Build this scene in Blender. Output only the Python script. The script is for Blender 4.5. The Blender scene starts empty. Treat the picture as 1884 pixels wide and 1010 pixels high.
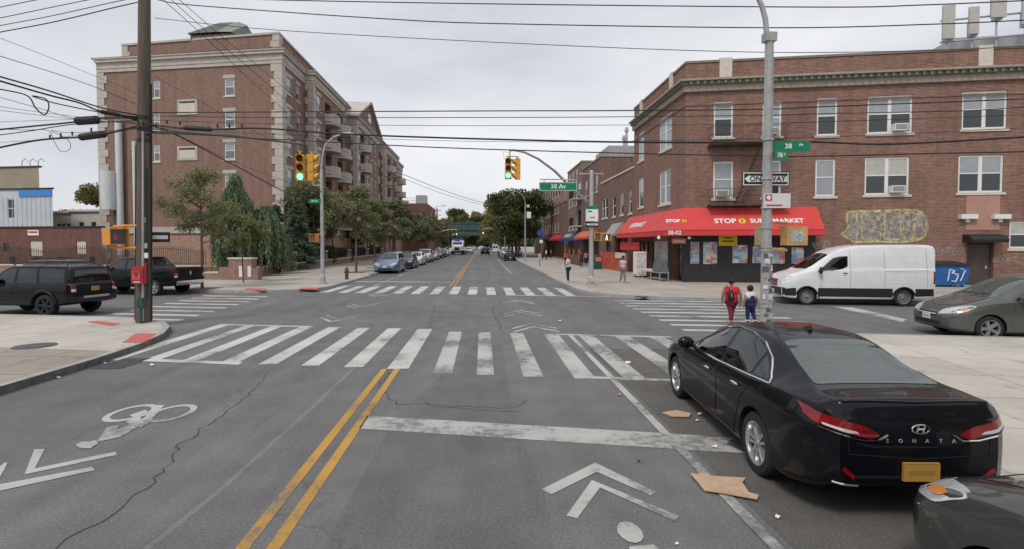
import bpy, bmesh, math, random
import numpy as np
from mathutils import Vector, Matrix
from mathutils.bvhtree import BVHTree
from mathutils.geometry import delaunay_2d_cdt
R = math.radians
rnd = random.Random(7)
S = bpy.context.scene
COL = S.collection
# ------------------------------------------------------------------ camera
CH = 2.55; PIT = R(1.67); YAW = R(3.28)
cam = bpy.data.cameras.new('camera'); co = bpy.data.objects.new('camera', cam); COL.objects.link(co)
co.location = (0, 0, CH); co.rotation_euler = (R(90) - PIT, 0, -YAW)
cam.sensor_width = 36; cam.lens = 18; cam.shift_y = -27.5 / 1884; cam.clip_start = .1; cam.clip_end = 3000
S.camera = co
# ------------------------------------------------------------------ world, sun, exposure
SUN_EL, SUN_AZ = R(52), R(215)      # azimuth clockwise from +Y
W = bpy.data.worlds.new('World'); S.world = W; W.use_nodes = True
wn = W.node_tree.nodes; wl = W.node_tree.links; wn.clear()
wo = wn.new('ShaderNodeOutputWorld'); b1 = wn.new('ShaderNodeBackground'); b2 = wn.new('ShaderNodeBackground')
sk = wn.new('ShaderNodeTexSky'); sk.sky_type = 'NISHITA'; sk.sun_disc = False; sk.sun_elevation = SUN_EL; sk.sun_rotation = SUN_AZ
sk.dust_density = 3; b1.inputs[1].default_value = .1; wl.new(sk.outputs[0], b1.inputs[0])
tc = wn.new('ShaderNodeTexCoord'); mp = wn.new('ShaderNodeMapping'); mp.inputs['Scale'].default_value = (1.0, 1.0, 3.4)
ns = wn.new('ShaderNodeTexNoise'); ns.inputs['Scale'].default_value = 1.25; ns.inputs['Detail'].default_value = 5; ns.inputs['Roughness'].default_value = .5
cr = wn.new('ShaderNodeValToRGB'); cr.color_ramp.elements[0].position = .32; cr.color_ramp.elements[0].color = (.50, .52, .58, 1)
cr.color_ramp.elements[1].position = .66; cr.color_ramp.elements[1].color = (.86, .87, .89, 1)
wl.new(tc.outputs['Generated'], mp.inputs[0]); wl.new(mp.outputs[0], ns.inputs['Vector']); wl.new(ns.outputs[0], cr.inputs[0])
wl.new(cr.outputs[0], b2.inputs[0]); b2.inputs[1].default_value = .9
mx = wn.new('ShaderNodeMixShader'); mx.inputs[0].default_value = .93
wl.new(b1.outputs[0], mx.inputs[1]); wl.new(b2.outputs[0], mx.inputs[2]); wl.new(mx.outputs[0], wo.inputs[0])
sl = bpy.data.lights.new('sun', 'SUN'); sl.energy = 1.4; sl.angle = R(14); sl.color = (1, .96, .9)
so = bpy.data.objects.new('sun', sl); COL.objects.link(so)
so.rotation_euler = (R(90) - SUN_EL, 0, -SUN_AZ + math.pi)
so.rotation_euler = Vector((-math.sin(SUN_AZ) * math.cos(SUN_EL), -math.cos(SUN_AZ) * math.cos(SUN_EL), -math.sin(SUN_EL))).to_track_quat('-Z', 'Y').to_euler()
S.view_settings.view_transform = 'Standard'; S.view_settings.look = 'None'; S.view_settings.gamma = 1; S.view_settings.exposure = 0.28
S.cycles.max_bounces = 6; S.cycles.transparent_max_bounces = 8; S.cycles.use_denoising = True
# ------------------------------------------------------------------ survey helpers: sight lines of the photograph onto real planes
_f = Vector((math.sin(YAW) * math.cos(PIT), math.cos(YAW) * math.cos(PIT), -math.sin(PIT)))
_r = Vector((math.cos(YAW), -math.sin(YAW), 0)); _u = _r.cross(_f); EYE = Vector((0, 0, CH))
def ray(x, y): return _f + _r * ((x - 942) / 942) + _u * ((477.5 - y) / 942)
def G(x, y, z=0.0):
    d = ray(x, y); return EYE + d * ((z - CH) / d.z)
def onplane(x, y, P, D):            # vertical plane through P along D
    n = Vector((D[1], -D[0], 0)); d = ray(x, y)
    return EYE + d * ((Vector((P[0], P[1], 0)) - EYE).dot(n) / d.dot(n))
def zat(X, Y, y):                   # height of image row y above plan point
    lo, hi = -5, 80
    for _ in range(40):
        m = (lo + hi) / 2; v = Vector((X, Y, m)) - EYE
        py = 477.5 - 942 * v.dot(_u) / v.dot(_f)
        if py > y: lo = m
        else: hi = m
    return lo
# ------------------------------------------------------------------ materials
MATS = {}
def nodes(name):
    m = bpy.data.materials.new(name); m.use_nodes = True; MATS[name] = m
    n = m.node_tree.nodes; return m, n, m.node_tree.links, n['Principled BSDF']
def mat(name, col, rough=.6, metal=0, vary=0.0, vs=3.0, coat=0, ior=1.45, emit=None, es=1, bump=0, spec=.5, alpha=None):
    if name in MATS: return MATS[name]
    m, n, l, b = nodes(name)
    c = (*col, 1); b.inputs['Base Color'].default_value = c; b.inputs['Roughness'].default_value = rough
    b.inputs['Metallic'].default_value = metal; b.inputs['IOR'].default_value = ior
    b.inputs['Coat Weight'].default_value = coat; b.inputs['Coat Roughness'].default_value = .04
    b.inputs['Specular IOR Level'].default_value = spec
    if emit: b.inputs['Emission Color'].default_value = (*emit, 1); b.inputs['Emission Strength'].default_value = es
    if alpha is not None: b.inputs['Alpha'].default_value = alpha
    if vary or bump:
        t = n.new('ShaderNodeTexCoord'); x = n.new('ShaderNodeTexNoise'); x.inputs['Scale'].default_value = vs; x.inputs['Detail'].default_value = 8
        x.inputs['Roughness'].default_value = .65; l.new(t.outputs['Object'], x.inputs['Vector'])
        if vary:
            r = n.new('ShaderNodeValToRGB'); e = r.color_ramp.elements
            e[0].position = .3; e[1].position = .7
            e[0].color = (*[max(0, v * (1 - vary)) for v in col], 1); e[1].color = (*[min(1, v * (1 + vary)) for v in col], 1)
            l.new(x.outputs[0], r.inputs[0]); l.new(r.outputs[0], b.inputs['Base Color'])
        if bump:
            p = n.new('ShaderNodeBump'); p.inputs['Strength'].default_value = bump; p.inputs['Distance'].default_value = .02
            l.new(x.outputs[0], p.inputs['Height']); l.new(p.outputs[0], b.inputs['Normal'])
    return m
def nz(n, l, vec, scale, detail=6, rough=.6):
    x = n.new('ShaderNodeTexNoise'); x.inputs['Scale'].default_value = scale; x.inputs['Detail'].default_value = detail; x.inputs['Roughness'].default_value = rough
    l.new(vec, x.inputs['Vector']); return x.outputs[0]
def ramp(n, l, fac, stops):
    r = n.new('ShaderNodeValToRGB'); e = r.color_ramp.elements
    while len(e) < len(stops): e.new(.5)
    for k, (p, c) in enumerate(stops): e[k].position = p; e[k].color = (*c, 1) if len(c) == 3 else c
    l.new(fac, r.inputs[0]); return r.outputs[0]
def mixc(n, l, a, b, fac, mode='MIX'):
    x = n.new('ShaderNodeMix'); x.data_type = 'RGBA'; x.blend_type = mode
    for s, v in ((0, fac), (6, a), (7, b)):
        if isinstance(v, (int, float)): x.inputs[s].default_value = v
        elif isinstance(v, tuple): x.inputs[s].default_value = (*v, 1)
        else: l.new(v, x.inputs[s])
    return x.outputs[2]
g3 = lambda v: (v, v, v)
def asphalt_nodes(n, l, base):
    t = n.new('ShaderNodeTexCoord').outputs['Object']
    fine = nz(n, l, t, 38, 10, .85); mid = nz(n, l, t, 1.3, 6, .6); big = nz(n, l, t, .16, 4, .55)
    mpn = n.new('ShaderNodeMapping'); mpn.inputs['Scale'].default_value = (1.1, .045, 1); l.new(t, mpn.inputs[0])
    lane = nz(n, l, mpn.outputs[0], 1.4, 5, .6)
    c = ramp(n, l, fine, [(.38, tuple(v * .55 for v in base)), (.48, tuple(v * .92 for v in base)), (.56, tuple(v * 1.1 for v in base)), (.64, tuple(min(1, v * 2.0) for v in base))])
    c = mixc(n, l, c, ramp(n, l, mid, [(.3, g3(.84)), (.7, g3(1.13))]), 1, 'MULTIPLY')
    c = mixc(n, l, c, ramp(n, l, big, [(.3, g3(.86)), (.7, g3(1.12))]), 1, 'MULTIPLY')
    c = mixc(n, l, c, ramp(n, l, lane, [(.3, g3(.84)), (.55, g3(1.0)), (.75, g3(1.12))]), 1, 'MULTIPLY')
    # hairline cracks
    v = n.new('ShaderNodeTexVoronoi'); v.feature = 'DISTANCE_TO_EDGE'; v.inputs['Scale'].default_value = .16
    wv = n.new('ShaderNodeVectorMath'); wv.operation = 'MULTIPLY_ADD'
    nn = n.new('ShaderNodeTexNoise'); nn.inputs['Scale'].default_value = .8; nn.inputs['Detail'].default_value = 8; l.new(t, nn.inputs['Vector'])
    l.new(nn.outputs['Color'], wv.inputs[0]); wv.inputs[1].default_value = (2.4, 2.4, 0); l.new(t, wv.inputs[2])
    l.new(wv.outputs[0], v.inputs['Vector'])
    c = mixc(n, l, c, ramp(n, l, v.outputs[0], [(0, g3(.42)), (.0018, g3(.6)), (.004, g3(1))]), .38, 'MULTIPLY')
    return c, fine, t
def asphalt(name='asphalt', base=(.162, .159, .156)):
    m, n, l, b = nodes(name)
    c, fine, t = asphalt_nodes(n, l, base); l.new(c, b.inputs['Base Color']); b.inputs['Roughness'].default_value = .88
    p = n.new('ShaderNodeBump'); p.inputs['Strength'].default_value = .35; p.inputs['Distance'].default_value = .02; l.new(fine, p.inputs['Height']); l.new(p.outputs[0], b.inputs['Normal'])
    return m
def roadpaint(name, col, wear=.5):
    m, n, l, b = nodes(name)
    c, fine, t = asphalt_nodes(n, l, (.155, .152, .149))
    w1 = nz(n, l, t, 7, 10, .75); w2 = nz(n, l, t, .7, 4, .5)
    pc = mixc(n, l, col, tuple(v * .72 for v in col), ramp(n, l, w2, [(.35, g3(0)), (.65, g3(1))]))
    s = n.new('ShaderNodeMath'); s.operation = 'ADD'; l.new(w1, s.inputs[0]); l.new(w2, s.inputs[1])
    h = n.new('ShaderNodeMath'); h.operation = 'MULTIPLY'; h.inputs[1].default_value = .5; l.new(s.outputs[0], h.inputs[0])
    k = .66 - .2 * wear
    cov = ramp(n, l, h.outputs[0], [(k - .03, g3(1)), (k + .05, g3(.15))])
    l.new(mixc(n, l, c, pc, cov), b.inputs['Base Color']); b.inputs['Roughness'].default_value = .75
    return m
def concrete(name, base, joint=1.5, rot=0.0, jd=.7):
    m, n, l, b = nodes(name)
    t = n.new('ShaderNodeTexCoord').outputs['Object']
    mp_ = n.new('ShaderNodeMapping'); mp_.inputs['Rotation'].default_value = (0, 0, rot); l.new(t, mp_.inputs[0])
    br = n.new('ShaderNodeTexBrick'); br.offset = 0; br.inputs['Scale'].default_value = 1; br.inputs['Brick Width'].default_value = joint; br.inputs['Row Height'].default_value = joint
    br.inputs['Mortar Size'].default_value = .018; br.inputs['Mortar Smooth'].default_value = .2
    br.inputs['Color1'].default_value = (*base, 1); br.inputs['Color2'].default_value = (*[v * .88 for v in base], 1); br.inputs['Mortar'].default_value = (*[v * jd for v in base], 1)
    l.new(mp_.outputs[0], br.inputs['Vector'])
    c = br.outputs[0]
    c = mixc(n, l, c, ramp(n, l, nz(n, l, t, .5, 6, .6), [(.3, g3(.8)), (.6, g3(1.02))]), 1, 'MULTIPLY')
    c = mixc(n, l, c, ramp(n, l, nz(n, l, t, 14, 8, .75), [(.3, g3(.86)), (.6, g3(1.04))]), 1, 'MULTIPLY')
    c = mixc(n, l, c, ramp(n, l, nz(n, l, t, 3.1, 3, .5), [(.62, g3(1)), (.70, g3(.78))]), 1, 'MULTIPLY')
    vo = n.new('ShaderNodeTexVoronoi'); vo.inputs['Scale'].default_value = 2.6; l.new(t, vo.inputs['Vector']); c = mixc(n, l, c, ramp(n, l, vo.outputs['Distance'], [(.05, g3(.62)), (.075, g3(1))]), .7, 'MULTIPLY')
    vc = n.new('ShaderNodeTexVoronoi'); vc.feature = 'DISTANCE_TO_EDGE'; vc.inputs['Scale'].default_value = .21; wv = n.new('ShaderNodeVectorMath'); wv.operation = 'MULTIPLY_ADD'; nn = n.new('ShaderNodeTexNoise'); nn.inputs['Scale'].default_value = 1.1; nn.inputs['Detail'].default_value = 6; l.new(t, nn.inputs['Vector']); l.new(nn.outputs['Color'], wv.inputs[0]); wv.inputs[1].default_value = (1.6, 1.6, 0); l.new(t, wv.inputs[2]); l.new(wv.outputs[0], vc.inputs['Vector'])
    c = mixc(n, l, c, ramp(n, l, vc.outputs[0], [(0, g3(.5)), (.003, g3(1))]), .6, 'MULTIPLY')
    l.new(c, b.inputs['Base Color']); b.inputs['Roughness'].default_value = .9
    return m
def brick(name, c1, c2, mortar, scale=1.0, rows=.075, wid=.22, msz=.012, stain=.8):
    m, n, l, b = nodes(name)
    t = n.new('ShaderNodeTexCoord').outputs['UV']
    br = n.new('ShaderNodeTexBrick'); br.inputs['Scale'].default_value = scale; br.inputs['Brick Width'].default_value = wid; br.inputs['Row Height'].default_value = rows
    br.inputs['Mortar Size'].default_value = msz; br.inputs['Mortar Smooth'].default_value = .15; br.inputs['Bias'].default_value = -.1
    br.inputs['Color1'].default_value = (*c1, 1); br.inputs['Color2'].default_value = (*c2, 1); br.inputs['Mortar'].default_value = (*mortar, 1)
    l.new(t, br.inputs['Vector'])
    mp_ = n.new('ShaderNodeMapping'); mp_.inputs['Scale'].default_value = (1 / wid * .5, 1 / rows * .5, 1); l.new(t, mp_.inputs[0])
    c = mixc(n, l, br.outputs[0], ramp(n, l, nz(n, l, mp_.outputs[0], 1.0, 2, .5), [(.35, g3(.84)), (.65, g3(1.1))]), 1, 'MULTIPLY')
    c = mixc(n, l, c, ramp(n, l, nz(n, l, t, .35, 7, .65), [(.3, g3(stain)), (.65, g3(1.08))]), 1, 'MULTIPLY')
    ms = n.new('ShaderNodeMapping'); ms.inputs['Scale'].default_value = (2.2, .12, 1); l.new(t, ms.inputs[0])
    c = mixc(n, l, c, ramp(n, l, nz(n, l, ms.outputs[0], 1.0, 5, .6), [(.3, g3(.84)), (.6, g3(1.05))]), 1, 'MULTIPLY')
    l.new(c, b.inputs['Base Color']); b.inputs['Roughness'].default_value = .92
    p = n.new('ShaderNodeBump'); p.inputs['Strength'].default_value = .4; p.inputs['Distance'].default_value = .01; p.invert = True; l.new(br.outputs['Fac'], p.inputs['Height']); l.new(p.outputs[0], b.inputs['Normal'])
    return m
def foliage(name, dark, light, scale=.9):
    m, n, l, b = nodes(name)
    t = n.new('ShaderNodeTexCoord').outputs['Object']
    gi = n.new('ShaderNodeNewGeometry')
    a = nz(n, l, t, scale, 5, .7); f = nz(n, l, t, 9, 2, .5)
    s = n.new('ShaderNodeMath'); s.operation = 'ADD'; l.new(a, s.inputs[0]); l.new(f, s.inputs[1])
    h = n.new('ShaderNodeMath'); h.operation = 'MULTIPLY'; h.inputs[1].default_value = .5; l.new(s.outputs[0], h.inputs[0])
    c = ramp(n, l, h.outputs[0], [(.36, dark), (.52, tuple((x + y) / 2 for x, y in zip(dark, light))), (.64, light)])
    l.new(c, b.inputs['Base Color']); b.inputs['Roughness'].default_value = .7; b.inputs['Specular IOR Level'].default_value = .25
    tr = n.new('ShaderNodeBsdfTranslucent'); l.new(c, tr.inputs[0]); ms = n.new('ShaderNodeMixShader'); ms.inputs[0].default_value = .38
    l.new(b.outputs[0], ms.inputs[1]); l.new(tr.outputs[0], ms.inputs[2]); l.new(ms.outputs[0], n['Material Output'].inputs[0])
    return m
def poster(name, cols, seed):
    m, n, l, b = nodes(name)
    t = n.new('ShaderNodeTexCoord').outputs['UV']
    mp_ = n.new('ShaderNodeMapping'); mp_.inputs['Location'].default_value = (seed * 3.1, seed * 1.7, 0); mp_.inputs['Scale'].default_value = (2.2, 3.0, 1); l.new(t, mp_.inputs[0])
    v = n.new('ShaderNodeTexVoronoi'); v.distance = 'CHEBYCHEV'; v.inputs['Scale'].default_value = 1.3; l.new(mp_.outputs[0], v.inputs['Vector'])
    sp = n.new('ShaderNodeSeparateColor'); l.new(v.outputs['Color'], sp.inputs[0])
    k = len(cols); c = ramp(n, l, sp.outputs[0], [(i / k, cols[i]) for i in range(k)])
    [x for x in n if x.type == 'VALTORGB'][-1].color_ramp.interpolation = 'CONSTANT'
    c = mixc(n, l, c, (.85, .85, .83), ramp(n, l, nz(n, l, mp_.outputs[0], 7, 2, .4), [(.56, g3(0)), (.6, g3(.8))]))
    l.new(c, b.inputs['Base Color']); b.inputs['Roughness'].default_value = .35
    return m
# ------------------------------------------------------------------ mesh builder
class MB:
    def __init__(s): s.v = []; s.f = []; s.m = []; s.M = Matrix(); s.k = 0
    def add(s, vs, fs, k=None):
        o = len(s.v); M = s.M
        for p in vs: s.v.append(M @ Vector(p))
        for f in fs: s.f.append([i + o for i in f]); s.m.append(s.k if k is None else k)
        return s
    def box(s, x0, x1, y0, y1, z0, z1, k=None, T=None):
        vs = [Vector((x, y, z)) for z in (z0, z1) for y in (y0, y1) for x in (x0, x1)]
        if T is not None: vs = [T @ v for v in vs]
        return s.add(vs, [(0, 2, 3, 1), (4, 5, 7, 6), (0, 1, 5, 4), (2, 6, 7, 3), (0, 4, 6, 2), (1, 3, 7, 5)], k)
    def prism(s, poly, z0, z1, k=None, T=None):       # poly ccw in xy
        n = len(poly); vs = [Vector((p[0], p[1], z0)) for p in poly] + [Vector((p[0], p[1], z1)) for p in poly]
        if T is not None: vs = [T @ v for v in vs]
        return s.add(vs, [tuple(range(n))[::-1], tuple(range(n, 2 * n))] + [(i, (i + 1) % n, (i + 1) % n + n, i + n) for i in range(n)], k)
    def tube(s, pts, r, n=6, k=None, cap=True):
        pts = [Vector(p) for p in pts]; N = len(pts); rs = r if isinstance(r, (list, tuple)) else [r] * N
        t0 = (pts[1] - pts[0]).normalized(); a = Vector((0, 0, 1)) if abs(t0.z) < .9 else Vector((1, 0, 0))
        u = t0.cross(a).normalized(); vs = []
        for i, p in enumerate(pts):
            t = (pts[min(i + 1, N - 1)] - pts[max(i - 1, 0)]).normalized()
            u = (u - t * u.dot(t)).normalized(); w = t.cross(u)
            for j in range(n):
                q = 2 * math.pi * j / n; vs.append(p + (u * math.cos(q) + w * math.sin(q)) * rs[i])
        fs = [(i * n + j, i * n + (j + 1) % n, (i + 1) * n + (j + 1) % n, (i + 1) * n + j) for i in range(N - 1) for j in range(n)]
        if cap: fs += [tuple(range(n))[::-1], tuple(range((N - 1) * n, N * n))]
        return s.add(vs, fs, k)
    def lathe(s, prof, n=20, k=None, T=None, axis='z', cap=True):   # prof: (r, h)
        vs = []
        for r, h in prof:
            for j in range(n):
                q = 2 * math.pi * j / n; c, d = r * math.cos(q), r * math.sin(q)
                vs.append(Vector((c, d, h)) if axis == 'z' else (Vector((c, h, d)) if axis == 'y' else Vector((h, c, d))))
        if T is not None: vs = [T @ v for v in vs]
        N = len(prof); fs = [(i * n + j, i * n + (j + 1) % n, (i + 1) * n + (j + 1) % n, (i + 1) * n + j) for i in range(N - 1) for j in range(n)]
        if axis == 'y': fs = [f[::-1] for f in fs]
        if cap and prof[0][0] > 1e-4: fs.append(tuple(range(n))[::-1] if axis != 'y' else tuple(range(n)))
        if cap and prof[-1][0] > 1e-4: fs.append(tuple(range((N - 1) * n, N * n)) if axis != 'y' else tuple(range((N - 1) * n, N * n))[::-1])
        return s.add(vs, fs, k)
    def ball(s, c, r, n=12, k=None):
        r = r if hasattr(r, '__len__') else (r, r, r)
        T = Matrix.Translation(c) @ Matrix.Diagonal((*r, 1))
        return s.lathe([(math.sin(math.pi * i / (n // 2 + 2)) + 1e-5, -math.cos(math.pi * i / (n // 2 + 2))) for i in range(n // 2 + 3)], n, k, T)
    def band(s, pts, o0, o1, z0, z1, k=None):          # mitred band outside a plan path
        P = [Vector(p).to_2d() for p in pts]; N = len(P); off = []
        for i in range(N):
            ds = [(P[j + 1] - P[j]).normalized() for j in (i - 1, i) if 0 <= j < N - 1]
            ns_ = [Vector((d.y, -d.x)) for d in ds]; a = sum(ns_, Vector((0, 0))).normalized(); off.append(a / a.dot(ns_[0]))
        vs = []
        for i in range(N):
            for o, z in ((o0, z0), (o1, z0), (o1, z1), (o0, z1)): q = P[i] + off[i] * o; vs.append((q.x, q.y, z))
        fs = [(4 * i + a, 4 * i + b, 4 * i + 4 + b, 4 * i + 4 + a) for i in range(N - 1) for a, b in ((0, 1), (1, 2), (2, 3), (3, 0))]
        fs += [(0, 3, 2, 1), (4 * N - 4, 4 * N - 3, 4 * N - 2, 4 * N - 1)]
        return s.add(vs, fs, k)
ORG = {}
def mesh_from(vs, fs, ms, uv=True, smooth=None, name='mesh'):
    me = bpy.data.meshes.new(name); me.from_pydata([tuple(v) for v in vs], [], fs)
    if ms is not None and any(ms): me.polygons.foreach_set('material_index', ms)
    if uv and len(fs) < 60000:
        ul = me.uv_layers.new(name='UVMap').data
        for p in me.polygons:
            n = p.normal
            if abs(n.z) > .8:
                for li in p.loop_indices: c = me.vertices[me.loops[li].vertex_index].co; ul[li].uv = (c.x, c.y)
            else:
                t = Vector((-n.y, n.x, 0)).normalized()
                for li in p.loop_indices: c = me.vertices[me.loops[li].vertex_index].co; ul[li].uv = (c.dot(t), c.z)
    if smooth is not None:
        me.polygons.foreach_set('use_smooth', [True] * len(me.polygons)); me.set_sharp_from_angle(angle=R(smooth))
    me.update(); return me
def tag(o, label=None, cat=None, group=None, kind=None):
    for k, v in (('label', label), ('category', cat), ('group', group), ('kind', kind)):
        if v: o[k] = v
    return o
def thing(name, label, cat, loc=(0, 0, 0), group=None):
    o = bpy.data.objects.new(name, None); COL.objects.link(o); o.location = loc; o.empty_display_size = .2
    ORG[o.name] = Vector(loc); return tag(o, label, cat, group)
def obj(name, mb, mats, parent=None, label=None, cat=None, group=None, kind=None, smooth=None, org=None, uv=True):
    mats = mats if isinstance(mats, (list, tuple)) else [mats]
    if isinstance(mb, MB):
        if parent: off = ORG[parent.name]
        elif org is not None: off = Vector(org)
        elif cat and mb.v: 
            a = np.array([tuple(v) for v in mb.v]); off = Vector(((a[:, 0].min() + a[:, 0].max()) / 2, (a[:, 1].min() + a[:, 1].max()) / 2, a[:, 2].min()))
        else: off = Vector((0, 0, 0))
        me = mesh_from([v - off for v in mb.v], mb.f, mb.m, uv, smooth, name)
    else: me = mb; off = ORG[parent.name] if parent else Vector((0, 0, 0))
    for m in mats: me.materials.append(m)
    o = bpy.data.objects.new(name, me); COL.objects.link(o); ORG[o.name] = off
    if parent: o.parent = parent
    else: o.location = off
    return tag(o, label, cat, group, kind)
def copy_tree(o, parent=None):
    c = o.copy(); COL.objects.link(c); ORG[c.name] = ORG.get(o.name, Vector((0, 0, 0)))
    if parent: c.parent = parent
    for ch in list(o.children): copy_tree(ch, c)
    return c
def textmb(s, size, M, ext=.004, align='CENTER', sx=1.0, shear=0, bold=0):
    cu = bpy.data.curves.new('txt', 'FONT'); cu.body = s; cu.size = size; cu.extrude = ext; cu.align_x = align; cu.align_y = 'CENTER'; cu.shear = shear; cu.offset = bold; cu.resolution_u = 3
    o = bpy.data.objects.new('txt', cu); COL.objects.link(o); dg = bpy.context.evaluated_depsgraph_get(); me = bpy.data.meshes.new_from_object(o.evaluated_get(dg))
    mb = MB(); T = M @ Matrix.Diagonal((sx, 1, 1, 1)); mb.add([T @ v.co for v in me.vertices], [tuple(p.vertices) for p in me.polygons])
    bpy.data.objects.remove(o); bpy.data.curves.remove(cu); bpy.data.meshes.remove(me); return mb
def frame(pos, xdir, up=(0, 0, 1)):     # text frame: x along xdir, y up, z out of the face
    x = Vector(xdir).normalized(); u = Vector(up).normalized(); z = x.cross(u).normalized(); y = z.cross(x)
    return Matrix(((x.x, y.x, z.x, pos[0]), (x.y, y.y, z.y, pos[1]), (x.z, y.z, z.z, pos[2]), (0, 0, 0, 1)))
SK = .2; CD = Vector((1, -SK, 0)).normalized()      # direction of the cross street
# ------------------------------------------------------------------ shared materials
M_ASPH = asphalt(); M_PAINT = roadpaint('road_paint_white', (.58, .575, .54), .5); M_PAINT2 = roadpaint('road_paint_faded', (.47, .465, .44), .72)
M_YEL = roadpaint('road_paint_yellow', (.52, .285, .06), .62)
M_CONC = concrete('sidewalk_concrete', (.46, .42, .37), 1.5, 0, .6); M_CONC2 = concrete('sidewalk_light', (.56, .52, .46), 1.5, R(11), .62); M_KERB = mat('kerb_stone', (.36, .35, .33), .9, vary=.25, vs=5)
M_KERBD = mat('kerb_dark', (.13, .125, .12), .85, vary=.4, vs=6)
M_BR_L = brick('brick_apartment', (.262, .148, .112), (.222, .122, .094), (.27, .195, .158), stain=.88)
M_BR_P = brick('brick_salmon', (.47, .27, .19), (.37, .20, .145), (.44, .33, .26))
M_BR_R = brick('brick_corner', (.255, .108, .075), (.155, .064, .05), (.31, .225, .18), rows=.085, wid=.25, msz=.016)
M_BR_D = brick('brick_dark_red', (.20, .075, .055), (.15, .055, .042), (.17, .12, .1))
M_BR_T = brick('brick_tan', (.27, .18, .135), (.2, .13, .1), (.29, .23, .19))
M_BR_B = brick('brick_brown', (.22, .115, .09), (.165, .08, .065), (.24, .18, .15))
M_STONE = mat('cast_stone', (.47, .435, .385), .85, vary=.14, vs=1.5, bump=.1)
M_SILL = mat('sill_stone', (.60, .55, .47), .85, vary=.12, vs=4)
M_COR = mat('cornice_metal', (.33, .285, .23), .7, vary=.18, vs=2); M_CORD = mat('cornice_dark_green', (.16, .17, .13), .7, vary=.25, vs=3)  # second material is the dark green paint of the cornice band
M_WIN = mat('white_window_frame', (.74, .74, .72), .45, vary=.05); M_GLASS = mat('window_glass', (.035, .042, .046), .04, ior=1.6)
M_PANE_SKY = mat('window_sky_tone', (.30, .33, .35), .12, ior=1.6, vary=.12, vs=2); M_CURT = mat('window_curtain', (.45, .44, .40), .2, vary=.15, vs=3)  # pale grey pane colour paints in the sky reflection of the upper sashes
M_DARK = mat('dark_interior', (.015, .015, .017), .8); M_BLACK = mat('black_metal', (.022, .022, .024), .5, vary=.3, vs=4)
M_ROOF = mat('roof_membrane', (.22, .22, .21), .9, vary=.2, vs=1); M_STEEL = mat('galvanised_steel', (.42, .43, .44), .5, .35, vary=.14, vs=4)
M_WOOD = mat('pole_wood', (.122, .095, .076), .9, vary=.4, vs=2.2, bump=.5); _n = M_WOOD.node_tree; _m = _n.nodes.new('ShaderNodeMapping'); _m.inputs['Scale'].default_value = (9, 9, .35); _x = [q for q in _n.nodes if q.type == 'TEX_NOISE'][0]; _n.links.new([q for q in _n.nodes if q.type == 'TEX_COORD'][0].outputs['Object'], _m.inputs[0]); _n.links.new(_m.outputs[0], _x.inputs['Vector']); M_GREENM = mat('green_paint', (.022, .045, .038), .6, vary=.3, vs=6)
M_SIGY = mat('signal_yellow', (.72, .36, .035), .5, vary=.1, vs=8); M_ORANGE = mat('signal_orange', (.72, .27, .02), .5, vary=.1, vs=8)
M_WHITE = mat('white_paint', (.78, .78, .77), .5); M_SGREEN = mat('street_sign_green', (.0, .21, .10), .4); M_CABLE = mat('cable_black', (.018, .018, .02), .6)
M_RED = mat('red_paint', (.55, .03, .035), .5, vary=.15, vs=6); M_BARK = mat('bark', (.12, .095, .075), .95, vary=.35, vs=9, bump=.5)
M_LEAF = foliage('leaves_street_tree', (.125, .135, .065), (.33, .335, .17)); M_LEAFD = foliage('leaves_dark', (.05, .07, .028), (.18, .215, .085), .5)
M_LEAFA = foliage('leaves_autumn', (.12, .11, .045), (.34, .29, .12), .4); M_NEED = foliage('conifer_needles', (.085, .13, .07), (.33, .41, .23), 1.4); M_NEEDB = foliage('spruce_needles', (.06, .095, .065), (.23, .30, .21), 1.2)
M_SOIL = mat('soil', (.13, .09, .06), .95, vary=.4, vs=6); M_RAMP = mat('tactile_red', (.52, .13, .11), .85, vary=.16, vs=9)
# ================================================================== GROUND, ROADS, PAVEMENTS
mb = MB(); mb.add([(-900, -300, -.03), (900, -300, -.03), (900, 1500, -.03), (-900, 1500, -.03)], [(0, 1, 2, 3)])
obj('ground', mb, mat('ground_earth', (.16, .15, .13), .95, vary=.3, vs=.05), kind='structure')
def slab(name, poly, m, z0=-.02, z1=.14, kb=True):
    mb = MB(); mb.prism([(p[0], p[1]) for p in poly], z0, z1); return obj(name, mb, m, kind='structure')
mb = MB(); L1 = 15.3; L2 = 25.3
mb.add([(-12, -60, 0), (12, -60, 0), (12, 900, 0), (-12, 900, 0)], [(0, 1, 2, 3)])
obj('road', mb, M_ASPH, kind='structure')
mb = MB(); mb.add([(-12, L1 + 12 * SK - 6, 0.0), (-12, L2 + 12 * SK + 6, 0.0), (-300, L2 + 300 * SK + 6, 0.0), (-300, L1 + 300 * SK - 6, 0.0)][::-1], [(0, 1, 2, 3)])
mb.add([(12, L1 - 12 * SK - 6, 0.0), (12, L2 - 12 * SK + 6, 0.0), (120, L2 - 120 * SK + 6, 0.0), (120, L1 - 120 * SK - 6, 0.0)], [(0, 1, 2, 3)])
obj('cross_road', mb, M_ASPH, kind='structure')
def arc(a, c, b, n=7):              # rounded corner a-c-b
    a, c, b = Vector(a), Vector(c), Vector(b)
    return [tuple(a * (1 - t) ** 2 + c * 2 * t * (1 - t) + b * t * t) for t in [i / n for i in range(n + 1)]]
KXR, KXL, KXLN = 5.3, -9.1, -8.35
sw = arc((KXLN, 11.2), (-8.5, 17.6), (-13.6, L1 + 13.6 * SK)) + [(-290, L1 + 290 * SK)]
nw = [(-290, L2 + 290 * SK + .1)] + arc((-14.3, 28.3), (-9.2, 27.2), (KXL, 31.0)) + [(KXL, 880)]
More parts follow.
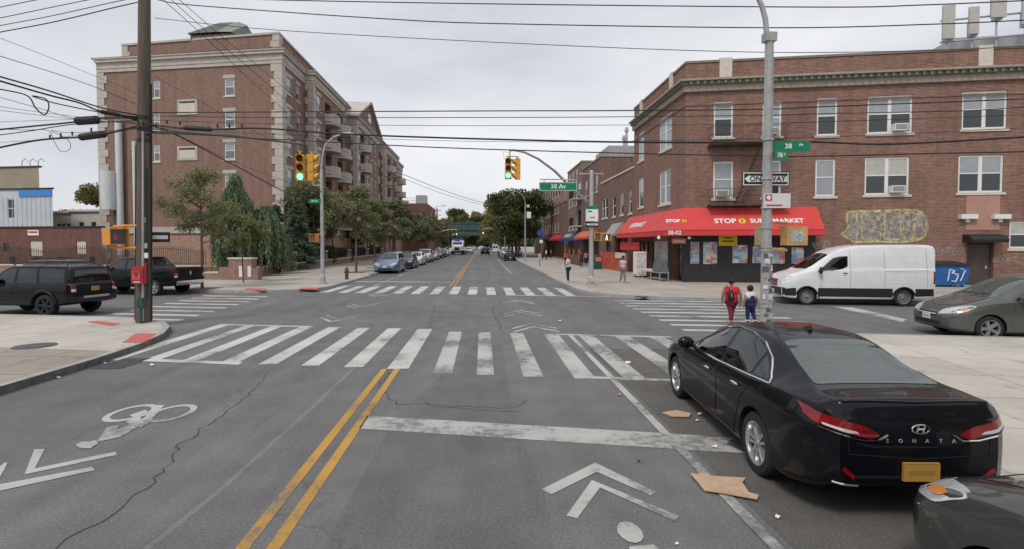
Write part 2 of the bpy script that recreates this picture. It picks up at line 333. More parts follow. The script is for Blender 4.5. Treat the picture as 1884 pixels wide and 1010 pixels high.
ne = [(KXR, 880)] + arc((KXR, 28.6), (5.3, 24.0), (10.2, 23.0)) + [(115, L2 - 115 * SK - .3)]
se = [(115, L1 - 115 * SK)] + arc((9.9, 13.25), (5.2, 14.4), (5.25, 10.2)) + [(5.25, -55)]
def block(path, closing, m, name):
    slab(name, list(path) + list(closing), m)
    # kerb stones along the street edge, on the road side
    mb = MB(); p = [Vector(q) for q in path]; mb.band(p, -.002, .16, -.02, .146)
    return mb
k1 = block([(KXLN, -55)] + sw, [(-290, -55)], M_CONC2, 'pavement_south_west')
k2 = block(nw, [(-290, 880)], M_CONC, 'pavement_north_west')
k3 = block(ne, [(115, 880)], M_CONC, 'pavement_north_east')
k4 = block(se, [(115, -55)], M_CONC2, 'pavement_south_east')
for k in (k1, k2, k3, k4): obj('kerb', k, M_KERB, kind='structure')
# older grey slabs of the near left pavement
mb = MB(); mb.add([(KXLN - .05, -40, .144), (KXLN - .05, 12.1, .144), (-60, 12.1 + 51 * SK, .144), (-60, -40, .144)][::-1], [(0, 1, 2, 3)][::1])
mb.f = [tuple(f) for f in mb.f]; obj('pavement_old_slabs', mb, concrete('sidewalk_old', (.36, .315, .27), 1.5, R(6), .5), kind='structure')
mb = MB(); kp = [(KXLN, -55)] + arc((KXLN, 11.2), (-8.5, 17.6), (-13.6, L1 + 13.6 * SK))[:4]; mb.band(kp, .15, .175, -.02, .15); obj('kerb', mb, M_KERBD, kind='structure')
# road markings ---------------------------------------------------
ZM = .005
def quad_mark(mb, pts, z=ZM): 
    pts = [(p[0], p[1], z) for p in pts]; a = sum((pts[i][0] * pts[(i + 1) % len(pts)][1] - pts[(i + 1) % len(pts)][0] * pts[i][1]) for i in range(len(pts)))
    mb.add(pts if a > 0 else pts[::-1], [tuple(range(len(pts)))])
mb = MB(); s0 = lambda x, a: a - SK * x     # line Y = a - SK x
for i, x in enumerate((-7.6, -6.35, -5.1, -3.75, -2.45, -1.15)):   # near crosswalk bars (bars run along the avenue)
    quad_mark(mb, [(x - .28, s0(x, 10.35)), (x + .28, s0(x, 10.35)), (x + .28, s0(x, 15.6)), (x - .28, s0(x, 15.6))])
mb2 = MB()
bars = [(-8.25, .36), (-7.35, .34), (-6.45, .36), (-5.5, .38), (-4.6, .38), (-3.65, .38), (-2.7, .4), (-1.75, .44), (-.8, .38), (.05, .34)]
mb = MB()
for x, w in bars[:8]: quad_mark(mb, [(x - w / 2, s0(x, 10.25)), (x + w / 2, s0(x, 10.25)), (x + w / 2, s0(x, 15.25)), (x - w / 2, s0(x, 15.25))])
quad_mark(mb, [(-8.4, s0(-8.4, 15.05)), (-5.4, s0(-5.4, 15.05)), (-5.4, s0(-5.4, 15.27)), (-8.4, s0(-8.4, 15.27))], ZM + .003)
quad_mark(mb, [(-8.4, s0(-8.4, 10.1)), (-5.2, s0(-5.2, 10.1)), (-5.2, s0(-5.2, 10.35)), (-8.4, s0(-8.4, 10.35))], ZM + .003)
obj('crosswalk', mb, M_PAINT, kind='structure')
mb = MB()
for x, w in bars[8:] + [(.98, .38), (1.95, .4), (2.9, .4), (3.88, .4), (4.8, .4)]: quad_mark(mb, [(x - w / 2, s0(x, 10.0)), (x + w / 2, s0(x, 10.0)), (x + w / 2, s0(x, 14.9)), (x - w / 2, s0(x, 14.9))])
quad_mark(mb, [(1.9, s0(1.9, 14.75)), (5.2, s0(5.2, 14.75)), (5.2, s0(5.2, 14.97)), (1.9, s0(1.9, 14.97))], ZM + .003)
quad_mark(mb, [(1.9, s0(1.9, 10.0)), (4.9, s0(4.9, 10.0)), (4.9, s0(4.9, 10.18)), (1.9, s0(1.9, 10.18))], ZM + .003)
obj('crosswalk', mb, M_PAINT2, kind='structure')
mb = MB()                                                          # far crosswalk
for i in range(14):
    x = -8.5 + i * .995; quad_mark(mb, [(x - .24, s0(x, 26.2)), (x + .24, s0(x, 26.2)), (x + .24, s0(x, 31.0)), (x - .24, s0(x, 31.0))])
quad_mark(mb, [(1.2, s0(1.2, 26.05)), (6.3, s0(6.3, 26.05)), (6.3, s0(6.3, 26.25)), (1.2, s0(1.2, 26.25))], ZM + .003)
obj('crosswalk', mb, M_PAINT, kind='structure')
mb = MB()                                                          # left crosswalk over the cross street
for i in range(8):
    y = 18.4 + i * 1.13; dx = -i * .06
    quad_mark(mb, [(-13.6 + dx, y + .02), (-10.2 + dx, y - .62), (-10.2 + dx, y - .28), (-13.6 + dx, y + .36)])
obj('crosswalk', mb, M_PAINT, kind='structure')
mb = MB()
for i in range(9):
    y = 14.4 + i * 1.02
    quad_mark(mb, [(6.0, y + .42), (10.7, y - .38), (10.7, y - .06), (6.0, y + .74)])
obj('crosswalk', mb, M_PAINT, kind='structure')
mb = MB(); quad_mark(mb, [(-1.72, 7.15), (2.9, 6.08), (2.95, 6.62), (-1.72, 7.68)]); quad_mark(mb, [(2.88, 6.1), (3.25, 6.0), (3.1, 6.3), (3.3, 6.5), (2.9, 6.6)], ZM + .001); obj('stop_line', mb, M_PAINT2, kind='structure')
mb = MB(); quad_mark(mb, [(-9.0, 36.2), (-2.2, 35.0), (-2.2, 35.45), (-9.0, 36.65)]); obj('stop_line', mb, M_PAINT, kind='structure')
mb = MB()
for x in (-2.02, -1.76):
    quad_mark(mb, [(x - .06, -20), (x + .06, -20), (x + .06, 10.6), (x - .06, 10.6)]); quad_mark(mb, [(x - .06, 31.6), (x + .06, 31.6), (x + .06, 210), (x - .06, 210)])
obj('yellow_centre_lines', mb, M_YEL, kind='structure')
mb = MB(); 
quad_mark(mb, [(2.40, -20), (2.52, -20), (2.52, 14.3), (2.40, 14.3)], ZM + .006); quad_mark(mb, [(2.44, 44), (2.56, 44), (2.56, 110), (2.44, 110)])
quad_mark(mb, [(-6.85, 27.6), (-6.73, 27.6), (-6.73, 150), (-6.85, 150)], ZM + .006)
quad_mark(mb, [tuple(G(*p)[:2]) for p in ((1530, 563), (1570, 565), (1668, 587), (1660, 592))])
obj('lane_edge_line', mb, M_PAINT2, kind='structure')
def chevron(mb, x, y, w, d, sgn=1, t=.12, z=ZM + .002):
    for s_ in (-1, 1): quad_mark(mb, [(x, y), (x + s_ * w, y - sgn * d), (x + s_ * w, y - sgn * (d + t * 1.25)), (x, y - sgn * t * 1.25)], z)
mb = MB()
def pxm(pts, z=ZM + .002): quad_mark(mb, [tuple(G(x, y)[:2]) for x, y in pts], z)
for q in ([(1095, 851), (1098, 868), (1014, 910), (997, 900)], [(1095, 851), (1208, 906), (1197, 912), (1098, 868)], [(1089, 883), (1104, 897), (1062, 954), (1042, 949)], [(1089, 883), (1250, 950), (1243, 960), (1104, 897)],
          [(63, 827), (82, 826), (64, 862), (45, 873)], [(45, 873), (64, 862), (212, 831), (215, 837)], [(-14, 906), (-10, 893), (170, 859), (175, 865)], [(-40, 895), (8, 851), (14, 852), (-8, 893)]): pxm(q)
for q in ((977, 594), (957, 570), (950, 551)): p_ = G(*q); chevron(mb, p_.x, p_.y, .68, .95, t=.16); chevron(mb, p_.x, p_.y - .62, .68, .95, t=.16)
chevron(mb, 1.2, 40, .5, .5)
for q in ((606, 592), (652, 567), (692, 545)): p_ = G(*q); chevron(mb, p_.x, p_.y, .62, 1.0, -1, t=.18); chevron(mb, p_.x, p_.y + .65, .62, 1.0, -1, t=.18)
def bicycle_mark(mb, x, y, s=1.0, sg=1):
    def ring(cx, cy, r):
        n = 20
        for i in range(n):
            a, b = 2 * math.pi * i / n, 2 * math.pi * (i + 1) / n
            quad_mark(mb, [(cx + math.cos(t) * q, cy + math.sin(t) * q * 1.35) for t, q in ((a, r), (b, r), (b, r - .07 * s), (a, r - .07 * s))], ZM + .002)
    ring(x - .3 * s, y, .24 * s); ring(x + .3 * s, y, .24 * s)
    def bar(a, b, w): 
        a, b = Vector(a), Vector(b); n = (b - a).normalized(); n = Vector((-n.y, n.x)) * w / 2
        quad_mark(mb, [a - n, b - n, b + n, a + n], ZM + .0035)
    P = lambda u, v: (x + sg * u * s, y + sg * v * s)
    bar(P(-.3, 0), P(.05, .0), .07 * s); bar(P(.05, 0), P(.22, -.36), .07 * s); bar(P(-.3, 0), P(-.12, -.34), .06 * s); bar(P(-.15, -.33), P(.2, -.36), .06 * s); bar(P(.3, 0), P(.16, -.5), .06 * s)
    quad_mark(mb, [P(-.22, -.38), P(.02, -.3), P(.2, -.62), P(.12, -.98), P(-.1, -1.0)], ZM + .005)
    quad_mark(mb, [(x + sg * .05 * s + math.cos(t) * .11 * s, y - sg * 1.2 * s + math.sin(t) * .17 * s) for t in [i * math.pi / 6 for i in range(12)]], ZM + .005)
def ering(cx, cy, rx, ry, w, z):
    n = 26
    for i in range(n):
        a, b = 2 * math.pi * i / n, 2 * math.pi * (i + 1) / n
        quad_mark(mb, [(cx + math.cos(a) * rx, cy + math.sin(a) * ry), (cx + math.cos(b) * rx, cy + math.sin(b) * ry), (cx + math.cos(b) * (rx - w), cy + math.sin(b) * (ry - w * 1.3)), (cx + math.cos(a) * (rx - w), cy + math.sin(a) * (ry - w * 1.3))], z)
ering(-5.33, 8.02, .31, .42, .085, ZM + .002); ering(-4.72, 7.98, .31, .42, .085, ZM + .002)
for k_, q in enumerate(([(178, 813), (197, 786), (222, 782), (214, 791), (262, 772), (268, 776), (222, 804)], [(246, 779), (262, 771), (290, 745), (303, 745), (271, 780), (258, 787)], [(238, 764), (268, 754), (272, 758), (246, 768)], [(232, 776), (256, 766), (262, 772), (240, 784)])): pxm(q, ZM + .003 + k_ * .0006)
pxm([(158 + 18 * math.cos(t) * (1 if math.cos(t) < 0 else 1.3), 819 - 6.5 * math.sin(t) - (4 if math.cos(t) > .5 else 0)) for t in [i * math.pi / 8 for i in range(16)]], ZM + .006)
bicycle_mark(mb, 1.35, 3.2, 1.0, -1)
obj('bike_route_marking', mb, M_PAINT2, kind='structure')
mb = MB(); # red tactile ramps
for pts in ([(225, 629), (250, 612), (288, 612), (268, 629)], [(160, 591), (180, 589), (222, 594), (205, 598)], [(448, 532), (455, 529), (492, 530), (488, 534)], [(550, 531), (556, 528), (586, 528), (584, 532)]):
    quad_mark(mb, [tuple(G(x, y, .15)[:2]) for x, y in pts], .15)
obj('tactile_ramps', mb, M_RAMP, kind='structure')
def disc(x, y, r, z, n=20): return [(x + r * math.cos(2 * math.pi * i / n), y + r * math.sin(2 * math.pi * i / n), z) for i in range(n)]
M_IRON = mat('cast_iron', (.10, .10, .10), .6, .3, vary=.3, vs=12)
def manhole(px, py, r, z, lab, m=M_IRON):
    g = G(px, py, z); mb = MB(); mb.prism([(g.x + r * math.cos(t), g.y + r * math.sin(t)) for t in [2 * math.pi * i / 24 for i in range(24)]], z + .004, z + .012)
    mb.prism([(g.x + r * .8 * math.cos(t), g.y + r * .8 * math.sin(t)) for t in [2 * math.pi * i / 24 for i in range(24)]], z + .012, z + .016)
    obj('manhole_cover', mb, m, None, lab, 'manhole cover')
manhole(64, 636, .42, .14, 'round dark manhole cover in the near left pavement')
manhole(1590, 549, .5, 0, 'flat manhole cover in the cross road beside the white van'); manhole(1180, 545, .35, .14, 'small iron cover in the far right pavement before the supermarket')
g = G(225, 668); mb = MB(); mb.box(g.x - .3, g.x + .3, g.y - .5, g.y + .5, .002, .012)
for i in range(9): mb.box(g.x - .26, g.x + .26, g.y - .46 + i * .105, g.y - .41 + i * .105, .012, .02)
obj('storm_drain_grate', mb, M_IRON, None, 'slotted storm drain grate at the kerb before the near left pavement', 'drain')
# longer cracks and the patch seams of the carriageway
M_CRK = mat('crack_filler', (.055, .054, .053), .9)
def crack(pts, w, seed, branch=0):
    r_ = random.Random(seed); P = [G(*p) for p in pts]; out = []
    for a, b in zip(P[:-1], P[1:]):
        n = max(3, int((b - a).length / .12)); d = (b - a).normalized(); q = Vector((-d.y, d.x, 0))
        for i in range(n): out.append(a + (b - a) * (i / n) + q * r_.uniform(-.05, .05))
    out.append(P[-1]); mb = MB()
    for a, b in zip(out[:-1], out[1:]):
        ww = w * r_.uniform(.25, 1.2); d = (b - a).normalized(); q = Vector((-d.y, d.x, 0)) * ww / 2; b2_ = b + d * ww * .5
        quad_mark(mb, [a - q, b2_ - q, b2_ + q, a + q], .0035 + r_.random() * .001)
    obj('road_crack', mb, M_CRK, kind='structure')
crack([(95, 1010), (210, 945), (300, 868), (330, 820), (410, 760), (470, 715), (495, 685)], .02, 1); 
crack([(700, 712), (730, 742), (790, 744), (905, 750), (950, 748), (966, 736)], .018, 3); crack([(785, 735), (792, 745), (850, 752), (960, 756)], .014, 4)
crack([(905, 565), (915, 590), (925, 610)], .03, 5); crack([(705, 718), (690, 700), (712, 680)], .012, 6); crack([(700, 705), (750, 655), (790, 600), (800, 560)], .014, 8)
mb = MB()
for a_, b_ in (((268, 1010), (400, 905)), ((400, 905), (560, 762)), ((560, 762), (660, 668)), ((662, 666), (742, 600))):
    A_, B_ = G(*a_), G(*b_); quad_mark(mb, [(A_.x - .03, A_.y), (A_.x + .03, A_.y), (B_.x + .03, B_.y), (B_.x - .03, B_.y)], .0012)
obj('road_seam', mb, asphalt('asphalt_pale', (.215, .212, .208)), kind='structure')
# darker strip in the right-hand lane
mb = MB(); quad_mark(mb, [(.15, -8), (.62, 5.1), (.45, 7.5), (.5, 13), (-.2, 13), (-1.3, 7.6), (-1.5, -8)], .0018); obj('road_patch', mb, asphalt('asphalt_patch', (.138, .139, .141)), kind='structure')
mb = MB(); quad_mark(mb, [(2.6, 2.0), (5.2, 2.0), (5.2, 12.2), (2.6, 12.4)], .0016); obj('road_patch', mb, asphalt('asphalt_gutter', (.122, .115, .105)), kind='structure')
# ================================================================== BUILDINGS
class Fac:
    def __init__(s, O, D):
        s.O = Vector((O[0], O[1], 0)); s.D = Vector((D[0], D[1], 0)).normalized(); I = Vector((-s.D.y, s.D.x, 0))
        s.M = Matrix(((s.D.x, I.x, 0, s.O.x), (s.D.y, I.y, 0, s.O.y), (0, 0, 1, 0), (0, 0, 0, 1)))
    def uz(s, x, y, v=0):
        o = s.O + s.M.to_3x3() @ Vector((0, v, 0)); p = onplane(x, y, o, s.D); return ((p - s.O).dot(s.D), p.z)
    def rect(s, x0, x1, y0, y1, v=0):       # image box -> u0,u1,z0,z1 (edge heights read at the box centre)
        a = s.uz((x0), (y0 + y1) / 2, v)[0]; b = s.uz((x1), (y0 + y1) / 2, v)[0]
        return (a, b, s.uz((x0 + x1) / 2, y1, v)[1], s.uz((x0 + x1) / 2, y0, v)[1])
def wall_face(mb, M, u0, u1, z0, z1, ops=(), dep=.2, k=0, kr=None, v=0):
    us = sorted({u0, u1} | {q for o in ops for q in o[:2] if u0 < q < u1}); zs = sorted({z0, z1} | {q for o in ops for q in o[2:4] if z0 < q < z1})
    old = mb.M; mb.M = M
    for a, b in zip(us[:-1], us[1:]):
        for c, d in zip(zs[:-1], zs[1:]):
            cu, cz = (a + b) / 2, (c + d) / 2
            if any(o[0] < cu < o[1] and o[2] < cz < o[3] for o in ops): continue
            mb.add([(a, v, c), (b, v, c), (b, v, d), (a, v, d)], [(0, 1, 2, 3)], k)
    kr = k if kr is None else kr
    for o in ops:
        a, b, c, d = o[:4]; e = v + (o[4] if len(o) > 4 else dep)
        mb.add([(a, v, c), (b, v, c), (b, v, d), (a, v, d), (a, e, c), (b, e, c), (b, e, d), (a, e, d)], [(0, 4, 5, 1), (1, 5, 6, 2), (2, 6, 7, 3), (3, 7, 4, 0)], kr)
        mb.add([(a, e, c), (b, e, c), (b, e, d), (a, e, d)], [(0, 1, 2, 3)], kr)
    mb.M = old
def window(M, r, parent, fr=M_WIN, style=1, sill=M_SILL, v=0, ac=False, up=M_PANE_SKY, lo=M_GLASS, lintel=None, fw=.075, so=.07, bars=0, sillw=.12):
    """style = number of sash units side by side"""
    u0, u1, z0, z1 = r[:4]; mb = MB(); mb.M = M; a, b = v + .06, v + .15; mw = .2 if style > 1 else 0
    mb.box(u0, u1, a, b, z0, z0 + fw); mb.box(u0, u1, a, b, z1 - fw, z1); mb.box(u0, u0 + fw, a + .002, b, z0 + fw, z1 - fw); mb.box(u1 - fw, u1, a + .002, b, z0 + fw, z1 - fw)
    pb = MB(); pb.M = M; w = (u1 - u0 - 2 * fw - (style - 1) * mw) / style; zm = z0 + (z1 - z0) * .52
    for i in range(style):
        x = u0 + fw + i * (w + mw)
        if i: mb.box(x - mw, x, a - .01, b, z0 + fw, z1 - fw)
        mb.box(x, x + w, a + .012, b, zm - .035, zm + .035)
        for q in range(1, bars + 1): mb.box(x + w * q / (bars + 1) - .015, x + w * q / (bars + 1) + .015, a + .02, b, z0 + fw, z1 - fw)
        pb.add([(x, v + .10, z0 + fw), (x + w, v + .10, z0 + fw), (x + w, v + .10, zm), (x, v + .10, zm)], [(0, 1, 2, 3)], 1)
        pb.add([(x, v + .085, zm), (x + w, v + .085, zm), (x + w, v + .085, z1 - fw), (x, v + .085, z1 - fw)], [(0, 1, 2, 3)], 0)
    o = obj('window', mb, fr, parent); obj('pane', pb, [up, lo], o)
    if sill: mb = MB(); mb.M = M; mb.box(u0 - sillw, u1 + sillw, v - so, v + .058, z0 - .15, z0 - .003); obj('sill', mb, sill, o)
    if lintel: mb = MB(); mb.M = M; mb.box(u0 - .14, u1 + .14, v - .05, v + .055, z1 + .003, z1 + .36); obj('lintel', mb, lintel, o)
    if ac:
        mb = MB(); mb.M = M; x = u1 - fw - w * .97 if ac else u0 + fw + .08; W_ = min(.75, w * .85); mb.box(x, x + W_, v - .32, v + .12, z0 + fw, z0 + fw + .42)
        mb.box(x + .05, x + W_ - .05, v - .325, v - .31, z0 + fw + .06, z0 + fw + .36, 1)
        for q in range(5): mb.box(x + .05, x + W_ - .05, v - .332, v - .326, z0 + fw + .09 + q * .055, z0 + fw + .11 + q * .055, 0)
        obj('air_conditioner', mb, [M_WIN, M_BLACK], o)
    return o
def polyroof(mb, pts, z, k=0): pts = [(p[0], p[1], z) for p in pts]; mb.add(pts, [tuple(range(len(pts)))], k)
# ---- corner brick building with the supermarket --------------------------------
FR = Fac((13.1, 32.6), CD); WR = 52.0; FL = Fac((13.1, 43.9), (0, -1)); WL = 11.3
CB = thing('corner_building', 'three storey red brick corner building with stone cornice above the red supermarket awning', 'building', (13.1, 32.6, .14))
zc = lambda y: FR.uz(1262, y)[1]
ZTOP = zc(118); ZC1, ZC0 = zc(150), zc(163); 
w3 = [(1313, 1349, 187, 254, 1, 0), (1403, 1438, 185, 252, 1, 1), (1503, 1541, 180, 250, 1, 0), (1596, 1679, 176, 246, 2, 1), (1770, 1853, 168, 238, 2, 0)]
w2 = [(1312, 1349, 298, 366, 1, 1), (1402, 1437, 296, 364, 1, 0), (1500, 1537, 294, 362, 1, 0), (1591, 1673, 290, 359, 2, 1), (1763, 1846, 286, 355, 2, 0)]
ops = []; wins = []
for (a, b, c, d, st, ac) in w3 + w2:
    r = FR.rect(a, b, c, d); wins.append((FR, r, st, ac)); ops.append(r)
for z0_, z1_ in ((wins[3][1][2], wins[3][1][3]), (wins[8][1][2], wins[8][1][3])):   # further bays beyond the picture edge
    for u in (28, 34, 40): r = (u, u + 1.3, z0_, z1_); wins.append((FR, r, 1, 0)); ops.append(r)
rg = FR.rect(1857, 1884, 408, 458); rg = (rg[0], rg[0] + 1.7, rg[2], rg[3]); ops.append(rg); wins.append((FR, rg, 1, 0))
rdoor = FR.rect(1778, 1828, 447, 520); rdoor = (rdoor[0], rdoor[1], .14, rdoor[3], .35); ops.append(rdoor)
uS = FR.uz(1500, 480)[0]
rshop = (.35, uS, .16, FR.uz(1300, 437)[1] + .5, .12); ops.append(rshop)
mb = MB(); wall_face(mb, FR.M, 0, WR, 0, ZTOP, ops)
opl = []
for (a, b, c, d, st) in [(1213, 1236, 213, 276, 2), (1175, 1185, 243, 296, 1), (1213, 1234, 314, 376, 2), (1175, 1184, 328, 382, 1)]:
    r = FL.rect(a, b, c, d); opl.append(r); wins.append((FL, r, st, 0))
zs2 = FL.uz(1220, 443)[1]
shop_a = (FL.uz(1166, 470)[0], FL.uz(1198, 470)[0], .16, zs2, .5); shop_b = (FL.uz(1201, 470)[0], FL.uz(1229, 470)[0], .16, zs2, .12); shop_c = (FL.uz(1236, 470)[0], FL.uz(1254, 470)[0], .16, zs2, .9)
opl += [shop_a, shop_b, shop_c]
wall_face(mb, FL.M, 0, WL, 0, ZTOP, opl)
E3 = FR.M @ Vector((WR, 0, 0)); 
for a, b in (((E3.x, E3.y), (E3.x, E3.y + 14)), ((E3.x, E3.y + 14), (13.1, 43.9))): mb.add([(a[0], a[1], 0), (b[0], b[1], 0), (b[0], b[1], ZTOP), (a[0], a[1], ZTOP)], [(0, 1, 2, 3)])
obj('wall', mb, M_BR_R, CB)
mb = MB(); polyroof(mb, [(13.3, 43.7), (13.3, 32.9), (E3.x, E3.y + .3), (E3.x, E3.y + 13.7)], ZTOP - .6); obj('roof', mb, M_ROOF, CB)
PA = [(13.1, 43.9), (13.1, 32.6), (E3.x, E3.y)]
mb = MB(); mb.band(PA, .003, .5, ZC1 - .12, ZC1); obj('cornice', mb, M_COR, CB)
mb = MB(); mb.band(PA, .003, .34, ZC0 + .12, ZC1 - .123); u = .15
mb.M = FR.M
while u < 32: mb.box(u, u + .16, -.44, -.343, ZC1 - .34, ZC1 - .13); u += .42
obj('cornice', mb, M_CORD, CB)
mb = MB(); mb.band(PA, .003, .18, ZC0 - .28, ZC0 + .117); obj('cornice', mb, M_COR, CB)
mb = MB(); mb.band(PA, -.35, .06, ZTOP + .003, ZTOP + .14); obj('coping', mb, mat('coping_brown', (.24, .19, .155), .85, vary=.25, vs=3), CB)
mb = MB(); mb.band(PA, .003, .05, ZC0 - 1.15, ZC0 - 1.05); obj('brick_course', mb, M_BR_R, CB)
mb = MB(); mb.M = FR.M
for F_, px, w_ in ((FR, 1335, .38), (FR, 1812, .38), (FL, 1236, .3), (FL, 1181, .3)): u = F_.uz(px, 130)[0]; mb = MB(); mb.M = F_.M; mb.box(u - w_, u + w_, -.08, .2, ZC1 + .06, ZTOP + .24); obj('parapet_block', mb, M_SILL, CB)
rw = random.Random(4)
for i, (F, r, st, ac) in enumerate(wins):
    window(F.M, r, CB, style=st, ac=ac, up=rw.choice([M_PANE_SKY, M_PANE_SKY, M_CURT]), lo=rw.choice([M_GLASS, M_GLASS, M_PANE_SKY]), fw=.11)
# door and its canopy
mb = MB(); mb.M = FR.M; a, b, c, d = rdoor[:4]; mb.box(a + .06, b - .06, .2, .26, .15, d - .1); mb.box(a + .3, a + .9, .19, .2, 1.2, 2.1); dr = obj('door', mb, mat('brown_steel_door', (.075, .055, .045), .5, vary=.2), CB)
mb = MB(); mb.M = FR.M; mb.box(b - .35, b - .28, .12, .197, 1.05, 1.25); obj('handle', mb, M_STEEL, dr)
mb = MB(); mb.M = FR.M
prof = [(0, d + .02), (-.75, d + .02), (-.8, d + .18), (-.6, d + .4), (0, d + .5)]; n = len(prof)
mb.add([(q, y, z) for q in (a - .25, b + .25) for y, z in prof], [tuple(range(n)), tuple(range(n, 2 * n))[::-1]] + [(i, i + n, (i + 1) % n + n, (i + 1) % n) for i in range(n)]); obj('door_canopy', mb, M_BLACK, CB)
mb = MB(); mb.M = FR.M; mb.box(a - .1, b + .25, -.03, .0, d + .75, d + 3.0); obj('brick_panel', mb, mat('pink_render', (.42, .24, .19), .9, vary=.1), CB)
for px in (1778, 1838):
    u, z = FR.uz(px, 400); mb = MB(); mb.M = FR.M; mb.box(u - .45, u + .45, -.3, -.003, z - .12, z + .15); mb.box(u - .1, u + .1, -.15, -.003, z - .32, z - .122); obj('wall_floodlight', mb, M_WIN, CB)
# shop front (black panelling, glass, posters)
M_SHOPB = mat('shopfront_black', (.028, .029, .032), .45, vary=.25, vs=3)
mb = MB(); mb.M = FR.M; zt_ = rshop[3]; U = lambda px: FR.uz(px, 470)[0]
zb_ = FR.uz(1290, 499)[1]; zb2 = FR.uz(1360, 487)[1]
mb.box(.36, uS - .01, .02, .10, .16, zb2); mb.box(.36, U(1330), .0, .018, .16, zb_)
for p, q in ((1258, 1262), (1288, 1293), (1321, 1345), (1377, 1384), (1406, 1418), (1446, 1456), (1481, 1500)):
    mb.box(max(.37, U(p)), min(U(q), uS - .02), .012, .10, (zb_ if q < 1330 else zb2) + .003, zt_ - .01)
mb.box(U(1321), U(1345), -.001, .008, .17, zt_ - .35)
mb.box(.003, .357, -.02, -.003, .16, zt_ - .3); sf = obj('shopfront', mb, M_SHOPB, CB)
mb = MB(); mb.M = FR.M; mb.add([(.4, .09, zb_), (uS - .05, .09, zb_), (uS - .05, .09, zt_ - .01), (.4, .09, zt_ - .01)], [(0, 1, 2, 3)]); obj('shop_glass', mb, M_GLASS, sf)
BLU = [(.12, .38, .62), (.25, .55, .75), (.70, .72, .70), (.62, .12, .12), (.35, .62, .74), (.72, .60, .38), (.55, .20, .22), (.16, .30, .50)]
for i, (p, q, y0, y1) in enumerate([(1264, 1287, 446, 497), (1294, 1320, 446, 497), (1348, 1376, 452, 485), (1385, 1405, 454, 485), (1421, 1445, 456, 486), (1457, 1480, 456, 486)]):
    r = FR.rect(p, q, y0, y1); mb = MB(); mb.M = FR.M; mb.box(r[0], r[1], .06, .075, r[2], r[3]); obj('poster', mb, poster('poster_ad', BLU, i + 1), sf)
r = FR.rect(1322, 1356, 437, 453); mb = MB(); mb.M = FR.M; mb.box(r[0], r[1], -.05, -.01, r[2], r[3] + .3); ys = obj('yellow_sign', mb, mat('sign_yellow', (.62, .55, .03), .5), CB)
mb = MB(); mb.M = FR.M; [mb.box(r[0] + .2 + .1 * k, r[1] - .2 - .1 * k, -.056, -.051, r[2] + .25 + .22 * k, r[2] + .33 + .22 * k) for k in (0, 1)]; obj('faded_writing', mb, M_BLACK, ys)
# street side shop window, fruit stall opening and recessed door
mb = MB(); mb.M = FL.M; a, b, c, d, _ = shop_b; mb.box(a, b, .02, .1, c, c + .55); mb.box(a, a + .08, .015, .1, c + .553, d - .003); mb.box(b - .08, b, .015, .1, c + .553, d - .003)
a2, b2_, c2, d2, _ = shop_a
for k_ in range(5): uu = a2 + .05 + (b2_ - a2 - .15) * k_ / 4; mb.box(uu, uu + .07, .1, .2, c2, d2 - .01)
obj('shopfront', mb, M_SHOPB, CB)
for k_ in range(3):
    u0 = a2 + .35 + (b2_ - a2 - .3) * k_ / 4; mb = MB(); mb.M = FL.M; mb.box(u0, u0 + .3, .22, .26, 1.3, d2 - .35); obj('poster', mb, poster('poster_goods', [(.55, .42, .2), (.6, .5, .35), (.35, .16, .1), (.5, .46, .2)], k_), sf)
mb = MB(); mb.M = FL.M; mb.box(a + .1, b - .1, .08, .1, c + .56, d - .05); obj('poster', mb, poster('poster_window', [(.5, .45, .36), (.45, .55, .62), (.6, .5, .2), (.6, .58, .55), (.25, .4, .6), (.5, .32, .22)], 9), sf)
a3, b3, c3, d3, _ = shop_c; mb = MB(); mb.M = FL.M
for p_, q_ in ((.05, shop_a[0]), (shop_a[1], shop_b[0]), (shop_b[1], a3), (b3, WL + .012)): mb.box(p_ + .003, q_ - .003, -.02, -.003, .16, zs2 + .25)
mb.box(a3 + .003, WL - .02, -.018, -.003, zs2 + .253, zs2 + .6); obj('shopfront', mb, M_SHOPB, CB); mb = MB(); mb.M = FL.M
for q in (a3 + .05, (a3 + b3) / 2 - .03, b3 - .13): mb.box(q, q + .08, .5, .56, .17, 2.5)
mb.box(a3 + .05, b3 - .05, .5, .56, 2.503, 2.6); mb.box(a3 + .05, b3 - .05, .503, .553, .17, .45)
ed = obj('door', mb, M_BLACK, CB); mb = MB(); mb.M = FL.M; mb.box(a3 + .14, b3 - .14, .52, .53, .45, 2.5); obj('pane', mb, poster('door_stickers', [(.03, .035, .04), (.05, .05, .05), (.03, .03, .03), (.45, .45, .1), (.5, .5, .5), (.04, .04, .04), (.5, .05, .05)], 3), ed)
# awning -----------------------------------------------------------
AW = thing('awning', 'long red canvas awning with white STOP 1 lettering wrapped round the corner building', 'awning', (13.1, 32.6, .14))
zT, zB = FR.uz(1300, 382)[1], None
ax0 = onplane(1212, 437, (11.7, 0, 0), (0, 1)); zb0 = ax0.z; y_hip = ax0.y       # bottom hip corner
def lip(o): # mitred corner offsets of the two facades
    return o
mbw = MB(); O1, O0 = 1.35, .35
Pp = [(13.1, 44.3), (13.1, 32.6)]; uE = FR.uz(1516, 437, -1.3)[0]; e_ = FR.M @ Vector((uE, 0, 0)); Pp.append((e_.x, e_.y))
def offp(o):
    P = [Vector(p) for p in Pp]; ds = [(P[i + 1] - P[i]).normalized() for i in (0, 1)]; ns_ = [Vector((d.y, -d.x)) for d in ds]; a = (ns_[0] + ns_[1]).normalized()
    return [P[0] + ns_[0] * o, P[1] + a * o / a.dot(ns_[0]), P[2] + ns_[1] * o]
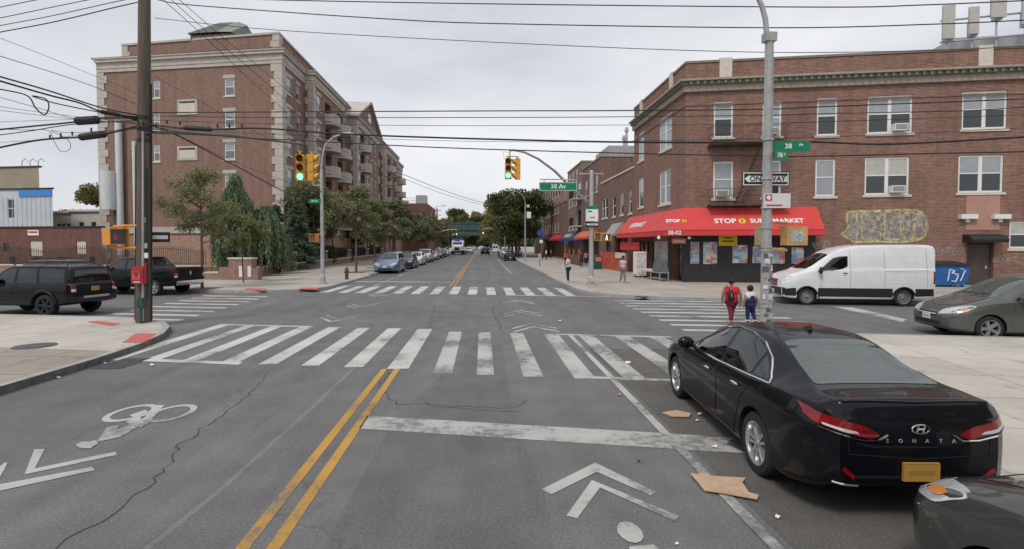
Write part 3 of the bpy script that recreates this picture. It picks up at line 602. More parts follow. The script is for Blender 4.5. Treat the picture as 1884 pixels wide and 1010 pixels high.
zb0 = FR.uz(1300, 434, -1.35)[1]; zv = FR.uz(1300, 424, -1.35)[1]; zt0 = FR.uz(1300, 383, -.3)[1]
top, out = offp(.25), offp(1.4); wallp = offp(.01)
vs = [(*p, zt0) for p in top] + [(*p, zv) for p in out] + [(*p, zb0) for p in out] + [(*p, zb0) for p in wallp] + [(*p, zt0) for p in wallp]
fs = []
for i in (0, 1): fs += [(i + 3, i + 4, i + 1, i), (i + 6, i + 7, i + 4, i + 3), (i + 9, i + 10, i + 7, i + 6), (i, i + 1, i + 13, i + 12)]
fs += [(0, 12, 9, 6, 3), (2, 5, 8, 11, 14)]
mbw.add(vs, fs); M_AWN = mat('awning_red', (.60, .052, .048), .6, vary=.12, vs=1.1); obj('canvas', mbw, M_AWN, AW)
mb = MB(); q = offp(1.403); 
for i in (0, 1): mb.tube([(*q[i], zv), (*q[i + 1], zv)], .02, 5)
for i in (0, 1): mb.tube([(*q[i], zb0), (*q[i + 1], zb0)], .025, 5)
obj('rail', mb, mat('awning_dark_red', (.38, .02, .03), .6), AW)
sl1 = Vector((0, 1.15, zt0 - zv)).normalized()      # slope direction in facade frame (inward, up)
def on_awn(F, u, t, ext=.03):
    p = Vector((u, -1.4 + 1.15 * t, zv + (zt0 - zv) * t)); n = Vector((0, -(zt0 - zv), 1.15)).normalized()
    x, y = Vector((1, 0, 0)), sl1; M = Matrix(((x.x, y.x, n.x, 0), (x.y, y.y, n.y, 0), (x.z, y.z, n.z, 0), (0, 0, 0, 1))); M.translation = p + n * .012
    return F.M @ M
uu = lambda px: FR.uz(px, 412, -.95)[0]
def awtext(F, s, u, t, size, **k): obj('lettering', textmb(s, size, on_awn(F, u, t), bold=.012, **k), M_WHITE, AW)
def awcoin(F, u, t, r, txt=True):
    mb = MB(); mb.lathe([(r, 0), (r, .012)], 24, T=on_awn(F, u, t)); o = obj('logo', mb, mat('logo_yellow', (.75, .52, .04), .5), AW)
    obj('lettering', textmb('1', r * 1.6, on_awn(F, u, t) @ Matrix.Translation((0, 0, .014)), bold=.02), M_BLACK, o)
awtext(FR, 'STOP', uu(1334), .38, .52, sx=1.05); awcoin(FR, uu(1365), .38, .21); awtext(FR, 'SUPERMARKET', uu(1429), .38, .45, sx=1.05)
awtext(FR, 'STOP', uu(1238), .40, .34, sx=1.05); awcoin(FR, uu(1259), .40, .13)
awtext(FL, 'SUPERMARKET', FL.uz(1171, 415, -.95)[0], .42, .62, sx=.9, shear=.3)
obj('lettering', textmb('38-02', .36, FR.M @ frame((FR.uz(1241, 431, -1.41)[0], -1.41, (zv + zb0) / 2), (1, 0, 0)), bold=.008), M_WHITE, AW)
for px in (1212, 1268): u, z = FR.uz(px, 438, -1.2); mb = MB(); mb.M = FR.M; mb.lathe([(.02, .0), (.1, -.12), (.1, -.2), (.001, -.24)], 10, T=Matrix.Translation((u, -1.2, zb0 - .003))); obj('lamp', mb, M_WHITE, AW)
r = FR.rect(1236, 1262, 440, 449, -.3); mb = MB(); mb.M = FR.M; mb.box(r[0], r[1], -.32, -.28, r[2], r[3]); bn = obj('hanging_sign', mb, mat('sign_pale_red', (.62, .28, .28), .5), None, 'small pale red sign hanging under the awning above the corner door', 'sign')
mb = MB(); mb.M = FR.M; mb.box(r[0] + .12, r[1] - .12, -.326, -.321, (r[2] + r[3]) / 2 - .04, (r[2] + r[3]) / 2 + .04); obj('faded_writing', mb, M_WHITE, bn)
q = [FL.M @ Vector((a2 - .6, -1.0, zs2 - .35)), FL.M @ Vector((b2_ + .3, -1.0, zs2 - .35))]
mb = MB(); mb.M = FL.M; mb.box(a2 - .6, b2_ + .3, -1.05, -1.0, zs2 - .75, zs2 - .12); obj('valance', mb, M_AWN, AW)
# fire escape ------------------------------------------------------
FE = thing('fire_escape', 'rusty black iron fire escape with two platforms and a ladder on the corner building', 'fire escape', FR.M @ Vector((FR.uz(1355, 300)[0], 0, FR.uz(1355, 378)[1])))
uA, uB = FR.uz(1308, 262, -.9)[0], FR.uz(1452, 262, -.9)[0]
M_RUST = mat('rusty_iron', (.075, .042, .034), .8, vary=.4, vs=8)
for yy, rl in ((262, 30), (376, 30)):
    z = FR.uz(1355, yy, -1.0)[1]; mb = MB(); mb.M = FR.M; mb.box(uA, uB, -1.05, -.98, z - .12, z); mb.box(uA, uB, -.1, -.04, z - .12, z)
    for k_ in range(12): v_ = -.97 + k_ * .075; mb.box(uA, uB, v_, v_ + .035, z - .04, z)
    for k_ in range(5): u = uA + (uB - uA) * k_ / 4; mb.box(u - .025, u + .025, -1.05, -.01, z - .17, z - .123)
    obj('platform', mb, M_RUST, FE)
    mb = MB(); mb.M = FR.M; mb.box(uA, uB, -1.06, -1.03, z + .95, z + .98); mb.box(uA, uB, -1.06, -1.03, z + .5, z + .52)
    nb = 34
    for k_ in range(nb + 1): u = uA + (uB - uA) * k_ / nb; mb.box(u - .008, u + .008, -1.053, -1.037, z + .003, z + .95)
    for u in (uA, uB): mb.box(u - .015, u + .015, -1.02, -.01, z + .95, z + .98); mb.box(u - .012, u + .012, -1.02, -.01, z + .5, z + .52)
    obj('railing', mb, M_RUST, FE)
zt1, zb1 = FR.uz(1355, 262, -1)[1], FR.uz(1355, 376, -1)[1]; ua, ub = FR.uz(1403, 290, -.6)[0], FR.uz(1352, 374, -.6)[0]
mb = MB(); mb.M = FR.M
for v_ in (-.85, -.4): mb.tube([(ua, v_, zt1 - .05), (ub, v_, zb1)], .03, 4)
for k_ in range(13): t = (k_ + .5) / 13; mb.box(ua + (ub - ua) * t - .1, ua + (ub - ua) * t + .1, -.85, -.4, zt1 + (zb1 - zt1) * t - .012, zt1 + (zb1 - zt1) * t + .012)
obj('ladder', mb, M_RUST, FE)
# graffiti ----------------------------------------------------------
GF = thing('graffiti', 'large yellow outlined lilac graffiti lettering sprayed on the wall above the white van', 'graffiti', FR.M @ Vector((FR.uz(1630, 420)[0], 0, FR.uz(1630, 445)[1])))
def gp(pts): return [FR.uz(x, y) for x, y in pts]
M_GY = mat('spray_yellow', (.55, .50, .22), .8, vary=.35, vs=5); M_GL = mat('spray_lilac', (.40, .37, .36), .8, vary=.4, vs=3); M_GW = mat('spray_white', (.36, .31, .28), .8, vary=.3, vs=5)
for m_, k0 in ((M_GL, .40), (M_GY, .36), (M_GW, .40)):      # thin spray: the brick shows through where the paint missed
    n_, l_ = m_.node_tree.nodes, m_.node_tree.links; tn = nz(n_, l_, n_['Texture Coordinate'].outputs['Object'], 4.5, 8, .75); l_.new(ramp(n_, l_, tn, [(k0, g3(.0)), (k0 + .14, g3(.92))]), n_['Principled BSDF'].inputs['Alpha'])
def zo(x, y): return (1520 + x / 8.97, 370 + y / 8.97)
letters = [[(350, 200), (500, 185), (510, 640), (470, 680), (270, 560), (360, 460)], [(590, 230), (700, 170), (900, 190), (860, 330), (720, 340), (700, 480), (900, 520), (890, 660), (590, 650)],
           [(960, 200), (1060, 180), (1110, 300), (1220, 180), (1240, 640), (960, 640)], [(1280, 200), (1440, 190), (1440, 640), (1280, 640)], [(1470, 220), (1590, 200), (1650, 330), (1650, 520), (1560, 640), (1470, 620)]]
fb = MB(); fb.M = FR.M; yb = MB(); yb.M = FR.M
mass = gp([zo(*q) for q in ((350, 185), (520, 175), (700, 165), (950, 165), (1240, 150), (1480, 160), (1590, 195), (1650, 300), (1665, 450), (1620, 600), (1480, 660), (1200, 690), (900, 675), (620, 680), (470, 690), (300, 590), (250, 550), (345, 480), (360, 400), (330, 300))])
fb.add([(u, -.0045, z) for u, z in mass], [tuple(range(len(mass)))[::-1]])
for a, b in zip(mass, mass[1:] + mass[:1]):
    d_ = Vector((b[0] - a[0], b[1] - a[1])).normalized(); q_ = Vector((-d_.y, d_.x)) * .06; a_, b_ = Vector(a) - d_ * .04, Vector(b) + d_ * .04
    yb.add([(p.x, -.0105, p.y) for p in (a_ - q_, b_ - q_, b_ + q_, a_ + q_)], [(0, 1, 2, 3)])
for li, L in enumerate(letters):
    P = gp([zo(*p) for p in L]); fb.add([(u, -.006 - li * .0005, z) for u, z in P], [tuple(range(len(P)))[::-1]])
    C = P + [P[0]]
    for a, b in zip(C[:-1], C[1:]): 
        w_ = .04; d_ = Vector((b[0] - a[0], b[1] - a[1])).normalized(); q_ = Vector((-d_.y, d_.x)) * w_; a_, b_ = Vector(a) - d_ * w_, Vector(b) + d_ * w_
        yb.add([(p.x, -.012, p.y) for p in (a_ - q_, b_ - q_, b_ + q_, a_ + q_)], [(0, 1, 2, 3)])
    rr = random.Random(li)
    cx = sum(p[0] for p in P) / len(P); cz = sum(p[1] for p in P) / len(P)
    for k_ in range(5):
        ps = []; a0 = rr.random() * 6.28
        for t in range(7): ps.append((cx + .32 * math.cos(a0 + t * .5) * rr.uniform(.5, 1.2) + (k_ - 2) * .05, cz + .6 * math.sin(a0 + t * .6)))
        for a, b in zip(ps[:-1], ps[1:]):
            d_ = Vector((b[0] - a[0], b[1] - a[1])).normalized(); q_ = Vector((-d_.y, d_.x)) * .03
            yb.add([(p.x, -.013 - k_ * .0008, p.y) for p in (Vector(a) - q_, Vector(b) - q_, Vector(b) + q_, Vector(a) + q_)], [(0, 1, 2, 3)], 1)
obj('fill', fb, M_GL, GF); obj('outline', yb, [M_GY, M_GW], GF)
def scribble(name, cx, cy, w, h, seed, m, parent=None, label=None, n=26, lw=.03):
    rr = random.Random(seed); mb = MB(); mb.M = FR.M; u0, z0 = FR.uz(cx, cy); p = None
    for i in range(n):
        t = i / n * 2 - 1; q = Vector((u0 + t * w + math.sin(i * 2.3) * .14, z0 + math.sin(i * 1.9 + seed) * h * rr.uniform(.4, 1)))
        if p is not None: d_ = (q - p).normalized(); k_ = Vector((-d_.y, d_.x)) * lw; mb.add([(x.x, -.008 - i * .0004, x.y) for x in (p - k_, q - k_, q + k_, p + k_)], [(0, 1, 2, 3)])
        p = q
    return obj(name, mb, m, parent, label, None if parent else 'graffiti')
scribble('graffiti', 1512, 452, .5, .35, 3, M_GW, label='pale scrawled graffiti tag on the wall between awning and white van')
scribble('graffiti', 1738, 462, .75, .4, 5, M_GW, label='white scrawled graffiti tag on the brick wall above the blue dumpster'); scribble('graffiti', 1850, 478, .7, .3, 8, M_GW, label='white scrawled graffiti tag low on the wall right of the brown door')
# roof antennas -----------------------------------------------------
FA = Fac(FR.M @ Vector((0, 5, 0)), CD)
TA = thing('cell_antenna_rack', 'steel rack of pale cell phone antenna panels on the corner building roof', 'antenna', FA.M @ Vector((FA.uz(1800, 60)[0], 0, ZTOP - .6)))
u0, u1 = FA.uz(1728, 75)[0], FA.uz(1900, 20)[0] + 3
for yA, yB in ((82, 52), (42, 12)):
    za, zb_2 = FA.uz(1728, yA)[1], FA.uz(1884, yB)[1]; mb = MB(); mb.M = FA.M; z = (za + zb_2) / 2; mb.tube([(u0, -.1, z - .35), (u1, -.1, z + .1)], .07, 6); obj('rail', mb, M_STEEL, TA)
for px, y0, y1, w in ((1740, 14, 75, 11), (1786, 17, 66, 9), (1831, 3, 36, 14), (1884, -12, 48, 10), (1935, -10, 40, 12)):
    r = FA.rect(px - w, px + w, y0, y1); mb = MB(); mb.M = FA.M; mb.box(r[0], r[1], -.35, -.2, r[2], r[3]); a_ = obj('antenna_panel', mb, mat('antenna_beige', (.46, .45, .41), .5, vary=.08), TA)
    mb = MB(); mb.M = FA.M; c_ = (r[0] + r[1]) / 2; mb.tube([(c_ + .1, 0, ZTOP - .6), (c_ + .1, 0, r[3] - .2)], .06, 6); mb.box(c_ - .1, c_ + .35, -.18, .2, r[2] - .1, r[2] + .9); obj('mast', mb, M_STEEL, a_)
mb = MB(); mb.M = FA.M; ua, ub = FA.uz(1772, 80)[0], FA.uz(1884, 60)[0] + 6; mb.box(ua, ub, 1, 5, ZTOP - .6, FA.uz(1850, 66, 1)[1]); obj('roof_bulkhead', mb, mat('bulkhead_grey', (.42, .44, .45), .8, vary=.12), CB)
# ---- two storey row and taller buildings behind on the right ----------------
def simple_building(name, label, O, w, dep, z1, wallm, rects, D=(0, -1), ops_extra=(), frm=M_WIN, sill=M_SILL, trim=None, up=M_PANE_SKY, lo=M_GLASS, lint=None, side=None):
    F = Fac(O, D); I = Vector((-F.D.y, F.D.x, 0)); b = thing(name, label, 'building', (O[0], O[1], .14)); mb = MB()
    wall_face(mb, F.M, 0, w, 0, z1, list(rects) + list(ops_extra)); A = [Vector(O).to_3d(), Vector(O).to_3d() + F.D * w]; Q = [A[1] + I * dep, A[0] + I * dep]
    for p, q in ((A[1], Q[0]), (Q[0], Q[1]), (Q[1], A[0])): mb.add([(p.x, p.y, 0), (q.x, q.y, 0), (q.x, q.y, z1), (p.x, p.y, z1)], [(0, 1, 2, 3)], 1 if side else 0)
    obj('wall', mb, [wallm, side] if side else wallm, b)
    mb = MB(); i = F.D * .15 + I * .15; polyroof(mb, [A[0] + F.D * .15 + I * .15, A[1] - F.D * .15 + I * .15, Q[0] - F.D * .15 - I * .15, Q[1] + F.D * .15 - I * .15], z1 - .35); obj('roof', mb, M_ROOF, b)
    mb = MB(); mb.band([(p.x, p.y) for p in (Q[1], A[0], A[1], Q[0])], -.25, .08, z1 + .002, z1 + .16); obj('coping', mb, trim or M_SILL, b)
    for r in rects: window(F.M, r, b, fr=frm, style=1 if (r[1] - r[0]) < 1.7 else 2, sill=sill, up=up, lo=lo, lintel=lint)
    return b, F
F2 = Fac((13.1, 56.0), (0, -1)); zr = F2.uz(1150, 318)[1]
r2 = [F2.rect(*q) for q in ((1108, 1118, 366, 402), (1127, 1133, 362, 399), (1141, 1147, 356, 396), (1157, 1163, 351, 393))]
gd = (1.0, 4.2, .3, 3.4, .6); gd2 = (6.0, 10.5, .3, 3.4, .6)
RB, _ = simple_building('row_building', 'two storey reddish brick row building beside the supermarket awning', (13.1, 56.0), 12.05, 16, zr, M_BR_B, r2, ops_extra=(gd, gd2), up=M_GLASS)
mb = MB(); mb.M = F2.M
for a, b in ((1.0, 4.2), (6, 10.5)):
    for q in (a + .1, (a + b) / 2, b - .2): mb.box(q, q + .1, .3, .4, .3, 3.35)
obj('shopfront', mb, M_SHOPB, RB)
mb = MB(); mb.M = F2.M; prof = [(0, 4.6), (-.25, 4.55), (-1.0, 3.5), (-1.0, 3.35), (0, 3.35)]; n = 5
mb.add([(q, y, z) for q in (5.8, 9.0) for y, z in prof], [tuple(range(n)), tuple(range(n, 2 * n))[::-1]] + [(i, i + n, (i + 1) % n + n, (i + 1) % n) for i in range(n)]); obj('awning_hood', mb, mat('grey_canvas', (.35, .33, .31), .8, vary=.15), RB)
F3 = Fac((13.1, 66.5), (0, -1)); zr3 = onplane(1100, 289, (13.1, 56.2), (1, 0)).z
r3 = [(a, a + 1.2, z, z + 2.0) for z in (5.2, 8.6) for a in (1.5, 4.4, 7.4)]
TB, _ = simple_building('brick_apartment_house', 'three storey brick house with plain side wall and grey roof shed', (13.1, 66.5), 10.3, 22, zr3, M_BR_B, r3, ops_extra=((.8, 9.4, .4, 3.4, .7),), trim=M_COR)
a_ = onplane(1066, 270, (13.1, 58), (1, 0)); mb = MB(); mb.box(14.2, 34, 57.3, 64, zr3 - .3, a_.z); obj('roof_shed', mb, mat('shed_grey_metal', (.36, .37, .38), .6, vary=.1), TB)
for px, y in ((1153, 235), (1148, 250)): p_ = onplane(px, y, (13, 57.6), (1, 0)); mb = MB(); mb.tube([(p_.x, 57.6, zr3 - .3), (p_.x, 57.6, p_.z)], .14, 8); mb.tube([(p_.x, 57.6, p_.z - .5), (p_.x, 57.6, p_.z - .2)], .24, 8); obj('vent_pipe', mb, M_STEEL, TB)
zr4 = onplane(1045, 303, (13.3, 69), (1, 0)).z
r4 = [(a, a + 1.2, z, z + 1.9) for z in (4.6, 8.0, 11.2) for a in (1.2, 4.0, 7.0)]
BB, F4 = simple_building('balcony_house', 'four storey brown brick house with small corner balconies and a blue shop awning', (13.0, 78.0), 11.3, 20, zr4, M_BR_T, r4, ops_extra=((.8, 10.2, .4, 3.2, .7),), trim=M_COR)
for zf in (5.0, 8.6):
    mb = MB(); mb.M = F4.M; mb.box(8.4, 11.5, -1.2, -.003, zf - .18, zf); sb = obj('balcony', mb, M_STONE, BB); mb = MB(); mb.M = F4.M
    for u in np.linspace(8.45, 11.45, 16): mb.box(u - .015, u + .015, -1.18, -1.15, zf + .002, zf + 1.0)
    mb.box(8.4, 11.5, -1.19, -1.14, zf + 1.0, zf + 1.06); obj('railing', mb, M_BLACK, sb)
    mb = MB(); mb.M = F4.M; mb.box(9.0, 10.9, -.02, -.004, zf + .003, zf + 2.1); obj('balcony_door', mb, M_GLASS, BB)
mb = MB(); mb.M = F4.M; prof = [(0, 4.3), (-.4, 4.2), (-1.3, 3.3), (-1.3, 3.0), (0, 3.0)]
mb.add([(q, y, z) for q in (.5, 11.0) for y, z in prof], [tuple(range(n)), tuple(range(n, 2 * n))[::-1]] + [(i, i + n, (i + 1) % n + n, (i + 1) % n) for i in range(n)])
ba = obj('blue_awning', mb, mat('awning_blue', (.035, .06, .26), .6, vary=.2), BB); mb = MB(); mb.M = F4.M; mb.add([(3, -1.12, 3.55), (8.5, -1.12, 3.55), (8.5, -.72, 3.97), (3, -.72, 3.97)], [(0, 1, 2, 3)]); obj('sign_band', mb, mat('sign_gold', (.5, .42, .12), .5), ba)
rb5 = [(a, a + 1.3, z, z + 1.9) for z in (4.6, 7.8, 10.8) for a in (1.5, 5, 8.5, 12, 15.5, 19)]
simple_building('long_brick_house', 'distant brown brick apartment house standing behind the big dark street trees', (12.8, 106), 27.6, 18, onplane(1018, 372, (12.8, 80), (1, 0)).z, M_BR_B, rb5, ops_extra=((.8, 26, .4, 3.2, .7),), trim=M_COR)
simple_building('tall_far_house', 'distant tan brick house rising above the dark street trees on the right', (13.5, 134), 26, 18, 15.5, M_BR_T, [(a, a + 1.3, z, z + 1.9) for z in (4.6, 7.8, 10.8) for a in (2, 7, 12, 17, 22)])
M_REDW = mat('red_awning_far', (.42, .03, .04), .6)
for y0, y1, m, lab in ((66.6, 57.5, mat('awning_orange', (.55, .12, .06), .6), 'short orange red shop awning beside the blue one'), (92, 80, M_REDW, 'dark red shop awning beyond the blue one'), (104, 94, mat('awning_maroon', (.2, .03, .05), .6), 'maroon shop awning farthest along the right pavement')):
    mb = MB(); F = Fac((13.05, y0), (0, -1)); mb.M = F.M; L_ = y0 - y1; prof = [(-.01, 4.2), (-.4, 4.1), (-1.2, 3.4), (-1.2, 3.15), (-.01, 3.15)]
    mb.add([(q, y, z) for q in (.2, L_) for y, z in prof], [tuple(range(n)), tuple(range(n, 2 * n))[::-1]] + [(i, i + n, (i + 1) % n + n, (i + 1) % n) for i in range(n)]); obj('shop_awning', mb, m, None, lab, 'awning')
# ---- left apartment building --------------------------------------------------
AX = -20.3; AC = (AX, 53.6); FS = Fac((AX - 21.2 * CD.x, 53.6 - 21.2 * CD.y), CD); WS = 21.2
AB = thing('apartment_building', 'large red brick apartment building with pale stone corner blocks and rounded balconies on the left', 'building', (AX, 53.6, .14))
ZA = FS.uz(505, 93)[1]; ZA0 = FS.uz(505, 118)[1]; ZP = FS.uz(505, 56)[1]; ZG = FS.uz(420, 418)[1]; ZG0 = FS.uz(420, 430)[1]
sw_ = [(413, 431, 145, 177), (413, 432, 206, 236), (413, 432, 263, 294), (413, 433, 320, 348)]
swr = [FS.rect(*q) for q in sw_]; swr += [FS.rect(462 - 180, 466 - 172, q[2] + 4, q[3] + 4) for q in sw_[:3]]
mb = MB(); wall_face(mb, FS.M, 0, WS, ZG0, ZA0, swr); wall_face(mb, FS.M, 0, WS, 0, ZG, ())
# avenue side: plan path with projecting bays
path = [(AX, 53.6), (AX, 60.2), (-19.3, 60.2), (-19.3, 73.0), (AX - .6, 73.0), (AX - .6, 80.5), (-19.3, 80.5), (-19.3, 97.0), (AX - .6, 97.0), (AX - .6, 104.0), (-19.3, 104.0), (-19.3, 118.0), (AX, 118.0), (AX, 131.5)]
floors = [2.3 + 3.2 * i for i in range(6)]           # sill heights
balc = [(65.9, 2.9, 1), (71.2, 2.7, 1), (84.2, 2.8, 1), (98.6, 2.8, 1), (107.5, 2.8, 1), (114.5, 2.8, 1), (128, 2.8, 1)]
brecs = []; ewins = []
for a, b in zip(path[:-1], path[1:]):
    F = Fac(a, (b[0] - a[0], b[1] - a[1])); L_ = math.dist(a, b); o = []
    if L_ > 4:
        ys_ = [bb[0] for bb in balc if a[1] - .1 < bb[0] < b[1] + .1]
        for yb_ in ys_:
            for fz in floors[:]:
                r = (max(.3, yb_ - a[1] - 1.25), min(L_ - .3, yb_ - a[1] + 1.25), fz - .75, fz + 1.75, 1.0); o.append(r)
        cand = {60.2 - 53.6: (1.9, 4.6), 12.8: (2.0, 9.6), 7.5: (1.8, 5.2), 16.5: (1.6, 7.2, 10.2, 13.6), 7.0: (4.6,), 14.0: (7.0,), 13.5: (1.8, 5.0)}
        key = min(cand, key=lambda q: abs(q - L_))
        for uw in cand[key]:
            for fz in floors:
                if fz > 20: continue
                w_ = 1.5 if uw < 4 else .95
                r = (uw - w_ / 2, uw + w_ / 2, fz, fz + 1.75)
                if all(r[1] < q[0] - .1 or r[0] > q[1] + .1 for q in o if len(q) > 4): o.append(r); ewins.append((F, r))
    wall_face(mb, F.M, 0, L_, ZG0, ZA0, [q for q in o if q[2] > ZG0]); wall_face(mb, F.M, 0, L_, 0, ZG, [])
for a, b in (((AX, 131.5), (-41.1, 131.5)), ((-41.1, 131.5), (FS.O.x, FS.O.y))): mb.add([(a[0], a[1], 0), (b[0], b[1], 0), (b[0], b[1], ZA0), (a[0], a[1], ZA0)], [(0, 1, 2, 3)])
for i, f in enumerate(mb.f):
    if all(mb.v[j].z < ZG + .01 for j in f): mb.m[i] = 1
obj('wall', mb, [M_BR_L, M_BR_P], AB)
full = [(FS.O.x, FS.O.y)] + path
mb = MB(); mb.band(full, -.05, .16, ZG, ZG0); obj('stone_course', mb, M_STONE, AB)
for o1, z0_, z1_ in ((.12, ZA0 - .003, ZA0 + .35), (.18, ZA0 + .353, ZA - .42), (.42, ZA - .417, ZA - .12), (.52, ZA - .117, ZA)):
    mb = MB(); mb.band(full, -.3, o1, z0_, z1_); obj('cornice', mb, M_STONE, AB)
mb = MB(); mb.band([(FS.O.x - .4, FS.O.y + 1), (FS.O.x - .4, FS.O.y - .3), (AX + .46, 53.1)], 0, .02, ZA + .001, ZA + .1); mb.band(full, -.2, .45, ZA + .002, ZA + .06); obj('gutter', mb, M_BLACK, AB)
mb = MB(); polyroof(mb, [(-41, 131.3), (FS.O.x + .2, FS.O.y + .3)] + [(p[0] - .1, p[1]) for p in path], ZA - .3); obj('roof', mb, M_ROOF, AB)
# quoins: alternating blocks wrapping each stone corner
def quoin(c, d1, d2, z0, z1, h=.78, big=1.15, small=.8):
    c, d1, d2 = Vector(c), Vector(d1).normalized(), Vector(d2).normalized(); mb = MB(); z = z0; k_ = 0
    n1 = Vector((d2.x, d2.y)) * -1; n2 = Vector((d1.x, d1.y)) * -1
    while z < z1 - .1:
        w1, w2 = (big, small) if k_ % 2 else (small, big); zz = min(z + h, z1); t = .09
        o = c + n1 * t + n2 * t                      # outer corner
        P = [o, c + d1 * w1 + n1 * t, c + d1 * w1 - n1 * .02, c - n1 * .02 - n2 * .02, c + d2 * w2 - n2 * .02, c + d2 * w2 + n2 * t]
        P = [o, c + d1 * w1 + n1 * t, c + d1 * w1 + d2 * .02, c + d1 * .02 + d2 * .02, c + d2 * w2 + d1 * .02, c + d2 * w2 + n2 * t]
        ar = sum(P[i].x * P[(i + 1) % 6].y - P[(i + 1) % 6].x * P[i].y for i in range(6)); P = P if ar > 0 else P[::-1]
        mb.prism([(p.x, p.y) for p in P], z + .012, zz - .012); z = zz; k_ += 1
    obj('quoin', mb, M_STONE, AB)
cd2 = CD.to_2d()
quoin(AC, -cd2, (0, 1), ZG0 + .01, ZA0 - .01); quoin((FS.O.x, FS.O.y), cd2, (0, 1), .2, ZA0 - .01); quoin((-19.3, 60.2), (-1, 0), (0, 1), ZG0 + .01, ZA0 - .01, big=.9, small=.6)
quoin((-19.3, 80.5), (-1, 0), (0, 1), ZG0 + .01, ZA0 - .01, big=.9, small=.6); quoin((-19.3, 104), (-1, 0), (0, 1), ZG0 + .01, ZA0 - .01, big=.9, small=.6)
for i, r in enumerate(swr): window(FS.M, r, AB, up=M_PANE_SKY, lo=mat('pane_grey', (.14, .165, .19), .1, ior=1.6), lintel=M_STONE if i < 4 else None, fw=.1)
for i, (F, r) in enumerate(ewins): window(F.M, r, AB, up=M_PANE_SKY, lintel=M_STONE, bars=1 if r[1] - r[0] > 1.2 else 0, fw=.06)
for q in ((327, 364, 184, 212), (327, 364, 270, 296)):
    r = FS.rect(*q); mb = MB(); mb.M = FS.M; mb.box(r[0], r[1], -.08, -.002, r[2], r[3]); p_ = obj('stone_panel', mb, M_STONE, AB); mb = MB(); mb.M = FS.M; mb.box(r[0] + .25, r[1] - .25, -.1, -.081, r[3] - .35, r[3] - .2)
    mb.k = 0; mb.box(r[0] + .25, r[1] - .25, -.1, -.081, r[2] + .2, r[3] - .45, 1); obj('vent_grille', mb, [M_DARK, M_SILL], p_)
# flue pipes and low tank box
for px0, px1, y0, y1 in ((222, 232, 225, 470), (202, 224, 318, 388), (250, 256, 262, 470)):
    r = FS.rect(px0, px1, y0, y1); mb = MB(); mb.M = FS.M; w = (r[1] - r[0]) / 2
    mb.tube([(r[0] + w, -w - .1, max(.2, r[2])), (r[0] + w, -w - .1, r[3])], w, 12); obj('flue_pipe', mb, mat('pipe_white', (.62, .64, .64), .4, .1, vary=.1), AB, smooth=40)
# balconies (rounded slabs, each with a white railing)
M_BALR = mat('balcony_railing_white', (.66, .63, .58), .5)
def balcony(yc, x0, w, fz):
    z = fz - .78; n = 10; dp = 1.45
    P = [(x0 + dp * math.sin(math.pi * i / n) ** .6, yc + w / 2 * -math.cos(math.pi * i / n)) for i in range(n + 1)]
    mb = MB(); mb.prism([(x0 - .02, yc - w / 2)] + P + [(x0 - .02, yc + w / 2)], z - .3, z); b = obj('balcony', mb, M_STONE, AB)
    mb = MB()
    for zz in (z + 1.0, z + .14): mb.tube([(p[0] - .06, p[1], zz) for p in P], .035, 4)
    for i in range(n):
        for t in (0, .33, .66): p = Vector(P[i]).lerp(Vector(P[i + 1]), t); mb.box(p.x - .085, p.x - .045, p.y - .02, p.y + .02, z + .003, z + 1.0)
    mb.add([(P[i][0] - .1, P[i][1], zz) for zz in (z + .15, z + .95) for i in range(n + 1)], [(i, i + 1, i + n + 2, i + n + 1) for i in range(n)], 1)
    obj('railing', mb, [M_BALR, mat('railing_panel', (.50, .47, .42), .6)], b)
for k_, (yc, w, _) in enumerate(balc):
    x0 = [q[0] for q, q2 in zip(path[:-1], path[1:]) if q[1] - .1 <= yc <= q2[1] + .1 and q2[1] - q[1] > 4][0]
    for fz in floors[1 if k_ < 5 else 2:]:
        balcony(yc, x0, w, fz)
        mb = MB(); mb.box(x0 - .95, x0 - .9, yc - 1.1, yc + 1.1, fz - .7, fz + 1.6); obj('balcony_door', mb, M_GLASS, AB)
# penthouse parapet set back, its corner stones, stair head with green roof
uL = FS.uz(226, 90, 1.6)[0]; P0 = FS.M @ Vector((uL, 1.6, 0)); P1 = FS.M @ Vector((WS - .9, 1.0, 0)); P2 = Vector((AX - .9, 131)); 
mb = MB(); pth = [(P0.x, P0.y + 70), (P0.x, P0.y), (P1.x, P1.y), (P1.x, 80), (P1.x, 131)]
mb.band(pth, -.3, 0, ZA - .3, ZP); obj('parapet', mb, M_BR_L, AB)
mb = MB(); mb.band(pth, -.34, .12, ZP + .002, ZP + .22); obj('coping', mb, M_STONE, AB)
c_ = Vector((P1.x, P1.y)); 
for cc, da in ((c_, -cd2), (Vector((P0.x, P0.y)), cd2)): quoin(cc, da, (0, 1), ZA + .1, ZP - .01, h=.62, big=.9, small=.65)
FP = Fac(FS.M @ Vector((0, 1.2, 0)), CD); a, b = FP.uz(348, 70)[0], FP.uz(403, 70)[0]; ze, zr_ = FP.uz(375, 63)[1], FP.uz(400, 44, 2.4)[1]; b3_ = FP.uz(418, 60)[0] + .6
mb = MB(); mb.M = FP.M; mb.box(a + .15, b3_ - .15, 0, 4.6, ZA - .3, ze - .1); obj('stair_head', mb, M_BR_L, AB)
mb = MB(); mb.M = FP.M
mb.add([(a, -.3, ze), (b, -.3, ze), (b + .6, 2.4, zr_), (a + 1.6, 2.4, zr_), (a, 5, ze), (b3_, 5, ze), (b3_, -.3, ze - .1), (b3_, 2.4, zr_ - .4)], [(0, 1, 2, 3), (0, 3, 4), (4, 3, 2, 5), (1, 6, 7, 2), (7, 5, 2), (7, 6, 5)])
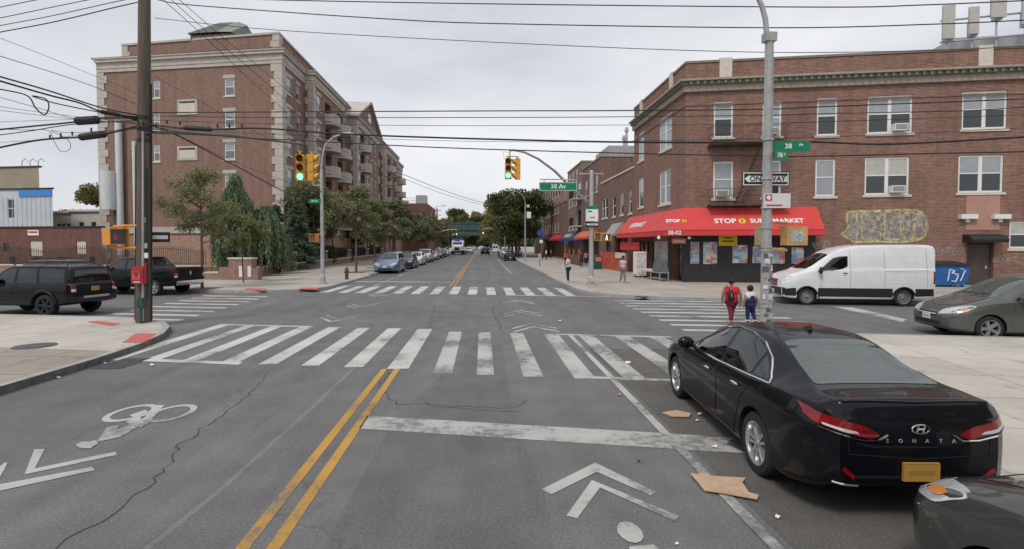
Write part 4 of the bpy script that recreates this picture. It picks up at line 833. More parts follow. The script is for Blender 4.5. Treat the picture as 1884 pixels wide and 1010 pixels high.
for k_ in range(9): t = (k_ + .5) / 9; q0 = Vector((a + (b - a) * t, -.3, ze + .03)); q1 = Vector((a + 1.6 + (b - a - 1.6) * t, 2.4, zr_ + .03)); mb.tube([q0, q1], .04, 4)
obj('stair_head_roof', mb, mat('verdigris_roof', (.21, .235, .21), .6, vary=.15), AB)
# central gable of the avenue front
yg0, yg1, xg = 80.2, 97.4, -19.2; zg = ZA + .1; zpk = zg + 4.0; ym = (yg0 + yg1) / 2
mb = MB(); mb.add([(xg, yg0, zg), (xg, yg1, zg), (xg, ym, zpk), (xg - 9, yg0, zg), (xg - 9, yg1, zg), (xg - 9, ym, zpk)], [(0, 1, 2), (3, 5, 4), (0, 2, 5, 3), (1, 4, 5, 2)]); gb = obj('gable', mb, M_BR_L, AB)
mb = MB()
for y0_, sg in ((yg0, 1), (yg1, -1)):
    mb.add([(x, y, z) for x in (xg - 9, xg + .5) for y, z in ((y0_ - sg * .7, zg - .25), (ym + sg * .0, zpk + .08), (ym, zpk + .4), (y0_ - sg * .7, zg + .1))], [(0, 1, 2, 3)[::sg], (4, 7, 6, 5)[::sg], (3, 2, 6, 7), (0, 4, 5, 1), (0, 3, 7, 4)])
obj('gable_roof', mb, M_STONE, gb)
mb = MB(); mb.box(xg - .02, xg + .1, ym - .8, ym + .8, zg + .8, zg + 2.2); obj('gable_window', mb, M_WIN, gb)
# porch at the avenue entrance, seen between the street trees
mb = MB(); mb.box(-19.25, -17.6, 74.4, 79.2, 3.6, 4.0)
for y in (74.8, 78.8): mb.box(-17.95, -17.7, y - .14, y + .14, .14, 3.6)
obj('porch', mb, M_STONE, AB)
# ---- low garden wall, piers and iron fence around the apartment garden -------------
M_GW_ = brick('brick_garden_wall', (.34, .17, .13), (.26, .12, .09), (.38, .31, .26), rows=.07, wid=.2)
GP = Vector((-17.0, 36.6))
GWL = thing('garden_wall', 'low brick garden wall with stone capping running along the left pavement', 'wall', (-17.0, 40, .14))
pA = [(-17.05, 38.2), (-17.9, 130)]
mb = MB(); mb.band(pA, -.3, 0, .1, .75); obj('wall', mb, M_GW_, GWL); mb = MB(); mb.band(pA, -.36, .06, .752, .86); obj('coping', mb, M_SILL, GWL)
piers = [(-17.2, 47.5), (-17.35, 57.5), (-17.45, 68), (-17.55, 79), (-17.65, 91)]
for x, y in piers:
    mb = MB(); mb.box(x - .38, x + .18, y - .35, y + .35, .1, 1.75); mb.add([(x - .3, y + s_ * a, z) for s_ in (1,) for a, z in ((.35, .8), (.95, .8), (.35, 1.5))] + [(x + .1, y + a, z) for a, z in ((.35, .8), (.95, .8), (.35, 1.5))], [(0, 1, 2), (3, 5, 4), (1, 4, 5, 2), (0, 3, 4, 1)])
    mb.add([(x - .3, y - a, z) for a, z in ((.35, .8), (.95, .8), (.35, 1.5))] + [(x + .1, y - a, z) for a, z in ((.35, .8), (.95, .8), (.35, 1.5))], [(0, 2, 1), (3, 4, 5), (1, 2, 5, 4), (0, 1, 4, 3)])
    p_ = obj('pier', mb, M_GW_, GWL); mb = MB(); mb.box(x - .44, x + .24, y - .42, y + .42, 1.752, 1.87); obj('pier_cap', mb, M_SILL, p_)
def iron_fence(label, A, B, z0, h, step, arch=0, bays=1, m=M_BLACK):
    A, B = Vector(A), Vector(B); L_ = (B - A).length; d = (B - A) / L_; n = max(2, int(L_ / step)); t = thing('iron_fence', label, 'fence', (A.x, A.y, z0)); per = 60
    hz = lambda s_: h + arch * math.sin(math.pi * ((s_ / L_ * bays) % 1)) if arch else h
    mb = MB(); F = Fac(A, d); mb.M = F.M
    for i in range(n + 1): s_ = L_ * i / n; hh = hz(min(s_, L_ - .01)); mb.box(s_ - .011, s_ + .011, -.011, .011, z0, z0 + hh); mb.add([(s_ - .02, 0, z0 + hh - .02), (s_, -.02, z0 + hh - .02), (s_ + .02, 0, z0 + hh - .02), (s_, .02, z0 + hh - .02), (s_, 0, z0 + hh + .09)], [(0, 1, 4), (1, 2, 4), (2, 3, 4), (3, 0, 4)])
    obj('pickets', mb, m, t); mb = MB(); mb.M = F.M
    for dz in (.15, -.16):
        for i in range(24): a, b = L_ * i / 24, L_ * (i + 1) / 24; za, zb_ = (z0 + .15,) * 2 if dz > 0 else (z0 + hz(a + .001) - .16, z0 + hz(b - .001) - .16); mb.tube([(a, 0, za), (b, 0, zb_)], .018, 4)
    obj('fence_rail', mb, m, t)
ys_ = [38.4] + [p[1] for p in piers]; xs_ = [-17.2] + [p[0] - .1 for p in piers]
for i, w in enumerate(('black iron fence on the garden wall, nearest the corner pier', 'black iron fence on the garden wall behind the far left street lamp', 'black iron fence on the garden wall behind the blue minivan', 'black iron fence on the garden wall behind the dark parked car', 'black iron fence on the garden wall, farthest along the pavement')):
    iron_fence(w, (xs_[i], ys_[i] + .4), (xs_[i + 1], ys_[i + 1] - .4), .86, 1.15 if i else 1.2, .13)
# corner sign pier
CP = thing('corner_pier', 'stepped brick corner pier with two narrow white panels at the left garden corner', 'wall', (-18, 36.9, .14))
FPr = Fac((-19.6, 37.0), CD); px0, px1 = FPr.uz(421, 500)[0], FPr.uz(463, 500)[0]; zp = FPr.uz(440, 478)[1]
mb = MB(); mb.M = FPr.M; mb.box(px0, px1, 0, .55, .1, zp); ul = FPr.uz(402, 500)[0]; mb.box(ul, px0 - .002, .03, .5, .1, zp * .62); ul2 = FPr.uz(374, 500)[0]; mb.box(ul2, ul - .002, .05, .48, .1, zp * .34)
mb.box(px1 + .002, px1 + .45, .03, .5, .1, zp * .6); obj('wall', mb, M_GW_, CP)
mb = MB(); mb.M = FPr.M; mb.box(px0 - .06, px1 + .06, -.06, .61, zp + .002, zp + .12); mb.box(ul2 - .05, ul - .05, -.0, .53, zp * .34 + .002, zp * .34 + .1); obj('coping', mb, M_SILL, CP)
for q in (443, 459): u = FPr.uz(q, 490)[0]; mb = MB(); mb.M = FPr.M; mb.box(u - .13, u + .13, -.03, -.002, .35, zp - .45); obj('white_panel', mb, M_WIN, CP)
# garden wall and arched fence along the cross street
c0 = FPr.M @ Vector((ul2, .25, 0)); dirW = (-CD.x, -CD.y)
wB = Vector((c0.x, c0.y)) + Vector(dirW) * 26
CW = thing('garden_wall', 'low brick wall with pale coping below the arched iron fence facing the cross street', 'wall', (c0.x - 8, c0.y + 1.6, .14))
mb = MB(); mb.band([(wB.x, wB.y), (c0.x, c0.y)], -.15, .15, .1, .95); obj('wall', mb, M_GW_, CW); mb = MB(); mb.band([(wB.x, wB.y), (c0.x, c0.y)], -.2, .2, .952, 1.04); obj('coping', mb, M_SILL, CW)
iron_fence('dark iron fence with arched bays facing the cross street before the salmon brick wall', (wB.x, wB.y), (c0.x, c0.y), 1.04, 1.0, .15, .35, 4, mat('iron_brown', (.06, .045, .04), .7))
mb = MB(); mb.add([(-17.5, 38.6, .148), (-18.2, 130, .148), (-20.2, 130, .148), (-20.4, 53.5, .148), (-41, 57.6, .148), (-40, 42.5, .148)], [tuple(range(6))]); obj('garden_soil', mb, M_SOIL, kind='structure')
# ---- buildings at the far left --------------------------------------------------
FB = Fac((-62, 49.6), (1, -SK)); rl = []
uR = FB.uz(187, 450)[0]; zl = FB.uz(150, 420)[1]
for q in ((55, 78, 444, 472), (140, 158, 444, 468), (7, 18, 448, 463)): rl.append(FB.rect(*q))
LB = thing('low_brick_garage', 'low dark red brick building with blocked windows at the far left', 'building', (-50, 47, .14))
mb = MB(); wall_face(mb, FB.M, 0, uR, 0, zl, rl); eR = FB.M @ Vector((uR, 0, 0)); mb.M = FB.M; mb.add([(uR, 0, 0), (uR - 10.2, 9, 0), (uR - 10.2, 9, zl), (uR, 0, zl), (0, 0, 0), (0, 9, 0), (0, 9, zl), (0, 0, zl)], [(0, 1, 2, 3), (5, 4, 7, 6), (1, 5, 6, 2)]); obj('wall', mb, M_BR_D, LB)
mb = MB(); mb.M = FB.M; mb.prism([(.1, .1), (uR - .3, .1), (uR - 10.3, 8.9), (.1, 8.9)], zl - .3, zl - .1); obj('roof', mb, M_ROOF, LB)
mb = MB(); mb.M = FB.M; mb.box(-.05, uR + .05, -.06, .3, zl + .002, zl + .14); obj('coping', mb, M_BLACK, LB)
for i, r in enumerate(rl): mb = MB(); mb.M = FB.M; mb.box(r[0] + .01, r[1] - .01, .06, .12, r[2] + .01, r[3] - .01); obj('window', mb, M_SILL if i < 2 else M_GLASS, LB)
for q in (24, 68, 112, 170):
    u = FB.uz(q, 480)[0]; mb = MB(); mb.M = FB.M; mb.box(u - .18, u + .18, -.1, -.002, 1.0, FB.uz(q, 473)[1]); obj('downpipe', mb, M_BLACK, LB)
r = FB.rect(52, 72, 424, 434); mb = MB(); mb.M = FB.M; mb.box(r[0], r[1], -.05, -.005, r[2], r[3]); o = obj('wall_sign', mb, M_WHITE, None, 'small white sign with a red stripe high on the low dark brick building', 'sign'); mb = MB(); mb.M = FB.M; mb.box(r[0] + .1, r[1] - .1, -.06, -.051, r[3] - .25, r[3] - .1); obj('stripe', mb, M_RED, o)
FW = Fac((-85, 62), (1, -SK)); u1 = FW.uz(97, 380)[0]; zb0_ = FW.uz(90, 349)[1]; zb1 = FW.uz(90, 362)[1]; rw_ = FW.rect(13, 26, 367, 403)
WB = thing('white_clad_building', 'pale corrugated building with a blue stripe along its top at the far left', 'building', (-70, 58, .14))
M_CORR = mat('corrugated_white', (.50, .53, .56), .6, vary=.12, vs=.7)
mb = MB(); wall_face(mb, FW.M, 0, u1, 0, zb0_, [rw_]); mb.M = FW.M; mb.add([(u1, 0, 0), (u1 - 16, 12, 0), (u1 - 16, 12, zb0_), (u1, 0, zb0_), (0, 0, zb0_), (0, 12, zb0_)], [(0, 1, 2, 3), (4, 3, 2, 5)])
u = .0
while u < u1 - .3: mb.box(u, u + .04, -.03, -.002, zl - .5, zb1 - .02); u += .55
obj('wall', mb, M_CORR, WB); ub_ = FW.uz(36, 350)[0]; mb = MB(); mb.M = FW.M; mb.box(ub_, u1 + .05, -.1, -.035, zb1, zb0_ - .05); obj('blue_stripe', mb, mat('blue_fascia', (.05, .23, .58), .5, vary=.1), WB)
mb = MB(); mb.M = FW.M; mb.box(0, u1 + .1, -.12, .1, zb0_ + .002, zb0_ + .15); obj('coping', mb, M_BLACK, WB); window(FW.M, rw_, WB, sill=None, up=M_GLASS)
FT = Fac((-90, 74), (1, -SK)); u1 = FT.uz(72, 330)[0]; zt_t = FT.uz(60, 309)[1]; mb = MB(); mb.M = FT.M; mb.prism([(0, 0), (u1, 0), (u1 - 17, 12), (0, 12)], 0, zt_t); TBd = thing('tan_block', 'plain tan rendered block rising behind the pale building at the far left', 'building', (-75, 71, .14)); obj('wall', mb, mat('tan_render', (.27, .23, .17), .9, vary=.14, vs=.4), TBd)
mb = MB(); mb.M = FT.M; mb.box(-.1, u1 + .1, -.1, .3, zt_t + .002, zt_t + .2); obj('coping', mb, M_BLACK, TBd)
u = FT.uz(40, 310)[0]; mb = MB(); mb.M = FT.M
for q in (-1.2, 0, 1.2): mb.tube([(u + q, 1, zt_t + .2), (u + q, 1, zt_t + 1.0), (u + q + .5, 1, zt_t + 1.3), (u + q + .9, 1, zt_t + .9)], .05, 5)
obj('roof_vent_pipes', mb, M_STEEL, TBd)
FH = Fac((-85, 84), (1, -SK))
for x0, x1, y, m, lab in ((97, 128, 393, mat('siding_cream', (.50, .50, .45), .8, vary=.1), 'small cream sided house behind the low brick building'), (129, 205, 390, mat('siding_white', (.56, .55, .52), .8, vary=.1), 'small white sided house with flat roof beside the apartment building')):
    a, b = FH.uz(x0, 400)[0], FH.uz(x1, 400)[0]; z = FH.uz((x0 + x1) / 2, y)[1]; h_ = thing('sided_house', lab, 'house', FH.M @ Vector(((a + b) / 2, 0, .14))); rs = [(a + (b - a) * t, a + (b - a) * t + .9, z - 2.9, z - 1.5) for t in (.2, .5, .75)]
    mb = MB(); wall_face(mb, FH.M, a, b, 0, z, rs); mb.M = FH.M; mb.add([(b, 0, 0), (b - 7, 6, 0), (b - 7, 6, z), (b, 0, z), (a, 0, 0), (a, 10, 0), (a, 10, z), (a, 0, z)], [(0, 1, 2, 3), (5, 4, 7, 6), (7, 3, 2, 6)][:2] + [(7, 3, 2, 6)]); obj('wall', mb, m, h_)
    mb = MB(); mb.M = FH.M; mb.prism([(a - .2, -.3), (b + .2, -.3), (b - 7, 6), (a - .2, 6)], z + .01, z + .3); obj('roof', mb, M_WIN, h_)
    for r in rs: window(FH.M, r, h_, sill=None, up=M_GLASS)
# far left: brick building beyond the apartments, viaduct
FQ = Fac((-21, 140), (0, 1)); zq = onplane(770, 375, (-21, 140), (1, 0)).z
FQs = Fac((-33, 140), (1, 0)); QB = thing('far_brick_building', 'plain red brick building with metal railings on its roof beyond the balconied apartments', 'building', (-21, 140, .14)); a = FQs.uz(700, 400)[0]; b = FQs.uz(786, 400)[0]
rq = [FQs.rect(756, 764, 392, 404), FQs.rect(758, 764, 424, 434)]
mb = MB(); wall_face(mb, FQs.M, a, b, 0, zq, rq); mb.M = FQs.M; mb.add([(b, 0, 0), (b, 25, 0), (b, 25, zq), (b, 0, zq), (a, 25, zq), (a, 0, zq)], [(0, 1, 2, 3), (5, 3, 2, 4)]); obj('wall', mb, M_BR_D, QB)
for r in rq: window(FQs.M, r, QB)
mb = MB(); mb.M = FQs.M
for i in range(20): u = a + (b - a) * i / 19; mb.box(u - .04, u + .04, .3, .38, zq, zq + 1.6)
for z in (.8, 1.6): mb.box(a, b, .3, .38, zq + z - .06, zq + z)
mb.box(b - 3, b - .2, 0, 3, zq, zq + 2.2); obj('roof_railing', mb, M_STEEL, QB)
VY = 330; VD = thing('rail_viaduct', 'dark green steel railway bridge crossing over the avenue far away', 'bridge', (0, VY, 0)); M_VG = mat('viaduct_green', (.045, .085, .08), .6, vary=.2, vs=.6)
vz = lambda y: zat(-10, VY, y)
a, b = G(812, 470).x, 0
xa, xb = onplane(810, 430, (0, VY), (1, 0)).x, onplane(905, 430, (0, VY), (1, 0)).x
mb = MB(); mb.box(xa, xb, VY, VY + 9, vz(424), vz(411)); mb.box(xa, xb, VY - .4, VY - .003, vz(412.5), vz(410)); mb.box(xa, xb, VY - .4, VY - .003, vz(425), vz(424))
u = xa
while u < xb: mb.box(u, u + .35, VY - .3, VY - .004, vz(424) + .02, vz(412.5) - .02); u += 4.4
obj('girder', mb, M_VG, VD)
mb = MB(); xc, xd = onplane(838, 430, (0, VY - 14), (1, 0)).x, onplane(896, 430, (0, VY - 14), (1, 0)).x; mb.box(xc, xd, VY - 14, VY - 3, zat(-8, VY - 14, 434), zat(-8, VY - 14, 427)); obj('lower_girder', mb, M_VG, VD)
mb = MB()
for px in (819, 828, 903): p_ = onplane(px, 440, (0, VY + 2), (1, 0)); mb.box(p_.x - .9, p_.x + .9, VY + 2, VY + 4, 0, vz(424) - .02)
obj('bridge_column', mb, M_VG, VD)
mb = MB(); mb.box(xa - 60, xa - .01, VY - 2, VY + 12, 0, vz(412)); obj('abutment', mb, mat('abutment_concrete', (.30, .30, .28), .9, vary=.2), VD)

# unseen houses added beside the viewpoint to give the cars something to reflect
simple_building('unseen_row_house', 'unseen brick row house added behind the viewpoint on the left for car reflections', (-17, -42), 42, 14, 10.5, M_BR_B, [(a, a + 1.4, z, z + 2) for z in (1.2, 4.5, 7.6) for a in range(2, 40, 4)], D=(0, 1))
simple_building('unseen_right_house', 'unseen brick house added beside the viewpoint on the right for car reflections', (13.5, 2), 40, 14, 9.5, M_BR_T, [(a, a + 1.4, z, z + 2) for z in (1.2, 4.5) for a in range(2, 38, 4)], D=(0, -1))
# ================================================================== VEHICLES
def pchip(xs, ys):
    xs, ys = np.array(xs, float), np.array(ys, float); h = np.diff(xs); d = np.diff(ys) / h; m = np.zeros(len(xs)); m[0], m[-1] = d[0], d[-1]
    for i in range(1, len(xs) - 1):
        if d[i - 1] * d[i] > 0: w1, w2 = 2 * h[i] + h[i - 1], h[i] + 2 * h[i - 1]; m[i] = (w1 + w2) / (w1 / d[i - 1] + w2 / d[i])
    def f(x):
        x = np.clip(x, xs[0], xs[-1]); i = np.clip(np.searchsorted(xs, x) - 1, 0, len(xs) - 2); t = (x - xs[i]) / h[i]
        return ys[i] * (2 * t**3 - 3 * t**2 + 1) + h[i] * m[i] * (t**3 - 2 * t**2 + t) + ys[i + 1] * (-2 * t**3 + 3 * t**2) + h[i] * m[i + 1] * (t**3 - t**2)
    return f
def kn(s): v = [tuple(map(float, p.split(':'))) for p in s.split()]; return pchip([p[0] for p in v], [p[1] for p in v])
M_TYRE = mat('tyre_rubber', (.022, .022, .023), .85, vary=.2, vs=9); M_ALLOY = mat('alloy_rim', (.55, .55, .56), .28, .85); M_STRIM = mat('chrome', (.75, .75, .76), .12, 1.0)
def glassmat(name, tint, tr=.9):
    m, n, l, b = nodes(name); b.inputs['Base Color'].default_value = (.01, .012, .012, 1); b.inputs['Roughness'].default_value = .01; b.inputs['IOR'].default_value = 1.75
    t = n.new('ShaderNodeBsdfTransparent'); t.inputs[0].default_value = (*tint, 1); f = n.new('ShaderNodeFresnel'); f.inputs[0].default_value = 1.75; g = n.new('ShaderNodeBsdfGlossy'); g.inputs['Roughness'].default_value = .01; g.inputs[0].default_value = (.9, .95, .95, 1); x = n.new('ShaderNodeMixShader'); l.new(f.outputs[0], x.inputs[0]); l.new(t.outputs[0], x.inputs[1]); l.new(g.outputs[0], x.inputs[2]); l.new(x.outputs[0], n['Material Output'].inputs[0]); return m
M_GTINT = glassmat('car_glass_tinted', (.22, .24, .24)); M_GCLR = glassmat('car_glass_clear', (.62, .70, .67)); M_GSKY = glassmat('car_glass_sky_film', (.62, .70, .67)); [setattr(q.inputs[0], 'default_value', 2.1) for q in M_GSKY.node_tree.nodes if q.type == 'FRESNEL']; _n = M_GSKY.node_tree; _d = _n.nodes.new('ShaderNodeBsdfDiffuse'); _d.inputs[0].default_value = (.36, .42, .39, 1); _m = _n.nodes.new('ShaderNodeMixShader'); _m.inputs[0].default_value = .17  # pale diffuse mix paints reflected sky into the rear window and minivan windshield
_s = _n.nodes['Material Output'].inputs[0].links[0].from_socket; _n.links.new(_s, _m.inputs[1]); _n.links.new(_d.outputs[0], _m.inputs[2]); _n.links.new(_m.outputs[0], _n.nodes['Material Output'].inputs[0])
M_SEAT = mat('seat_fabric', (.05, .048, .045), .9, vary=.2, vs=5); M_SEATB = mat('seat_beige', (.20, .17, .14), .8, vary=.15, vs=4); M_FRIT = mat('window_frit', (.006, .006, .007), .15, coat=.4)
M_CGL = mat('car_glass', (.016, .019, .021), .015, ior=1.7); M_CGR = mat('car_glass_sky_tone', (.10, .125, .118), .05, ior=2.2); M_TRIMB = mat('black_plastic', (.018, .018, .02), .55); M_HEAD = mat('headlamp_lens', (.55, .57, .58), .08, .3, ior=1.6, vary=.25, vs=14)  # the paler opaque car glass has sky reflection put into its base colour
M_TAIL = mat('tail_lamp_red', (.22, .006, .009), .1, coat=.6, vary=.5, vs=9); M_AMB = mat('amber_lens', (.75, .25, .04), .15, coat=1); M_WHEELD = mat('wheel_well', (.008, .008, .008), .95)
M_LENSW = mat('reverse_lamp', (.6, .6, .6), .15); M_STEELRIM = mat('steel_rim', (.30, .30, .31), .45, .6)
M_PLY = mat('plate_orange', (.46, .25, .045), .6); M_PLW = mat('plate_white', (.62, .64, .68), .5); M_INK = mat('plate_ink', (.02, .03, .12), .5)
TYPES = {
 'sedan': dict(L=4.86, wb=(.96, 3.77), R=.335, zb='0:.34 .12:.23 .6:.18 4.1:.19 4.6:.27 4.86:.40', hw='0:.58 .08:.72 .3:.85 .75:.915 1.5:.93 3.6:.93 4.3:.92 4.6:.87 4.78:.79 4.86:.68',
   zw='0:.48 .5:.55 1.5:.60 3.8:.66 4.86:.66', zbelt='0:.56 .12:.66 .4:.76 .9:.85 1.4:.92 2:.955 3.5:1.0 4.3:1.045 4.7:1.04 4.86:.95', hb='0:.94 .5:.93 1.5:.955 3.4:.955 4.4:.93 4.86:.93',
   zt='0:.60 .12:.71 .4:.82 .9:.92 1.3:.985 1.42:1.03 2.15:1.395 2.5:1.465 3.0:1.475 3.4:1.43 3.9:1.28 4.32:1.145 4.5:1.125 4.76:1.13 4.82:1.09 4.86:.98', hwt='0:.45 .12:.60 .5:.72 1.2:.74 1.5:.70 2.3:.575 3.0:.56 3.6:.57 4.1:.60 4.4:.68 4.76:.66 4.86:.56', dr=.055),
 'minivan': dict(L=5.08, wb=(.95, 3.98), R=.335, zb='0:.36 .12:.25 .6:.2 4.4:.22 4.9:.3 5.08:.38', hw='0:.60 .08:.76 .3:.89 .7:.955 1.4:.975 4.2:.975 4.8:.93 5.0:.87 5.08:.78',
   zw='0:.52 .5:.6 1.5:.64 4:.7 5.08:.7', zbelt='0:.62 .12:.73 .4:.85 .9:.98 1.4:1.04 4.5:1.1 4.9:1.1 5.08:1.0', hb='0:.94 .5:.94 1.5:.965 4.9:.965 5.08:.95',
   zt='0:.66 .12:.79 .4:.93 .85:1.07 1.05:1.13 1.2:1.20 2.1:1.64 2.5:1.735 3.2:1.76 4.5:1.72 4.8:1.64 4.95:1.45 5.03:1.2 5.08:1.02', hwt='0:.48 .12:.64 .5:.76 1.1:.80 1.4:.76 2.3:.655 3.4:.66 4.6:.65 4.9:.68 5.08:.66', dr=.06),
 'suv': dict(L=4.78, wb=(.92, 3.72), R=.40, zb='0:.55 .15:.42 .6:.38 4.2:.40 4.6:.46 4.78:.52', hw='0:.66 .06:.80 .25:.89 .6:.925 1.4:.93 4.2:.93 4.6:.91 4.72:.87 4.78:.82',
   zw='0:.75 .5:.82 4.78:.82', zbelt='0:.92 .1:1.02 .5:1.08 1.3:1.13 4.5:1.17 4.7:1.17 4.78:1.12', hb='0:.95 .5:.95 1.5:.97 4.78:.96',
   zt='0:.96 .08:1.06 .4:1.14 1.1:1.19 1.3:1.24 1.95:1.70 2.2:1.775 3:1.80 4.35:1.80 4.55:1.74 4.68:1.45 4.74:1.2 4.78:1.15', hwt='0:.60 .1:.72 .5:.79 1.2:.81 1.5:.79 2.2:.71 3.4:.71 4.5:.70 4.7:.74 4.78:.74', dr=.05),
 'pickup': dict(L=5.85, wb=(1.02, 4.6), R=.41, zb='0:.55 .15:.44 .6:.40 5.3:.46 5.7:.52 5.85:.6', hw='0:.72 .06:.88 .3:.97 .7:1.0 1.5:1.01 5.5:1.01 5.8:.995 5.85:.97',
   zw='0:.78 .5:.85 5.85:.88', zbelt='0:.98 .1:1.08 .5:1.16 1.5:1.22 4.0:1.27 5.8:1.30 5.85:1.27', hb='0:.95 1.5:.97 5.85:.98',
   zt='0:1.02 .1:1.14 .5:1.22 1.4:1.27 1.65:1.33 2.3:1.79 2.6:1.88 3.8:1.89 3.98:1.84 4.06:1.45 4.1:1.345 5.78:1.365 5.85:1.33', hwt='0:.70 .1:.80 .5:.86 1.5:.87 1.7:.84 2.4:.72 3.9:.72 4.05:.84 4.12:.93 5.8:.93 5.85:.9', dr=.045),
 'van': dict(L=5.98, wb=(1.0, 4.75), R=.355, zb='0:.45 .12:.32 .6:.26 5.6:.3 5.98:.4', hw='0:.70 .06:.84 .3:.96 .7:1.01 1.4:1.03 5.7:1.03 5.93:.99 5.98:.93',
   zw='0:.7 .6:.85 1.5:1.1 5.98:1.2', zbelt='0:.95 .12:1.08 .5:1.22 .9:1.34 1.2:1.40 2.2:1.46 5.9:1.5 5.98:1.5', hb='0:.94 .8:.95 1.5:.985 5.9:.985 5.98:.98',
   zt='0:1.0 .1:1.14 .45:1.30 .85:1.42 1.0:1.50 1.85:2.08 2.1:2.24 2.6:2.42 3.2:2.52 5.7:2.54 5.9:2.5 5.98:2.4', hwt='0:.62 .1:.74 .5:.84 .95:.86 1.3:.83 2.0:.80 2.8:.83 5.7:.85 5.98:.83', dr=.07),
 'crossover': dict(L=4.6, wb=(.9, 3.6), R=.35, zb='0:.40 .12:.28 .6:.24 4.0:.26 4.4:.34 4.6:.44', hw='0:.60 .08:.74 .3:.86 .7:.915 1.4:.925 3.9:.925 4.3:.89 4.52:.83 4.6:.76',
   zw='0:.6 .5:.66 4.6:.74', zbelt='0:.72 .12:.84 .4:.93 .9:1.0 1.4:1.05 4.0:1.13 4.4:1.13 4.6:1.02', hb='0:.94 .5:.94 1.5:.96 4.6:.95',
   zt='0:.76 .12:.89 .4:1.0 .95:1.09 1.15:1.16 1.9:1.56 2.2:1.64 2.9:1.67 3.8:1.62 4.2:1.50 4.45:1.25 4.55:1.1 4.6:1.04', hwt='0:.48 .12:.64 .5:.74 1.1:.76 1.4:.72 2.1:.61 3.2:.61 4.1:.62 4.4:.66 4.6:.64', dr=.055),
}
BODY = {}
def body_mesh(kind, hi):
    key = (kind, hi)
    if key in BODY: return BODY[key]
    T = TYPES[kind]; L = T['L']; f = {k: kn(T[k]) for k in ('zb', 'hw', 'zw', 'zbelt', 'hb', 'zt', 'hwt')}; n = 96 if hi else 46
    a = np.linspace(0, 1, n); ss = L * (a - .16 * np.sin(2 * math.pi * a) / (1.0) * .95); ss[0], ss[-1] = 0, L
    sub = 4 if hi else 2; rings = []
    for s in ss:
        zb, hw, zw, zl, hb, zt, ht = (float(f[k](s)) for k in ('zb', 'hw', 'zw', 'zbelt', 'hb', 'zt', 'hwt')); dr = T['dr'] * (1 if zt - zl > .2 else .5)
        ze = max(zl + .004, zt - dr); hbv = hw * hb
        if zt - zl < .12: ht = min(ht, hbv * .93)
        P = [(0, zb), (hw * .6, zb), (hw * .93, zb + .012), (hw * .985, zb + .09), (hw, zw), (hw * .992, zw + (zl - zw) * .55), (hbv, zl - .012), (hbv * .972, zl + .012)]
        P += [(hbv * .965 * (1 - t) + ht * t + (.022 if ze - zl > .2 else 0) * math.sin(math.pi * t), zl + .02 + (ze - zl - .02) * t) for t in (.33, .66)] if ze - zl > .06 else [(hbv * .95, zl + .014), (hbv * .93, zl + .016)]
        P += [(ht, ze), (ht * .93, ze + (zt - ze) * .45), (ht * .62, zt - (zt - ze) * .16), (0, zt)]
        P = [Vector(p) for p in P]; Q = []
        for i in range(len(P) - 1):
            p0, p1, p2, p3 = P[max(i - 1, 0)], P[i], P[i + 1], P[min(i + 2, len(P) - 1)]
            for k in range(sub):
                t = k / sub; m1, m2 = (p2 - p0) * .33, (p3 - p1) * .33
                lm = (p2 - p1).length; m1 = m1.normalized() * min(m1.length, lm * .9) if m1.length > 0 else m1; m2 = m2.normalized() * min(m2.length, lm * .9) if m2.length > 0 else m2
                Q.append(p1 * (2 * t**3 - 3 * t**2 + 1) + m1 * (t**3 - 2 * t**2 + t) + p2 * (-2 * t**3 + 3 * t**2) + m2 * (t**3 - t**2))
        Q.append(P[-1]); rings.append([(L / 2 - s, -q.x, q.y) for q in Q] + [(L / 2 - s, q.x, q.y) for q in Q[-2:0:-1]])
    m = len(rings[0]); vs = [p for r in rings for p in r]; fs = [(i * m + j, i * m + (j + 1) % m, (i + 1) * m + (j + 1) % m, (i + 1) * m + j) for i in range(n - 1) for j in range(m)]
    fs += [tuple(range(m))[::-1], tuple(range((n - 1) * m, n * m))]
    me = bpy.data.meshes.new('body'); me.from_pydata(vs, [], fs); bm = bmesh.new(); bm.from_mesh(me); bmesh.ops.triangulate(bm, faces=[q for q in bm.faces if len(q.verts) > 4]); bmesh.ops.recalc_face_normals(bm, faces=bm.faces); bm.to_mesh(me); bm.free()
    tmp = bpy.data.objects.new('tmp', me); COL.objects.link(tmp); me.materials.append(M_TRIMB); me.materials.append(M_WHEELD)
    cm = MB(); R_ = T['R'] * 1.13
    for s in T['wb']:
        x = L / 2 - s
        for sd in (-1, 1): cm.lathe([(R_, .45), (R_, 1.4)], 36 if hi else 20, T=Matrix.Translation((x, 0, T['R'] + .01)) @ Matrix.Scale(sd, 4, (0, 1, 0)), axis='y')
    cme = bpy.data.meshes.new('cut'); cme.from_pydata([tuple(v) for v in cm.v], [], cm.f); bm = bmesh.new(); bm.from_mesh(cme); bmesh.ops.recalc_face_normals(bm, faces=bm.faces); bm.to_mesh(cme); bm.free()
    cme.materials.append(M_WHEELD); cu = bpy.data.objects.new('cut', cme); COL.objects.link(cu)
    md = tmp.modifiers.new('b', 'BOOLEAN'); md.object = cu; md.operation = 'DIFFERENCE'; md.solver = 'EXACT'; md.material_mode = 'TRANSFER'
    dg = bpy.context.evaluated_depsgraph_get(); dg.update(); out = bpy.data.meshes.new_from_object(tmp.evaluated_get(dg)); out.name = 'car_body'
    bv = BVHTree.FromPolygons(vs, [f for f in fs])
    names = [x.name if x else '' for x in out.materials]; idx = names.index('wheel_well') if 'wheel_well' in names else -1
    mi = [0] * len(out.polygons); out.polygons.foreach_get('material_index', mi); out.materials.clear(); mi = [1 if q == idx else 0 for q in mi]
    out.polygons.foreach_set('use_smooth', [True] * len(out.polygons)); out['mi'] = mi; out.set_sharp_from_angle(angle=R(34))
